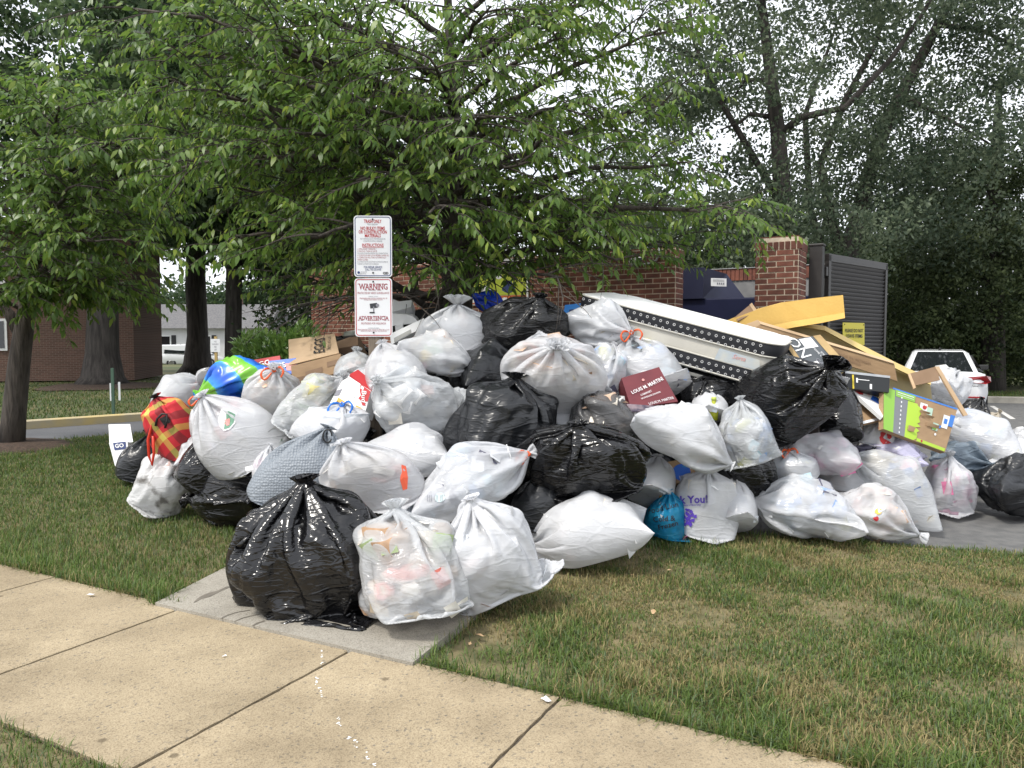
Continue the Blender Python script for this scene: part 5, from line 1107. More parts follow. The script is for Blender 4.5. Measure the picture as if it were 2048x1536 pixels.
def ribbon(parent, m, start, dirs, w_=.018, name='drawstring'):
    """flat plastic strips: each dirs entry is a list of offsets from start"""
    parts = []
    for offs in dirs:
        pts = [Vector(start)] + [Vector(start) + Vector(o) for o in offs]; P2 = []
        for i in range(len(pts) - 1):
            for f in (0, .34, .67): P2.append(pts[i].lerp(pts[i + 1], f))
        P2.append(pts[-1]); V, Fc = [], []
        for k in range(2):
            P2 = [P2[0]] + [(P2[i - 1] + P2[i] * 2 + P2[i + 1]) / 4 for i in range(1, len(P2) - 1)] + [P2[-1]]
        for i, p in enumerate(P2):
            t = (P2[min(i + 1, len(P2) - 1)] - P2[max(i - 1, 0)]).normalized(); s_ = t.cross(Vector((.15, -1, .1))).normalized() * (w_ * (1 - .25 * math.sin(i * 1.7)))
            V += [p - s_, p + s_, p + s_ + Vector((0, .004, 0)), p - s_ + Vector((0, .004, 0))]
            if i: k = 4 * i; Fc += [(k - 4, k - 3, k + 1, k), (k - 2, k - 1, k + 3, k + 2), (k - 3, k - 2, k + 2, k + 1), (k - 1, k - 4, k, k + 3)]
        parts.append((V, Fc))
    return pmesh(name, *merge(parts), m, parent, True)
def knot_tape(parent, m, nk, size, tail=(.08, -.1), flip=1):
    """a drawstring gathered round the neck with two loops hanging out"""
    s = size
    return ribbon(parent, m, nk, [[(-.35 * s, -.25 * s, .12 * s), (-.55 * s, -.45 * s, -.15 * s), (-.35 * s, -.5 * s, -.5 * s), (-.08 * s, -.3 * s, -.1 * s)], [(.3 * s * flip, -.3 * s, .2 * s), (.5 * s * flip, -.4 * s, -.05 * s), (.35 * s * flip, -.4 * s, -.3 * s)], [(-.05 * s, -.15 * s, .12 * s), (.1 * s, -.2 * s, .02 * s), (0, -.2 * s, -.1 * s), (-.1 * s, -.15 * s, .02 * s)]], .008)
BAGS = {}
def bag(key, fm, x0, y0, x1, y1, D, k, ori, label, deep=None, pal='mix', name=None, cat='trash bag', tape=None, group=None, seed=None, warp=.035, full=None, tsize=.2, cont=True, floor=False, tuft=None, coarse=False):
    """fit bag shape k, turned by ori=(yaw, pitch, roll) degrees, into the photographed extent at distance D"""
    Y, _, _ = PROTO[k]; lie = SPECS[k]['lie']; ts = tuft if tuft is not None else [.3, .55, .2, .75, .35][len(BAGS) % 5]
    Y = Y.copy(); nk0 = Y[86].mean(0); Y[87:] = nk0 + (Y[87:] - nk0) * np.array([.55 + .45 * ts, .55 + .45 * ts, ts]); seed = seed if seed is not None else len(BAGS) * 7 + 3
    yaw, pitch, roll = ori
    Rm = Matrix.Rotation(R(roll), 3, 'Y') @ Matrix.Rotation(R(pitch), 3, 'X') @ Matrix.Rotation(R(yaw), 3, 'Z')
    if lie: Rm = Rm @ Matrix.Rotation(R(90), 3, 'Y')
    Rm = np.array(Rm); rg = np.random.default_rng(seed)
    A = Y[:88].reshape(-1, 3) @ Rm.T; lo, hi = np.percentile(A, 3, 0), np.percentile(A, 97, 0); mid = (lo + hi) / 2
    fq = rg.uniform(3, 6, (3, 3)); phs = rg.uniform(0, 6.28, (3, 3))
    for tries in range(5 if floor else 1):
        c = at((x0 + x1) / 2, (y0 + y1) / 2, D); az = math.atan2(c.x, c.y); Rz = np.array(Matrix.Rotation(-az, 3, 'Z'))
        w_ = (x1 - x0) / F * D * math.cos(az); h_ = (y1 - y0) / F * D
        S = np.array([w_ / (hi[0] - lo[0]), (deep if deep else min(max(w_, h_) * .95, .5 * (w_ + h_) * 1.1)) / (hi[1] - lo[1]), h_ / (hi[2] - lo[2])]); size = (w_ + h_) / 2
        base = Vector((c.x, c.y, c.z - h_ / 2)); adj = [1., 1., 0., 0.]
        def T(V):
            B_ = (np.asarray(V) @ Rm.T - mid) * S
            B_ = B_ + np.stack([sum(np.sin(B_[:, j] / size * fq[i, j] + phs[i, j]) for j in range(3)) for i in range(3)], -1) * size * warp * np.array([.35, .8, .35])
            B_[:, 0] = B_[:, 0] * adj[0] + adj[2]; B_[:, 2] = B_[:, 2] * adj[1] + adj[3] + h_ / 2
            return B_ @ Rz.T
        # the warp and the view angle shift the outline a little: bring the seen extent back onto the photographed one
        for _ in range(3):
            Pw = T(Y[:88:4, ::4].reshape(-1, 3)) + np.array(base) - np.array([0, 0, CAM_H])
            zc = Pw @ np.array(_f); ux = 1024 + F * Pw[:, 0] / zc; vy = 768 - F * (Pw @ np.array(_u)) / zc
            u0, u1 = np.percentile(ux, 1.5), np.percentile(ux, 98.5); v0, v1 = np.percentile(vy, 1.5), np.percentile(vy, 98.5)
            fx, fz = (x1 - x0) / (u1 - u0), (y1 - y0) / (v1 - v0)
            adj[0] *= fx; adj[1] *= fz; adj[2] = adj[2] * fx + ((x0 + x1) - (u0 + u1)) / 2 * D / F * .9; adj[3] = adj[3] * fz - ((y0 + y1) - (v0 + v1)) / 2 * D / F * .9
        if floor: D += np.clip((np.percentile(Pw[:, 2], 2) + CAM_H - .02) * D / CAM_H, -.4, .4)
    small = coarse or ((x1 - x0) < 160 and not (full and (x1 - x0) > 118))
    G = Y[::2, ::2] if small else (Y if (x1 - x0) > 205 else Y[:, ::2])
    Rr, C = G.shape[:2]; idx = np.arange(Rr * C).reshape(Rr, C); nx = np.roll(idx, -1, 1)
    q = np.stack([idx[:-1], nx[:-1], nx[1:], idx[1:]], -1).reshape(-1, 4)
    V = T(G.reshape(-1, 3)); g_ = base.z + V[:, 2] < .012; V[g_, 2] = .012 - base.z + rg.uniform(0, .003, g_.sum())
    root = thing(name or {'K': 'black_trash_bag', 'Q': 'black_trash_bag', 'S': 'black_trash_bag', 'G': 'smoke_trash_bag', 'C': 'clear_trash_bag'}.get(fm, 'white_trash_bag'), base, label, cat, group)
    fo = fast('film', V, np.full(len(q), 4), q, FILM[fm], root, None, True)
    if fm in 'WCGTDVL' and cont: contents(k, T, pal, root, seed + 1)
    nk = T(Y[85:88].mean((0, 1))[None])[0]
    if tape: knot_tape(root, tape, nk, tsize, flip=rg.choice([-1, 1]))
    BAGS[key] = (root, fo, nk, V, q, base)
    return root
def onbag(key, body=None, px=0, py=0, hgt=.05, m=None, rot=0, bold=.015, geo=None, off=.006, name='lettering'):
    """print lettering or a flat mark on a bag's film where the photograph shows it, along the line of sight"""
    root, fo, nk, V, q, base = BAGS[key]
    bvh = BVHTree.FromPolygons([tuple(v) for v in V], [tuple(f) for f in q]); eye = Vector((0, 0, CAM_H)) - base
    v, f = text_geo(body, bold) if geo is None else geo; D = base.y; k = hgt * F / D; c_, s_ = math.cos(R(rot)), math.sin(R(rot)); out = []; last = None
    for x, y, _ in v:
        xx, yy = (x * c_ - y * s_) * k, (x * s_ + y * c_) * k; d = (at(px + xx, py - yy, D) - Vector((0, 0, CAM_H))).normalized(); hit = bvh.ray_cast(eye, d)
        p = (hit[0] - d * off) if hit[0] is not None else (last or eye + d * (base.length)); last = p; out.append(p)
    return pmesh(name, out, f, m, root)
# ---------------------------------------------------------------- the bags, front to back
U, LI = 'up', 'lie'
# --- front row
bag('b1', 'K', 468, 972, 780, 1250, 4.85, 5, (200, 4, -3), 'huge glossy black bag standing on the concrete pad before the pile', .78, full=1, floor=True)
bag('b2', 'C', 718, 1024, 934, 1240, 4.78, 1, (20, -14, -10), 'see-through bag of food scraps standing on the concrete pad beside the huge black bag', .60, 'food', full=1, floor=True)
bag('b3', 'V', 880, 1002, 1108, 1224, 5.02, 0, (100, 12, -16), 'pillow-like white bag leaning on the food scrap bag at the pad edge', .45, 'pale', full=1, floor=True)
bag('b4', 'V', 1060, 990, 1295, 1132, 5.72, 9, (180, 0, -14), 'long white bag lying on the grass with a red tied end', .50, 'pale', tape=M_rdraw, full=1, tsize=.10, floor=True)
bag('b5', 'T', 1282, 984, 1374, 1082, 6.1, 6, (60, 0, 6), 'turquoise grocery bag with black lettering for cold and frozen food', .34, 'pink', full=1, name='turquoise_grocery_bag', cat='grocery bag', floor=True)
bag('b6', 'V', 1345, 940, 1478, 1084, 6.22, 13, (14, 0, 2), 'white grocery bag printed Thank You with purple flowers', .45, 'pale', full=1, name='white_grocery_bag', cat='grocery bag', floor=True)
bag('b7', 'V', 1435, 955, 1515, 1064, 6.5, 3, (200, -30, -6), 'plain white bag tucked behind the Thank You bag on the grass', .4, 'pale', floor=True)
bag('b8', 'W', 1510, 956, 1728, 1077, 6.42, 10, (180, 0, 4), 'broad creased white bag with blue scraps lying at the lawn edge', .50, 'blue', full=1, floor=True)
bag('b9', 'W', 1668, 972, 1834, 1080, 6.45, 8, (0, 0, 24), 'white bag with a yellow food label lying at the asphalt edge', .46, 'warm', full=1, floor=True)
bag('b10', 'W', 1628, 928, 1748, 1012, 6.8, 2, (40, -30, 8), 'rounded white bag wedged behind the blue scrap bag', .42, 'warm')
bag('b11', 'C', 1712, 903, 1876, 1058, 6.78, 12, (190, 0, 38), 'long limp see-through bag sliding down onto the asphalt', .5, 'mix', full=1, floor=True)
bag('b12', 'W', 1843, 916, 1952, 1032, 7.05, 5, (10, 8, 0), 'round white bag with pink packaging standing on the asphalt', .45, 'pink', floor=True)
bag('b13', 'Q', 1940, 908, 2125, 1030, 7.15, 10, (30, 0, 2), 'big dull black bag lying on the asphalt at the right end of the pile', .6, full=1, floor=True)
bag('b14', 'N', 1862, 884, 1980, 948, 7.45, 11, (0, 0, 8), 'slate blue patterned bag flattened behind the pink packaging bag', .42, name='slate_blue_bag')
bag('b15', 'W', 1882, 822, 2050, 942, 7.85, 9, (180, 0, 26), 'large white bag slumped against the cardboard play board', .55, 'blue', full=1)
bag('b16', 'V', 1972, 880, 2120, 948, 7.6, 8, (0, 0, -6), 'pleated white bag on top of the big dull black bag', .45, 'pale')
bag('b17', 'W', 1992, 856, 2110, 908, 8.2, 10, (0, 0, 4), 'white bag at the far right end behind the pleated one', .4, 'mix')
bag('b18', 'S', 1912, 798, 1980, 868, 8.7, 2, (0, 10, 20), 'small dark crumpled bag near the sedan bumper', .35)
bag('b19', 'Y', 1958, 826, 2004, 876, 8.95, 5, (0, 0, 30), 'small beige bag on the asphalt behind the dark crumpled bag', .3, name='beige_bag')
bag('b20', 'W', 1830, 735, 1940, 838, 8.3, 1, (0, -50, 25), 'pleated white bag leaning behind the tall cardboard stick', .45, 'pale')
# --- left flank
bag('b22', 'K', 350, 868, 462, 1008, 6.72, 2, (30, 6, 22), 'small glossy black bag with a twisted neck on the left flank', .5, full=1)
bag('b23', 'K', 378, 926, 566, 1048, 6.55, 11, (150, 0, -10), 'loose black bag sagging onto the lawn behind the huge black bag', .6, full=1, floor=True)
bag('b24', 'D', 264, 898, 394, 1034, 7.0, 0, (0, 12, 28), 'white bag with brown grime sitting on the lawn', .5, 'pale', full=1, floor=True)
bag('b25', 'Q', 232, 872, 334, 966, 8.45, 6, (0, 0, 10), 'round black bag at the left end of the pile beside the white carton', .55, full=1, floor=True)
bag('b27', 'W', 676, 855, 895, 965, 5.85, 12, (70, 0, -8), 'large smooth white bag under the crinkled bag in mid pile', .55, 'pale', full=1)
bag('b28', 'W', 648, 886, 844, 1024, 5.35, 6, (0, 20, -24), 'bulging white bag with an orange patch above the food scrap bag', .55, 'warm', full=1)
bag('b29', 'W', 818, 890, 1053, 1044, 5.32, 7, (8, 0, -24), 'long white bag with a loose orange drawstring at its end', .52, 'blue', tape=M_odraw, full=1, tsize=.17)
bag('b30', 'K', 1042, 846, 1290, 1006, 5.62, 5, (0, 34, -6), 'glossy black bag gathered into a knot at the front of the pile', .62, full=1)
bag('b31', 'Q', 1020, 945, 1125, 1065, 5.6, 6, (0, 0, 14), 'black bag squeezed beneath the knotted glossy black bag', .4)
bag('b32', 'Q', 893, 762, 1108, 940, 5.98, 1, (35, 8, 8), 'broad satin black bag with a ragged open neck in mid pile', .6, full=1)
bag('b33', 'V', 1248, 915, 1350, 1012, 6.25, 3, (0, -30, 10), 'plain white bag behind the turquoise grocery bag', .4, 'pale')
bag('b34', 'G', 1143, 782, 1292, 926, 6.12, 1, (120, 10, -20), 'smoky see-through bag of paper under the wine carton', .5, 'warm', full=1)
bag('b35', 'V', 1266, 810, 1458, 942, 6.02, 7, (0, 0, 28), 'shiny white bag draped over the brown fruit carton', .5, 'pale', full=1)
bag('b36', 'K', 1418, 845, 1556, 996, 6.38, 9, (0, 0, 40), 'stretched black bag sloping down to the Thank You bag', .45, full=1)
bag('b37', 'C', 1442, 803, 1558, 938, 6.2, 0, (140, 0, -14), 'see-through bag with a light blue carton inside', .45, 'blue', full=1)
bag('b38', 'V', 1383, 783, 1458, 845, 6.55, 2, (0, -30, -10), 'small white bag holding up the green bottle', .32, 'pale')
bag('b39', 'W', 1542, 866, 1722, 950, 6.62, 11, (70, 0, -4), 'wide white bag with bright pink cloth showing through', .5, 'pink', full=1)
bag('b40', 'W', 1532, 902, 1638, 968, 6.52, 6, (0, 10, -8), 'small white bag with a raised orange drawstring', .38, 'blue', tape=M_odraw, tsize=.14)
bag('b41', 'L', 1712, 878, 1852, 934, 6.98, 8, (180, 0, 10), 'lilac tinted bag with a black scribble beneath the play board', .42, 'pale')
bag('b42', 'V', 1714, 832, 1792, 894, 7.05, 5, (0, 0, 14), 'white store bag with red swirls leaning on the play board', .36, 'pale', name='white_store_bag', cat='store bag')
bag('b43', 'K', 1462, 722, 1686, 890, 6.5, 13, (30, 30, 40), 'large black bag stretched over a square carton under the mattress', .62, full=1, tuft=.8)
bag('b44', 'K', 1638, 772, 1726, 884, 6.75, 4, (0, -25, -6), 'narrow black bag beside the pizza boxes', .45, full=1)
bag('b45', 'V', 1604, 736, 1692, 792, 6.95, 2, (50, -60, 12), 'white take-away bag with a smudged red print', .36, 'warm', name='takeaway_bag', cat='takeaway bag')
# --- middle and upper part
bag('b47', 'W', 484, 738, 602, 848, 6.95, 2, (0, 38, 6), 'plump white bag with its orange drawstring knotted on top', .52, 'warm', tape=M_odraw, full=1, tsize=.2)
bag('b48', 'V', 392, 794, 570, 956, 6.55, 3, (20, 0, -34), 'large white bag with a red and green shield print', .55, 'mix', full=1)
bag('b49', 'V', 380, 798, 446, 905, 6.8, 4, (0, 0, -10), 'narrow white shopping bag with sideways grey lettering', .4, 'pale', tape=M_odraw, tsize=.16)
bag('b50', 'W', 298, 748, 412, 834, 7.7, 9, (0, 0, -18), 'white bag with bright orange gathered neck above the tartan bag', .5, 'pale', tape=M_odraw, tsize=.22)
bag('b51', 'V', 398, 772, 512, 838, 7.25, 12, (0, 0, -6), 'pale white bag under the blue and green sack', .45, 'pale')
bag('b52', 'V', 326, 826, 396, 905, 7.5, 0, (0, -30, 10), 'small white bag behind the tartan bag', .4, 'pale')
bag('b53', 'V', 352, 876, 434, 930, 7.0, 8, (0, 0, -20), 'small white bag with twisted handles below the tartan bag', .36, 'pale')
bag('b55', 'V', 392, 736, 442, 780, 7.75, 2, (0, -60, 0), 'little white bag on the crest behind the blue and green sack', .3, 'pale')
bag('b56', 'C', 553, 752, 700, 886, 6.62, 1, (0, 4, 34), 'pleated see-through bag of cans beside the beer carton', .5, 'green', full=1)
bag('b57', 'V', 583, 810, 736, 902, 6.15, 13, (20, 10, 12), 'white bag with a bright blue drawstring', .5, 'pale', tape=M_bdraw, full=1, tsize=.2)
bag('b59', 'C', 668, 704, 756, 785, 6.98, 2, (0, -30, 0), 'grey see-through bag at the foot of the sign post', .42, 'pale')
bag('b60', 'V', 698, 734, 760, 800, 6.6, 0, (60, -30, 12), 'small white bag behind the red topped beer carton', .34, 'blue')
bag('b61', 'W', 732, 688, 854, 806, 6.45, 3, (0, -28, -16), 'white bag with a seam line in front of the sign post', .5, 'pale', full=1)
bag('b62', 'W', 795, 664, 948, 752, 6.78, 7, (0, 0, 16), 'white bag of mixed paper with its neck twisted to the right', .5, 'mix', full=1)
bag('b63', 'C', 748, 742, 948, 900, 6.18, 1, (60, 40, -50), 'crinkled see-through bag in the middle of the pile', .58, 'pale', full=1)
bag('b64', 'V', 830, 612, 990, 706, 7.3, 6, (30, 0, 4), 'white bag with a tall upright knot on the crest of the pile', .58, 'pale', full=1, tuft=1.3)
bag('b65', 'S', 966, 595, 1138, 712, 7.2, 5, (0, 24, 12), 'black bag pleated round its knot on the crest of the pile', .6, full=1)
bag('b66', 'Q', 890, 688, 1040, 796, 6.85, 11, (20, 0, -14), 'dull black bag behind the fat white bag', .55, full=1)
bag('b67', 'W', 1003, 673, 1210, 842, 6.22, 2, (15, 60, 4), 'fat white bag with a pinched knot facing forward', .62, 'warm', full=1)
bag('b68', 'W', 1168, 688, 1250, 806, 6.62, 1, (0, -25, 20), 'white bag with a purple scrap squeezed beside the fat white bag', .42, 'blue')
bag('b69', 'W', 1228, 674, 1376, 806, 6.85, 4, (40, -25, -20), 'white bag of bottles leaning below the mattress', .5, 'blue', full=1)
bag('b70', 'V', 1132, 600, 1260, 696, 7.25, 10, (-30, 0, 10), 'white bag with an orange drawstring next to the mattress end', .55, 'pale', tape=M_odraw, full=1, tsize=.2)
bag('b71', 'K', 632, 675, 748, 738, 8.05, 8, (0, 0, 0), 'black bag behind the egg carton', .5)
bag('b72', 'K', 772, 682, 880, 745, 7.4, 7, (0, 0, 0), 'black bag between the sign post and the crest', .5)
bag('b73', 'K', 1362, 752, 1476, 825, 6.85, 5, (0, 10, 0), 'crumpled black bag beneath the mattress', .5)
bag('b75', 'U', 946, 582, 1012, 632, 7.95, 8, (0, 0, 30), 'crumpled bright blue bag on the crest before the poster', .4, name='blue_bag', full=1)
bag('b76', 'V', 1710, 655, 1722, 690, 8.9, 2, (0, 0, 0), 'white bag peeping over the yellow sheet below the warning plate', .3, 'pale') if False else None
bag('b77', 'W', 590, 905, 690, 1000, 5.95, 6, (0,-60,0), 'white bag hidden behind the quilted grey bag', .5, 'pale')
bag('b78', 'V', 505, 895, 560, 1010, 5.9, 0, (0, 0, 12), 'white and pink bag edge beside the huge black bag', .4, 'pink')
# --- bags buried in the heap, seen only through the gaps
bl_lab, bl_grp = 'black bag buried deep in the pile, seen only through gaps', 'bags buried inside the pile'
for i, (X, Yd, Zc, s_) in enumerate([(-2.6, 7.7, .38, .75), (-1.9, 7.2, .40, .75), (-1.25, 6.7, .40, .75), (-.6, 6.35, .40, .7), (.05, 6.4, .40, .75), (.6, 6.55, .40, .75), (1.2, 7.0, .42, .8), (1.9, 7.25, .36, .7), (2.6, 7.7, .34, .65), (3.3, 8.1, .34, .65), (-2.2, 8.1, .75, .75), (-1.4, 7.5, .92, .75), (-.7, 7.2, .92, .8), (0, 7.3, 1.0, .8), (.7, 7.3, .95, .8), (1.4, 7.7, .85, .8), (2.1, 8.0, .72, .75), (.0, 8.0, 1.3, .75), (-.8, 8.1, 1.15, .8), (.8, 8.1, 1.15, .75), (-3.2, 8.5, .40, .75), (2.8, 8.4, .62, .7), (-.2, 5.85, .32, .5), (.45, 6.1, .36, .5), (3.9, 8.5, .3, .5), (1.5, 8.4, 1.05, .8), (-1.6, 8.5, 1.0, .8), (-1.3, 6.4, .36, .6), (1.6, 7.0, .66, .5), (-.95, 6.1, .34, .55)]):
    D = Yd; p_ = s_ * F / D / 2; u = 1024 + X / D * F; d0 = at(u, 768, D).z; v = 768 - (Zc - d0) / D * F * math.cos(PITCH) ** 2
    bag('f%d' % i, 'Q', u - p_, v - p_ * .9, u + p_, v + p_ * .9, D, [0, 3, 6, 8, 11][i % 5], (i * 47, 0, 0), bl_lab, s_, group=bl_grp, seed=900 + i, coarse=True)
# --- prints on the bags
M_pink = mat('faded_red_ink', (.65, .28, .26), None, rough=.5); M_gink = mat('faded_green_ink', (.16, .32, .22), None, rough=.5); M_purple = mat('purple_ink', (.10, .05, .42), None, rough=.5)
def blob(n, r, jag=.3, seed=0, sx=1):
    rr = random.Random(seed); V = [(0, 0, 0)] + [(sx * math.cos(2 * math.pi * k / n) * r * rr.uniform(1 - jag, 1 + jag), math.sin(2 * math.pi * k / n) * r * rr.uniform(1 - jag, 1 + jag), 0) for k in range(n)]
    return V, [(0, 1 + k, 1 + (k + 1) % n) for k in range(n)]
onbag('b5', 'Food Lion', 1326, 1016, .062, M_ink, 14); onbag('b5', 'Cold &', 1328, 1038, .062, M_ink, 4); onbag('b5', 'Frozen', 1336, 1051, .06, M_ink, 14)
onbag('b6', 'ank You!', 1378, 1000, .085, M_purple, 2, .03); onbag('b6', 'Have a Nice Day', 1383, 1010, .022, M_purple, 2)
for k in range(16):
    a_ = k * 2.4; onbag('b6', None, 1377 + 15 * math.sqrt(k / 16) * math.cos(a_) , 1036 + 17 * math.sqrt(k / 16) * math.sin(a_), 1, M_purple, geo=blob(8, .016, .5, k), name='flower_print', off=.005 + .0004 * k)
sh = [(-.07, .09, 0), (0, .105, 0), (.07, .09, 0), (.075, 0, 0), (.045, -.06, 0), (0, -.09, 0), (-.045, -.06, 0), (-.075, 0, 0)]
def fan(P): return [(0, 0, 0)] + P, [(0, 1 + k, 1 + (k + 1) % len(P)) for k in range(len(P))]
onbag('b48', None, 453, 842, 1, M_white, -14, geo=fan(sh), name='shield_print', off=.006); onbag('b48', None, 453, 842, .82, M_gink, -14, geo=fan(sh), name='shield_print', off=.008); onbag('b48', None, 452, 841, 1, M_pink, -14, geo=blob(9, .04, .3, 4), name='shield_print', off=.010)
onbag('b49', 'ppin', 405, 848, .12, M_grey_ink, 72, 0)
onbag('b42', None, 1758, 856, 1, M_red, geo=blob(10, .014, .1, 1), name='red_print')
for k, (x, y) in enumerate([(1772, 846), (1776, 858), (1768, 866), (1778, 872), (1764, 878), (1774, 884)]): onbag('b42', None, x, y, 1, M_red, 30 * k, geo=blob(7, .026, .5, k, 1.7), name='red_print', off=.006 + k * .0006)
for k, (x, y) in enumerate([(1628, 752), (1640, 762), (1650, 755), (1635, 768), (1648, 770), (1618, 760)]): onbag('b45', None, x, y, 1, M_pink, 40 * k, geo=blob(7, .022, .6, k + 9), name='red_print', off=.006 + k * .0006)
onbag('b29', None, 880, 995, 1, mat('faint_print', (.45, .55, .55), None, rough=.5), geo=blob(12, .035, .1, 2), name='round_print'); onbag('b29', '||| || |||', 872, 995, .05, M_grey_ink, 0, 0, off=.008)
onbag('b28', None, 806, 955, 1, mat('orange_patch', (.80, .12, .05), None, rough=.4), geo=([(-.01, .09, 0), (.02, .08, 0), (.035, .0, 0), (.03, -.08, 0), (.0, -.09, 0), (-.02, -.02, 0), (0, 0, 0)], [(0, 6, 1), (1, 6, 2), (2, 6, 3), (3, 6, 4), (4, 6, 5), (5, 6, 0)]), name='orange_patch')
onbag('b9', None, 1755, 1028, 1, M_white, -24, geo=fan([(-.045, .07, 0), (.045, .07, 0), (.045, -.07, 0), (-.045, -.07, 0)]), name='food_label'); onbag('b9', None, 1757, 1022, 1, mat('label_yellow', (.75, .45, .08), None, rough=.5), -24, geo=blob(8, .03, .2, 3), name='food_label', off=.009); onbag('b9', None, 1752, 1038, 1, M_red, -24, geo=blob(8, .02, .3, 5), name='food_label', off=.010)
for k, (x, y, a_) in enumerate([(1742, 898, 10), (1752, 902, -50), (1764, 906, -30), (1748, 908, 80)]): onbag('b41', None, x, y, 1, M_ink, a_, geo=fan([(-.05, .005, 0), (.05, .008, 0), (.05, -.004, 0), (-.05, -.006, 0)]), name='scribble_print', off=.006 + k * .0005)
onbag('b70', None, 1220, 645, 1, M_odraw, geo=blob(6, .001), name='red_print')
# ================================================================ other things on the pile
M_card = mat('cardboard', (.40, .265, .15), (.33, .215, .12), 5, .85, .15, 60, stretch=(1, 1, 3)); M_cardin = mat('cardboard_inside', (.24, .155, .095), (.29, .19, .12), 4, .9); M_cardlt = mat('light_cardboard', (.52, .37, .23), (.46, .32, .19), 4, .85)
M_foam = mat('yellow_foam', (.62, .40, .11), (.55, .35, .09), 3, .8, .25, 40); M_ysheet = mat('yellow_sheet', (.52, .42, .20), (.44, .37, .20), 4, .45, .2, 9, translucent=.35)
M_matw = mat('mattress_white', (.80, .80, .79), (.74, .74, .73), 8, .85, .5, 22, bdist=.02); M_mats = mat('mattress_side', (.58, .56, .50), (.50, .48, .43), 3, .75, .15, 8)
def dots_mat():
    m = bpy.data.materials.new('black_band_with_rings'); m.use_nodes = True; b = m.node_tree.nodes['Principled BSDF']; b.inputs['Base Color'].default_value = (.012, .013, .018, 1); b.inputs['Roughness'].default_value = .6; return m
M_band = dots_mat(); M_ringw = mat('ring_print', (.55, .55, .55), None, rough=.6)
def frame(o, xdir, up):
    x = Vector(xdir).normalized(); z = Vector(up); z = (z - x * z.dot(x)).normalized(); y = z.cross(x); return Matrix((( x.x, y.x, z.x, o.x), (x.y, y.y, z.y, o.y), (x.z, y.z, z.z, o.z), (0, 0, 0, 1)))
# ---- mattress: near long side runs from its right front corner up and back to the left
ML, MW_, MT = 1.9, .97, .42
pr_, pl_ = at(1540, 783, 6.55), at(1255, 706, 7.1)
mm = frame(pr_, pr_ - pl_, Vector((-.10, -.03, 1)))      # local +x to the right, +y away, +z up through the thickness
mt = thing('mattress', pr_, 'white mattress with black ringed borders lying tilted on the pile', 'mattress')
mt.matrix_basis = mm
def mat_ring(z0, z1, m, name, inset=0, bul=0):
    r_ = .16; P = []
    for cx, cy, a0 in ((-r_, MW_ - r_, 0), (-ML + r_, MW_ - r_, 90), (-ML + r_, r_, 180), (-r_, r_, 270)):
        for k in range(9): a = R(a0 + 90 * k / 8); P.append((cx + (r_ - inset) * math.cos(a), cy + (r_ - inset) * math.sin(a)))
    n = len(P); lv = [0, .15, .5, .85, 1]; V = []
    for f in lv:
        b_ = bul * (4 * f * (1 - f)); cx, cy = -ML / 2, MW_ / 2
        for x, y in P:
            d = Vector((x - cx, y - cy)).normalized() * b_; sag = .018 * math.sin(x * 2.6) ; V.append((x + d.x, y + d.y, z0 + (z1 - z0) * f + sag))
    Fc = [(i * n + k, i * n + (k + 1) % n, (i + 1) * n + (k + 1) % n, (i + 1) * n + k) for i in range(4) for k in range(n)]
    return V, Fc, n, P
for nm, z0, z1, m_, ins, bul in [('bottom_border', .03, .15, M_band, 0, .008), ('side_panel', .15, .285, M_mats, .010, .006), ('top_border', .285, .40, M_band, 0, .010)]:
    V, Fc, n, P = mat_ring(z0, z1, m_, nm, ins, bul); pmesh(nm, V, Fc, m_, mt, True)
for z in (.03, .15, .285, .40):
    V, Fc, n, P = mat_ring(z, z, M_mats, 'piping', -.004); pts = [Vector(v) for v in V[:n]] + [Vector(V[0])]; tube('piping', pts, .008, M_mats, mt, 6)
for nm, zf, sgn in (('quilted_top', .40, 1), ('underside', .03, -1)):
    _, _, n, P = mat_ring(0, 1, None, ''); V = []; lv = [1, .985, .94, .8, .5, .2]
    for f in lv:
        for x, y in P:
            cx, cy = -ML / 2, MW_ / 2; xx, yy = cx + (x - cx) * f, cy + (y - cy) * f
            V.append((xx, yy, zf + .018 * math.sin(xx * 2.6) + sgn * (.035 * (1 - f ** 6) + (.010 * math.sin(xx * 21) * math.sin(yy * 21) if f < .98 else 0))))
    V.append((-ML / 2, MW_ / 2, zf + sgn * .035)); Fc = [(i * n + k, i * n + (k + 1) % n, (i + 1) * n + (k + 1) % n, (i + 1) * n + k)[::sgn] for i in range(5) for k in range(n)] + [(5 * n + k, 5 * n + (k + 1) % n, 6 * n)[::sgn] for k in range(n)]
    pmesh(nm, V, Fc, M_matw, mt, True)
parts = []
for zc, in ((.09,), (.3425,)):
    for row in (-1, 1):
        for k in range(27):
            x = -.14 - k * .064 - (.032 if row > 0 else 0); z = zc + row * .029 + .018 * math.sin(x * 2.6); n = 10
            V = [(x + r_ * math.cos(2 * math.pi * i / n), -.0125, z + r_ * math.sin(2 * math.pi * i / n)) for r_ in (.013, .0075) for i in range(n)]; parts.append((V, [(i, (i + 1) % n, n + (i + 1) % n, n + i) for i in range(n)]))
tag(pmesh('ring_print', *merge(parts), M_ringw, mt), kind='stuff')
pmesh('label_patch', [(-.52, -.012, .15), (-.12, -.012, .15), (-.15, -.014, .24), (-.50, -.014, .255)], [(0, 1, 2, 3)], mat('label_blue', (.36, .45, .55), (.55, .55, .5), 6, .6, lo=.3), mt)
V, Fc = text_geo('Serta', .0, .3); pmesh('lettering', [(-.32 + x * .055, -.017, .215 + y * .055) for x, y, _ in V], Fc, M_pink, mt)
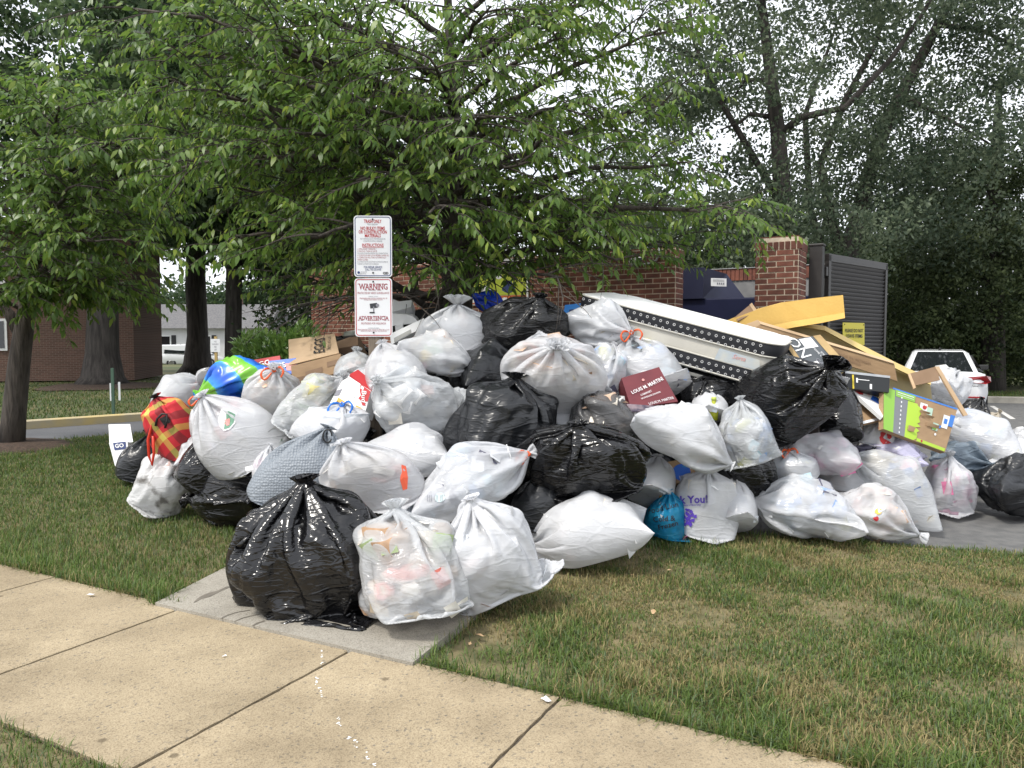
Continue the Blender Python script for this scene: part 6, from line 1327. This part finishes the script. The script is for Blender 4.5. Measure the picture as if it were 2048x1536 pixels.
# added dark navy box filling the dark area under the mattress
nbx = thing('navy_box', pr_, 'dark navy box spring lying underneath the mattress', 'box spring'); nbx.matrix_basis = mm @ Matrix.Translation((-.06, .04, -.24))
M_nbx = mat('navy_cloth', (.014, .017, .024), (.022, .025, .034), 6, .8)
box('body', (1.86, .92, .22), (-.95, .48, .11), M_nbx, nbx, .03); box('edge_strip', (1.80, .02, .03), (-.95, .012, .20), M_mats, nbx, .006)
# ---- yellow foam panels
def strip_slab(name, top, bot, D0, D1, thick, m, parent, bow=0):
    """a bent slab whose top and bottom edges follow picked outlines, from distance D0 to D1"""
    n = len(top); V = []
    for i in range(n):
        f = i / (n - 1); D = D0 + (D1 - D0) * f + bow * math.sin(math.pi * f)
        a, b = at(*top[i], D), at(*bot[i], D - .05); V += [a, b, b + Vector((0, thick, .0)), a + Vector((0, thick, .0))]
    Fc = []
    for i in range(n - 1):
        for k in range(4): Fc.append((i * 4 + k, i * 4 + (k + 1) % 4, i * 4 + 4 + (k + 1) % 4, i * 4 + 4 + k))
    Fc += [(3, 2, 1, 0), tuple(range(4 * n - 4, 4 * n))]
    return wmesh(name, V, Fc, m, parent)
fo_ = thing('foam_mattress_topper', at(1600, 660, 7.7), 'mustard yellow foam slab arched over the pile in front of the pier', 'foam slab')
strip_slab('slab', [(1425, 655), (1470, 636), (1520, 617), (1570, 604), (1630, 596), (1686, 590)], [(1430, 690), (1480, 676), (1530, 664), (1580, 655), (1635, 645), (1690, 634)], 7.9, 7.5, .12, M_foam, fo_, .1)
strip_slab('lower_lip', [(1540, 652), (1590, 642), (1640, 634), (1689, 625)], [(1545, 663), (1592, 654), (1642, 646), (1690, 636)], 7.68, 7.46, .05, M_foam, fo_)
ys2 = thing('yellow_sheet', at(1700, 740, 7.6), 'large translucent yellow sheet sloping down towards the white sedan', 'plastic sheet')
strip_slab('sheet', [(1545, 655), (1600, 648), (1650, 655), (1720, 692), (1790, 728), (1860, 762)], [(1560, 720), (1610, 740), (1670, 760), (1740, 790), (1800, 812), (1868, 830)], 7.9, 7.75, .03, M_ysheet, ys2, -.1)
strip_slab('rim', [(1600, 645), (1650, 652), (1720, 688), (1790, 724), (1862, 758)], [(1600, 653), (1650, 661), (1720, 699), (1790, 736), (1862, 770)], 7.76, 7.68, .05, mat('yellow_rim', (.60, .45, .17), None, rough=.5), ys2, -.1)
# ---- cartons given by faces: front quad extruded away
def carton(name, label, tl, tr, br, bl, depth, m, cat='box', side=None):
    q = Quad(tl, tr, br, bl); t_ = thing(name, q.c[3], label, cat); qslab('carton', q, depth, m, t_); return t_, q
A = at
lc, q = carton('long_carton', 'long flat cardboard carton sliding down beside the yellow sheet', A(1515, 646, 7.6), A(1788, 727, 7.0), A(1794, 762, 7.0), A(1510, 672, 7.6), .18, M_card)
qslab('open_flap', Quad(A(1488, 650, 7.55), A(1516, 640, 7.5), A(1522, 648, 7.5), A(1500, 662, 7.55)), .006, M_cardlt, lc); qslab('top_edge', Quad(A(1515, 641, 7.62), A(1786, 722, 7.02), A(1788, 727, 6.99), A(1515, 646, 7.59)), .01, M_cardlt, lc)
qtext(q, 'MADE IN VIETNAM', .72, .45, .035, M_cardin, lc); qtext(q, 'FRAGILE', .72, .68, .03, M_cardin, lc)
sb, q = carton('sign_board', 'slate sign board reading ON BA with tan wooden edges', A(1566, 682, 6.95), A(1640, 670, 7.05), A(1702, 738, 6.85), A(1614, 755, 6.75), .03, mat('slate_panel', (.075, .085, .095), (.10, .11, .12), 5, .6), 'sign')
M_tan = mat('tan_board', (.48, .34, .16), (.38, .26, .12), 9, .85)
qrect('wooden_edge', q, 0, 0, .11, 1, M_tan, sb); qrect('wooden_edge', q, .80, 0, 1, 1, M_tan, sb); qrect('photo_print', q, .40, .03, .72, .30, M_white, sb); qpoly('photo_print', q, [(.46, .2), (.6, .16), (.62, .28), (.48, .3)], M_gink, sb, .005)
qtext(q, 'ON BA', .27, .52, .15, M_white, sb, rot=-83); qtext(q, 'HOME COLLECTION', .62, .62, .028, M_white, sb, rot=-83); qtext(q, 'SOLID WOOD', .70, .66, .028, M_white, sb, rot=-83); qtext(q, 'OAK', .48, .72, .05, M_grey_ink, sb, rot=-83)
bk_, q = carton('black_tray', 'black plastic tray with yellow tape behind the play board', A(1690, 742, 6.95), A(1780, 752, 6.9), A(1778, 785, 6.85), A(1692, 776, 6.9), .18, mat('black_tray', (.012, .014, .015), None, rough=.4), 'tray')
qrect('yellow_tape', q, .15, .18, .19, 1, mat('yellow_tape', (.65, .5, .03), None, rough=.5), bk_); qrect('label', q, .55, .62, .60, .92, M_white, bk_); qrect('label', q, .28, .40, .54, .44, M_white, bk_); qrect('label', q, .24, .34, .28, .62, M_white, bk_); qrect('grey_edge', q, 0, 0, 1, .14, M_metal, bk_)
pz, q = carton('pizza_box', 'flattened white pizza box with red and blue print', A(1694, 772, 6.98), A(1725, 770, 7.1), A(1772, 808, 6.95), A(1765, 835, 6.75), .035, M_white, 'pizza box')
qpoly('red_print', q, [(.1, .1), (.5, .05), (.6, .25), (.3, .35), (.12, .3)], M_red, pz); qpoly('blue_print', q, [(.45, .55), (.8, .5), (.95, .75), (.6, .8)], M_blue, pz); qpoly('red_print', q, [(.55, .28), (.9, .3), (.95, .42), (.6, .45)], M_pink, pz)
pz2, q = carton('pizza_box', 'brown underside of a pizza box beneath the white one', A(1698, 800, 7.0), A(1730, 796, 7.1), A(1768, 838, 6.9), A(1720, 850, 6.78), .03, M_card, 'pizza box'); qrect('white_edge', q, 0, .9, 1, 1, M_white, pz2)
# cardboard play board with a printed road
pbq = [A(1767, 772, 6.9), A(1914, 820, 7.15), A(1890, 905, 6.95), A(1766, 858, 6.72)]
pbd, q = carton('play_board', 'cardboard play board printed with a grey road and green bushes', *pbq, .05, M_card, 'cardboard board')
M_pgreen = mat('print_green', (.26, .50, .07), None, rough=.6); M_plime = mat('print_lime', (.42, .62, .05), None, rough=.6); M_pgrey = mat('print_grey', (.20, .21, .23), None, rough=.6); M_pblue = mat('print_blue', (.05, .2, .6), None, rough=.6); M_mint = mat('print_mint', (.45, .62, .5), None, rough=.6)
qrect('green_print', q, 0, .02, .15, 1, M_pgreen, pbd); qrect('road_print', q, .14, .0, .33, 1, M_pgrey, pbd, .004)
for k in range(9): qrect('dash_print', q, .235, .12 + k * .1, .25, .165 + k * .1, M_white, pbd, .006)
bush = [(.33, .16), (.46, .16)] + [(.47 + .05 * abs(math.sin(k * 1.9)) + (.03 if k % 2 else 0), .2 + k * .05) for k in range(16)] + [(.47, 1), (.33, 1)]
qpoly('bush_print', q, bush, M_plime, pbd, .0045); qrect('label_print', q, .16, .0, .42, .15, M_pgreen, pbd, .006); qrect('label_line', q, .18, .04, .40, .055, M_white, pbd, .008); qrect('label_line', q, .18, .09, .40, .10, M_white, pbd, .008)
qrect('blue_edge', q, .12, -.035, 1, .0, M_pblue, pbd, .003)
for (u0, v0, u1, v1, mm_) in [(.50, .10, .60, .28, M_white), (.60, .15, .68, .32, M_mint), (.84, .2, .93, .5, M_white), (.86, .28, .91, .4, M_pblue), (.93, .15, .995, .42, M_pblue), (.72, .45, .80, .62, M_mint), (.52, .92, .98, .99, M_plime)]: qrect('printed_patch', q, u0, v0, u1, v1, mm_, pbd, .004)
for (u, v, r_, mm_) in [(.56, .19, .035, M_red), (.58, .17, .02, M_orange), (.82, .50, .025, M_pblue), (.78, .70, .02, M_white), (.73, .56, .03, M_pgreen), (.76, .58, .025, M_pgreen), (.6, .95, .02, M_red)]: qpoly('printed_spot', q, [(u + r_ * .8 * math.cos(t), v + r_ * 1.4 * math.sin(t)) for t in [k * .628 for k in range(10)]], mm_, pbd, .006)
for (u0, v0, u1, v1) in [(.52, .34, .68, .40), (.62, .50, .78, .58), (.36, .72, .44, .84), (.5, .28, .62, .33)]: qslab('loose_flap', Quad(q.pt(u0, v0, .02), q.pt(u1, v0 + .03, .04), q.pt(u1, v1, .02), q.pt(u0, v1, .01)), .003, M_card, pbd)
# open carton with long upright edge
oc, q = carton('open_carton', 'upright open cardboard panel with a dark inside beside the sedan', A(1816, 748, 7.3), A(1872, 733, 7.35), A(1880, 760, 7.3), A(1826, 772, 7.25), .01, M_cardin)
qslab('panel_edge', Quad(A(1870, 733, 7.34), A(1878, 733, 7.36), A(1936, 830, 7.2), A(1928, 832, 7.2)), .015, M_cardlt, oc); qslab('panel_edge', Quad(A(1816, 748, 7.3), A(1821, 747, 7.3), A(1832, 775, 7.2), A(1827, 778, 7.2)), .012, M_cardlt, oc)
# wine carton
M_wine = mat('wine_red_card', (.16, .028, .035), (.13, .022, .03), 6, .55)
wc, q = carton('wine_carton', 'wine red carton with white lettering on the smoky bag', A(1243, 756, 6.45), A(1318, 734, 6.55), A(1356, 803, 6.4), A(1262, 816, 6.3), .16, M_wine)
qtext(q, 'LOUIS M. MARTINI', .52, .44, .042, M_white, wc, .010, 12, .01, .30); qtext(q, 'CABERNET', .42, .64, .022, M_white, wc, .010, 12, 0, .10); qtext(q, 'SAUVIGNON SONOMA', .50, .73, .02, M_white, wc, .010, 10, 0, .17); qtext(q, 'LOUIS M. MARTINI', .66, .93, .03, M_white, wc, .010, 6, .0, .2); disc('crest', q.pt(.48, .24, .004) - wc.location, .012, M_pink, wc, 10, q.n)
mg, q = carton('magazine', 'thin dark glossy magazine lying under the wine carton', A(1232, 806, 6.25), A(1318, 812, 6.2), A(1322, 824, 6.1), A(1262, 822, 6.1), .012, mat('glossy_magazine', (.03, .03, .06), (.25, .2, .22), 12, .25), 'magazine')
fc_, q = carton('fruit_carton', 'brown fruit carton with a blue oval print under a white bag', A(1328, 925, 6.35), A(1400, 912, 6.4), A(1405, 962, 6.35), A(1338, 968, 6.3), .25, M_card)
qpoly('oval_print', q, [(.42 + .26 * math.cos(t), .55 + .36 * math.sin(t)) for t in [k * .314 for k in range(20)]], M_blue, fc_); qpoly('oval_print', q, [(.42 + .2 * math.cos(t), .55 + .28 * math.sin(t)) for t in [k * .314 for k in range(20)]], mat('print_cyan', (.03, .3, .5), None, rough=.6), fc_, .005); qtext(q, 'bananas', .55, .72, .045, M_white, fc_, .007, 10)
# egg carton
ec, q = carton('egg_carton', 'open cardboard carton printed EGGS on the crest of the pile', A(582, 732, 7.4), A(681, 707, 7.35), A(684, 742, 7.3), A(585, 776, 7.35), .28, M_card)
qrect('stamp_print', q, .02, .62, .18, .9, M_cardin, ec); qrect('stamp_print', q, .28, .45, .62, .72, M_cardin, ec); qrect('stamp_print', q, .72, .28, .97, .55, M_cardin, ec); qrect('stamp_print', q, .74, .31, .95, .52, M_card, ec, .005); qrect('stamp_print', q, .30, .48, .60, .69, M_card, ec, .005); qrect('stamp_print', q, .04, .66, .16, .86, M_card, ec, .005)
qt = Quad(A(577, 679, 7.75), A(669, 667, 7.75), A(678, 706, 7.40), A(578, 730, 7.45)); qslab('lid_flap', qt, .008, M_cardlt, ec); qtext(qt, 'EGGS', .66, .50, .15, M_ink, ec, .012, 84, .012, .26); qtext(qt, 'HANDLE WITH CARE', .86, .46, .045, M_ink, ec, .012, 84, 0, .25); qtext(qt, 'FARM FRESH', .47, .5, .022, M_cardin, ec, .008, 82)
qslab('lower_face', Quad(A(583, 757, 7.36), A(684, 735, 7.32), A(690, 775, 7.3), A(592, 800, 7.34)), .2, M_cardin, ec)
# beer carton
bc, q = carton('beer_carton', 'white beer carton with a red top and gold glass picture', A(697, 752, 6.36), A(742, 782, 6.26), A(728, 832, 6.2), A(672, 806, 6.3), .16, M_white)
M_gold = mat('print_gold', (.62, .36, .06), None, rough=.5)
qslab('red_top', Quad(A(700, 748, 6.40), A(716, 739, 6.5), A(757, 772, 6.38), A(742, 783, 6.27)), .12, M_red, bc)
qpoly('red_bow_print', q, [(.55, .0), (1.0, .02), (1.0, .42), (.9, .5), (.97, .62), (.85, .66), (.74, .52), (.64, .50), (.70, .36), (.60, .22)], M_red, bc); qtext(q, 'Bud', .82, .34, .068, M_white, bc, .010, -72, .01); qrect('seal_print', q, .60, .03, .72, .14, M_white, bc, .006)
qpoly('glass_print', q, [(.66, .76), (.86, .76), (.90, 1.0), (.62, 1.0)], M_gold, bc); qpoly('gold_print', q, [(0, .80), (.5, .86), (.55, 1), (0, 1)], M_gold, bc); qrect('dark_print', q, .0, .93, .6, 1.0, M_ink, bc, .005); qtext(q, 'LIGHT LAGER', .30, .55, .022, M_grey_ink, bc, .010, 0)
q2 = Quad(A(684, 762, 6.45), A(698, 754, 6.36), A(674, 806, 6.30), A(660, 806, 6.4)); qslab('carton_side', q2, .02, M_white, bc); qrect('dark_print', q2, .1, .45, .9, .7, M_grey_ink, bc)
# packets beside the egg carton
for (nm, lab, cs, m_, txt, tm) in [('snack_packet', 'red snack packet standing on the crest beside the blue one', [A(505, 720, 7.6), A(560, 711, 7.6), A(562, 742, 7.5), A(512, 742, 7.5)], M_red, 'GC', M_white), ('snack_packet', 'blue snack packet next to the egg carton', [A(538, 722, 7.5), A(592, 716, 7.5), A(600, 748, 7.4), A(545, 746, 7.4)], M_blue, 'ISS', M_white)]:
    o_, q = carton(nm, lab, *cs, .09, m_, 'packet'); qtext(q, txt, .4, .45, .08, tm, o_, .010, 8, .02); qrect('pattern_print', q, .55, .3, .95, .8, M_pink if m_ is M_blue else M_white, o_, .003)
o_, q = carton('navy_packet', 'navy blue packet pushed into the open egg carton', A(585, 728, 7.5), A(622, 720, 7.5), A(640, 734, 7.42), A(590, 742, 7.42), .08, M_navy, 'packet'); qtext(q, 'Zip', .12, .5, .05, M_white, o_, .010, 70, .02)
# blue/green sack
M_sack = bpy.data.materials.new('blue_green_print'); M_sack.use_nodes = True; t = M_sack.node_tree; n = t.nodes; l = t.links; b = n['Principled BSDF']; b.inputs['Roughness'].default_value = .3
c_ = n.new('ShaderNodeTexCoord'); w_ = n.new('ShaderNodeTexWave'); w_.wave_type = 'BANDS'; w_.bands_direction = 'DIAGONAL'; w_.inputs['Scale'].default_value = 1.1; w_.inputs['Distortion'].default_value = 2.2; w_.inputs['Detail'].default_value = 2; rp = n.new('ShaderNodeValToRGB'); e = rp.color_ramp.elements
e[0].position = .0; e[0].color = (.02, .10, .55, 1); e[1].position = 1; e[1].color = (.20, .50, .05, 1); x = e.new(.42); x.color = (.03, .22, .70, 1); x = e.new(.60); x.color = (.05, .32, .72, 1); x = e.new(.66); x.color = (.18, .52, .06, 1); rp.color_ramp.interpolation = 'LINEAR'
l.new(c_.outputs['Object'], w_.inputs[0]); l.new(w_.outputs[0], rp.inputs[0]); l.new(rp.outputs[0], b.inputs['Base Color']); FILM['P'] = M_sack
bag('b54', 'P', 402, 716, 540, 806, 7.2, 10, (180, 0, -18), 'shiny blue and green printed sack on the left shoulder of the pile', .5, name='printed_sack', cat='sack', full=1)
# quilted grey bag
M_quilt = bpy.data.materials.new('quilted_grey'); M_quilt.use_nodes = True; t = M_quilt.node_tree; n = t.nodes; l = t.links; b = n['Principled BSDF']; b.inputs['Base Color'].default_value = (.20, .225, .255, 1); b.inputs['Roughness'].default_value = .5
c_ = n.new('ShaderNodeTexCoord'); v = n.new('ShaderNodeTexVoronoi'); v.inputs['Scale'].default_value = 52; v.inputs['Randomness'].default_value = .4; l.new(c_.outputs['Object'], v.inputs['Vector']); bp = n.new('ShaderNodeBump'); bp.inputs['Strength'].default_value = .55; bp.inputs['Distance'].default_value = .015; l.new(v.outputs['Distance'], bp.inputs['Height']); l.new(bp.outputs[0], b.inputs['Normal']); FILM['E'] = M_quilt
bag('b26', 'E', 500, 862, 695, 1040, 5.72, 6, (0, 0, 26), 'grey blue quilted mailer sack leaning above the huge black bag', .5, name='quilted_sack', cat='sack', full=1)
bag('b26b', 'E', 800, 1000, 880, 1062, 5.25, 3, (0, 0, -12), 'small quilted dark grey sack edge between two white bags', .35, name='quilted_sack', cat='sack')
tube('cord_loop', [Vector(at(655 + 9 * math.cos(a_), 872 - 13 * math.sin(a_), 5.68)) for a_ in [k * .48 for k in range(13)]], .006, M_kdraw, BAGS['b26'][0], 6, True)
# tartan bag
M_tart = bpy.data.materials.new('tartan_cloth'); M_tart.use_nodes = True; t = M_tart.node_tree; n = t.nodes; l = t.links; b = n['Principled BSDF']; b.inputs['Roughness'].default_value = .75
c_ = n.new('ShaderNodeTexCoord'); mp = n.new('ShaderNodeMapping'); mp.inputs['Rotation'].default_value = (.3, .6, .2); l.new(c_.outputs['Object'], mp.inputs[0]); sx = n.new('ShaderNodeSeparateXYZ'); l.new(mp.outputs[0], sx.inputs[0])
def stripes(sock, cols):
    f_ = n.new('ShaderNodeMath'); f_.operation = 'MULTIPLY'; f_.inputs[1].default_value = 3.6; l.new(sock, f_.inputs[0]); g_ = n.new('ShaderNodeMath'); g_.operation = 'FRACT'; l.new(f_.outputs[0], g_.inputs[0]); r_ = n.new('ShaderNodeValToRGB'); r_.color_ramp.interpolation = 'CONSTANT'; e_ = r_.color_ramp.elements; e_[0].color = (*cols[0], 1); e_[0].position = 0; e_[1].color = (*cols[1], 1); e_[1].position = .36
    for p_, k_ in ((.56, 2), (.74, 3)): x_ = e_.new(p_); x_.color = (*cols[k_], 1)
    l.new(g_.outputs[0], r_.inputs[0]); return r_.outputs[0]
mq = n.new('ShaderNodeMixRGB'); mq.inputs[0].default_value = .5; red, yel, blk = (.52, .02, .03), (.62, .50, .10), (.015, .015, .015)
l.new(stripes(sx.outputs[0], [red, yel, red, blk]), mq.inputs[1]); l.new(stripes(sx.outputs[2], [red, yel, red, blk]), mq.inputs[2]); l.new(mq.outputs[0], b.inputs['Base Color']); FILM['X'] = M_tart
bag('b80', 'X', 288, 796, 408, 918, 7.05, 13, (20, 6, -24), 'red and yellow tartan tote bag on the left flank of the pile', .42, name='tartan_tote_bag', cat='tote bag', full=1)
tr_ = BAGS['b80'][0]; 
for pts in ([(318, 835), (304, 850), (296, 880), (298, 912), (304, 930), (308, 905), (306, 872)],): tube('strap', [at(x, y, 6.85) for x, y in pts], .012, M_rdraw, tr_, 6, True)
tube('strap', [at(x, y, 6.82) for x, y in [(311, 852), (314, 838), (324, 828), (333, 828), (334, 842), (330, 856)]], .010, M_kdraw, tr_, 6, True)
# white carton at the left end
go, q = carton('white_carton', 'white carton with a blue GO label standing in the grass', A(218, 886, 8.9), A(255, 882, 8.9), A(258, 928, 8.8), A(230, 932, 8.8), .2, M_white)
qslab('open_flap', Quad(A(217, 849, 9.05), A(260, 848, 9.05), A(266, 884, 8.92), A(219, 888, 8.92)), .006, M_white, go); qrect('label_print', q, .22, .02, .9, .34, M_navy, go); qtext(q, 'GO', .55, .18, .07, M_white, go, .010, 0, .03)
# can, tray and rubble at the left
can = thing('drink_can', at(540, 938, 5.98), 'crushed silver drink can lying on the black bag', 'can'); M_alu = mat('aluminium', (.7, .7, .7), (.5, .5, .52), 8, .3, metal=.9)
tube('wall', [at(530, 944, 6.02), at(548, 934, 5.86)], [.026, .030], M_alu, can, 14, True); d_ = (at(548, 934, 5.86) - at(530, 944, 6.02)).normalized(); disc('lid', at(548, 934, 5.86) - can.location, .024, M_metal, can, 14, d_, .004); disc('opening', at(549, 934, 5.85) - can.location, .012, M_ink, can, 10, d_, .004)
ft, q = carton('foam_tray', 'thin white foam tray resting beside the crushed can', A(490, 934, 6.0), A(540, 924, 6.05), A(542, 930, 5.95), A(492, 942, 5.9), .015, M_white, 'tray')
# bottle, straw, orange packet
bt = thing('green_bottle', at(1427, 836, 6.45), 'yellow green bottle poking up from a small white bag', 'bottle'); M_bot = mat('green_bottle', (.42, .45, .03), None, rough=.2); p0, p1 = at(1426, 840, 6.45), at(1428, 796, 6.45)
tube('bottle_body', [p0, p0.lerp(p1, .5), p0.lerp(p1, .75), p0.lerp(p1, .82), p1], [.042, .042, .022, .018, .018], M_bot, bt, 12, True); tube('cap', [p0.lerp(p1, .9), p1 + Vector((0, 0, .008))], .021, mat('lime_cap', (.5, .6, .1), None, rough=.4), bt, 10, True)
st = thing('drinking_straw', at(1020, 915, 5.3), 'white drinking straw sticking up behind the long white bag', 'straw'); tube('tube', [at(1026, 928, 5.32), at(1014, 892, 5.34)], .004, M_white, st, 6, True); tube('tip', [at(1014, 892, 5.34), at(1013, 889, 5.34)], .0045, M_white, st, 6, True)
op, q = carton('orange_packet', 'orange food packet beside the turquoise grocery bag', A(1316, 975, 6.22), A(1342, 968, 6.25), A(1348, 992, 6.2), A(1322, 996, 6.18), .03, M_gold, 'packet'); qrect('lettering', q, .3, .3, .7, .4, M_ink, op); qrect('lettering', q, .3, .5, .7, .6, M_ink, op)
br_, q = carton('blue_book', 'small blue and tan book between two white bags at the asphalt edge', A(1706, 1016, 6.3), A(1722, 1016, 6.32), A(1724, 1046, 6.28), A(1708, 1050, 6.25), .08, M_navy, 'book'); qrect('tan_spine', q, 0, 0, .3, 1, M_tan, br_)
# blue and magenta boxes on the crest
bx, q = carton('blue_carton', 'bright blue carton between two bags on the crest', A(1130, 610, 7.6), A(1166, 606, 7.6), A(1160, 640, 7.5), A(1124, 640, 7.5), .12, mat('bright_blue_card', (.03, .22, .62), None, rough=.5)); qrect('dark_print', q, .3, .35, .6, .75, M_navy, bx)
mgx, q = carton('magenta_carton', 'small magenta carton below the bright blue one', A(1116, 632, 7.4), A(1134, 630, 7.4), A(1136, 650, 7.35), A(1120, 652, 7.35), .06, mat('magenta_card', (.35, .02, .18), None, rough=.5)); qrect('white_print', q, .2, .2, .7, .5, M_white, mgx)
# white foam block, plastic shell and pole behind the sign
fb, q = carton('foam_block', 'white moulded foam block behind the sign post', A(786, 604, 8.1), A(824, 600, 8.1), A(822, 614, 8.05), A(784, 624, 8.05), .25, M_white, 'foam block'); qslab('ridge', Quad(A(786, 598, 8.12), A(796, 602, 8.12), A(800, 606, 8.1), A(786, 606, 8.1)), .2, M_white, fb)
sh_ = thing('plastic_shell', at(810, 640, 7.9), 'white rounded plastic appliance shell on the crest', 'plastic shell'); M_shell = mat('white_plastic', (.75, .75, .75), None, rough=.3)
V = []; 
P_ = [(784, 627), (812, 629), (824, 632), (832, 638), (836, 644), (820, 648), (800, 650), (784, 652)]
V = [at(x, y, 7.85) for x, y in P_] + [at(x + 3, y - 4, 8.15) for x, y in P_]; n_ = len(P_); wmesh('shell', V, [tuple(range(n_))[::-1], tuple(range(n_, 2 * n_))] + [(k, (k + 1) % n_, (k + 1) % n_ + n_, k + n_) for k in range(n_)], M_shell, sh_)
V = [at(x, y, 7.83) for x, y in [(790, 652), (806, 646), (806, 664), (792, 670)]]; qslab('bracket', Quad(*V), .03, M_shell, sh_)
fp, q = carton('foam_plank', 'rough white foam plank leaning before the crest bag', A(780, 668, 7.55), A(848, 636, 7.6), A(850, 652, 7.55), A(782, 690, 7.5), .08, M_white, 'foam plank'); qrect('grey_stain', q, .1, .55, .6, .95, mat('grey_stain', (.4, .4, .38), None, rough=.8), fp)
cd2, q = carton('crushed_carton', 'crushed brown carton with torn top behind the sign post', A(655, 690, 7.9), A(716, 668, 7.9), A(716, 690, 7.8), A(660, 700, 7.8), .3, M_cardin)
ws, q = carton('silver_wrapper', 'crumpled silver wrapper on the crushed carton', A(688, 664, 7.75), A(716, 658, 7.75), A(712, 670, 7.7), A(686, 672, 7.7), .02, M_alu, 'wrapper')
bx2, q = carton('black_sheet', 'bent black plastic panel in front of the brick wall', A(784, 626, 8.3), A(870, 614, 8.3), A(900, 640, 8.2), A(784, 668, 8.2), .05, mat('black_panel', (.014, .013, .013), None, rough=.5), 'plastic panel', ); qrect('edge_strip', q, 0, 0, 1, .05, M_cardin, bx2)
nb, q = carton('navy_tote', 'dark navy plastic tote behind the fat white bag', A(1170, 700, 7.2), A(1290, 700, 7.2), A(1285, 750, 7.1), A(1175, 745, 7.1), .3, mat('navy_plastic', (.018, .024, .032), None, rough=.45), 'tote'); qrect('rim', q, 0, 0, 1, .08, M_nbx, nb)
fs, q = carton('brown_plank', 'brown board edge sticking up behind the mattress', A(1470, 634, 7.9), A(1504, 606, 7.9), A(1515, 622, 7.85), A(1475, 642, 7.85), .02, M_cardin, 'board'); qrect('edge_strip', q, .85, 0, 1, 1, M_cardlt, fs)
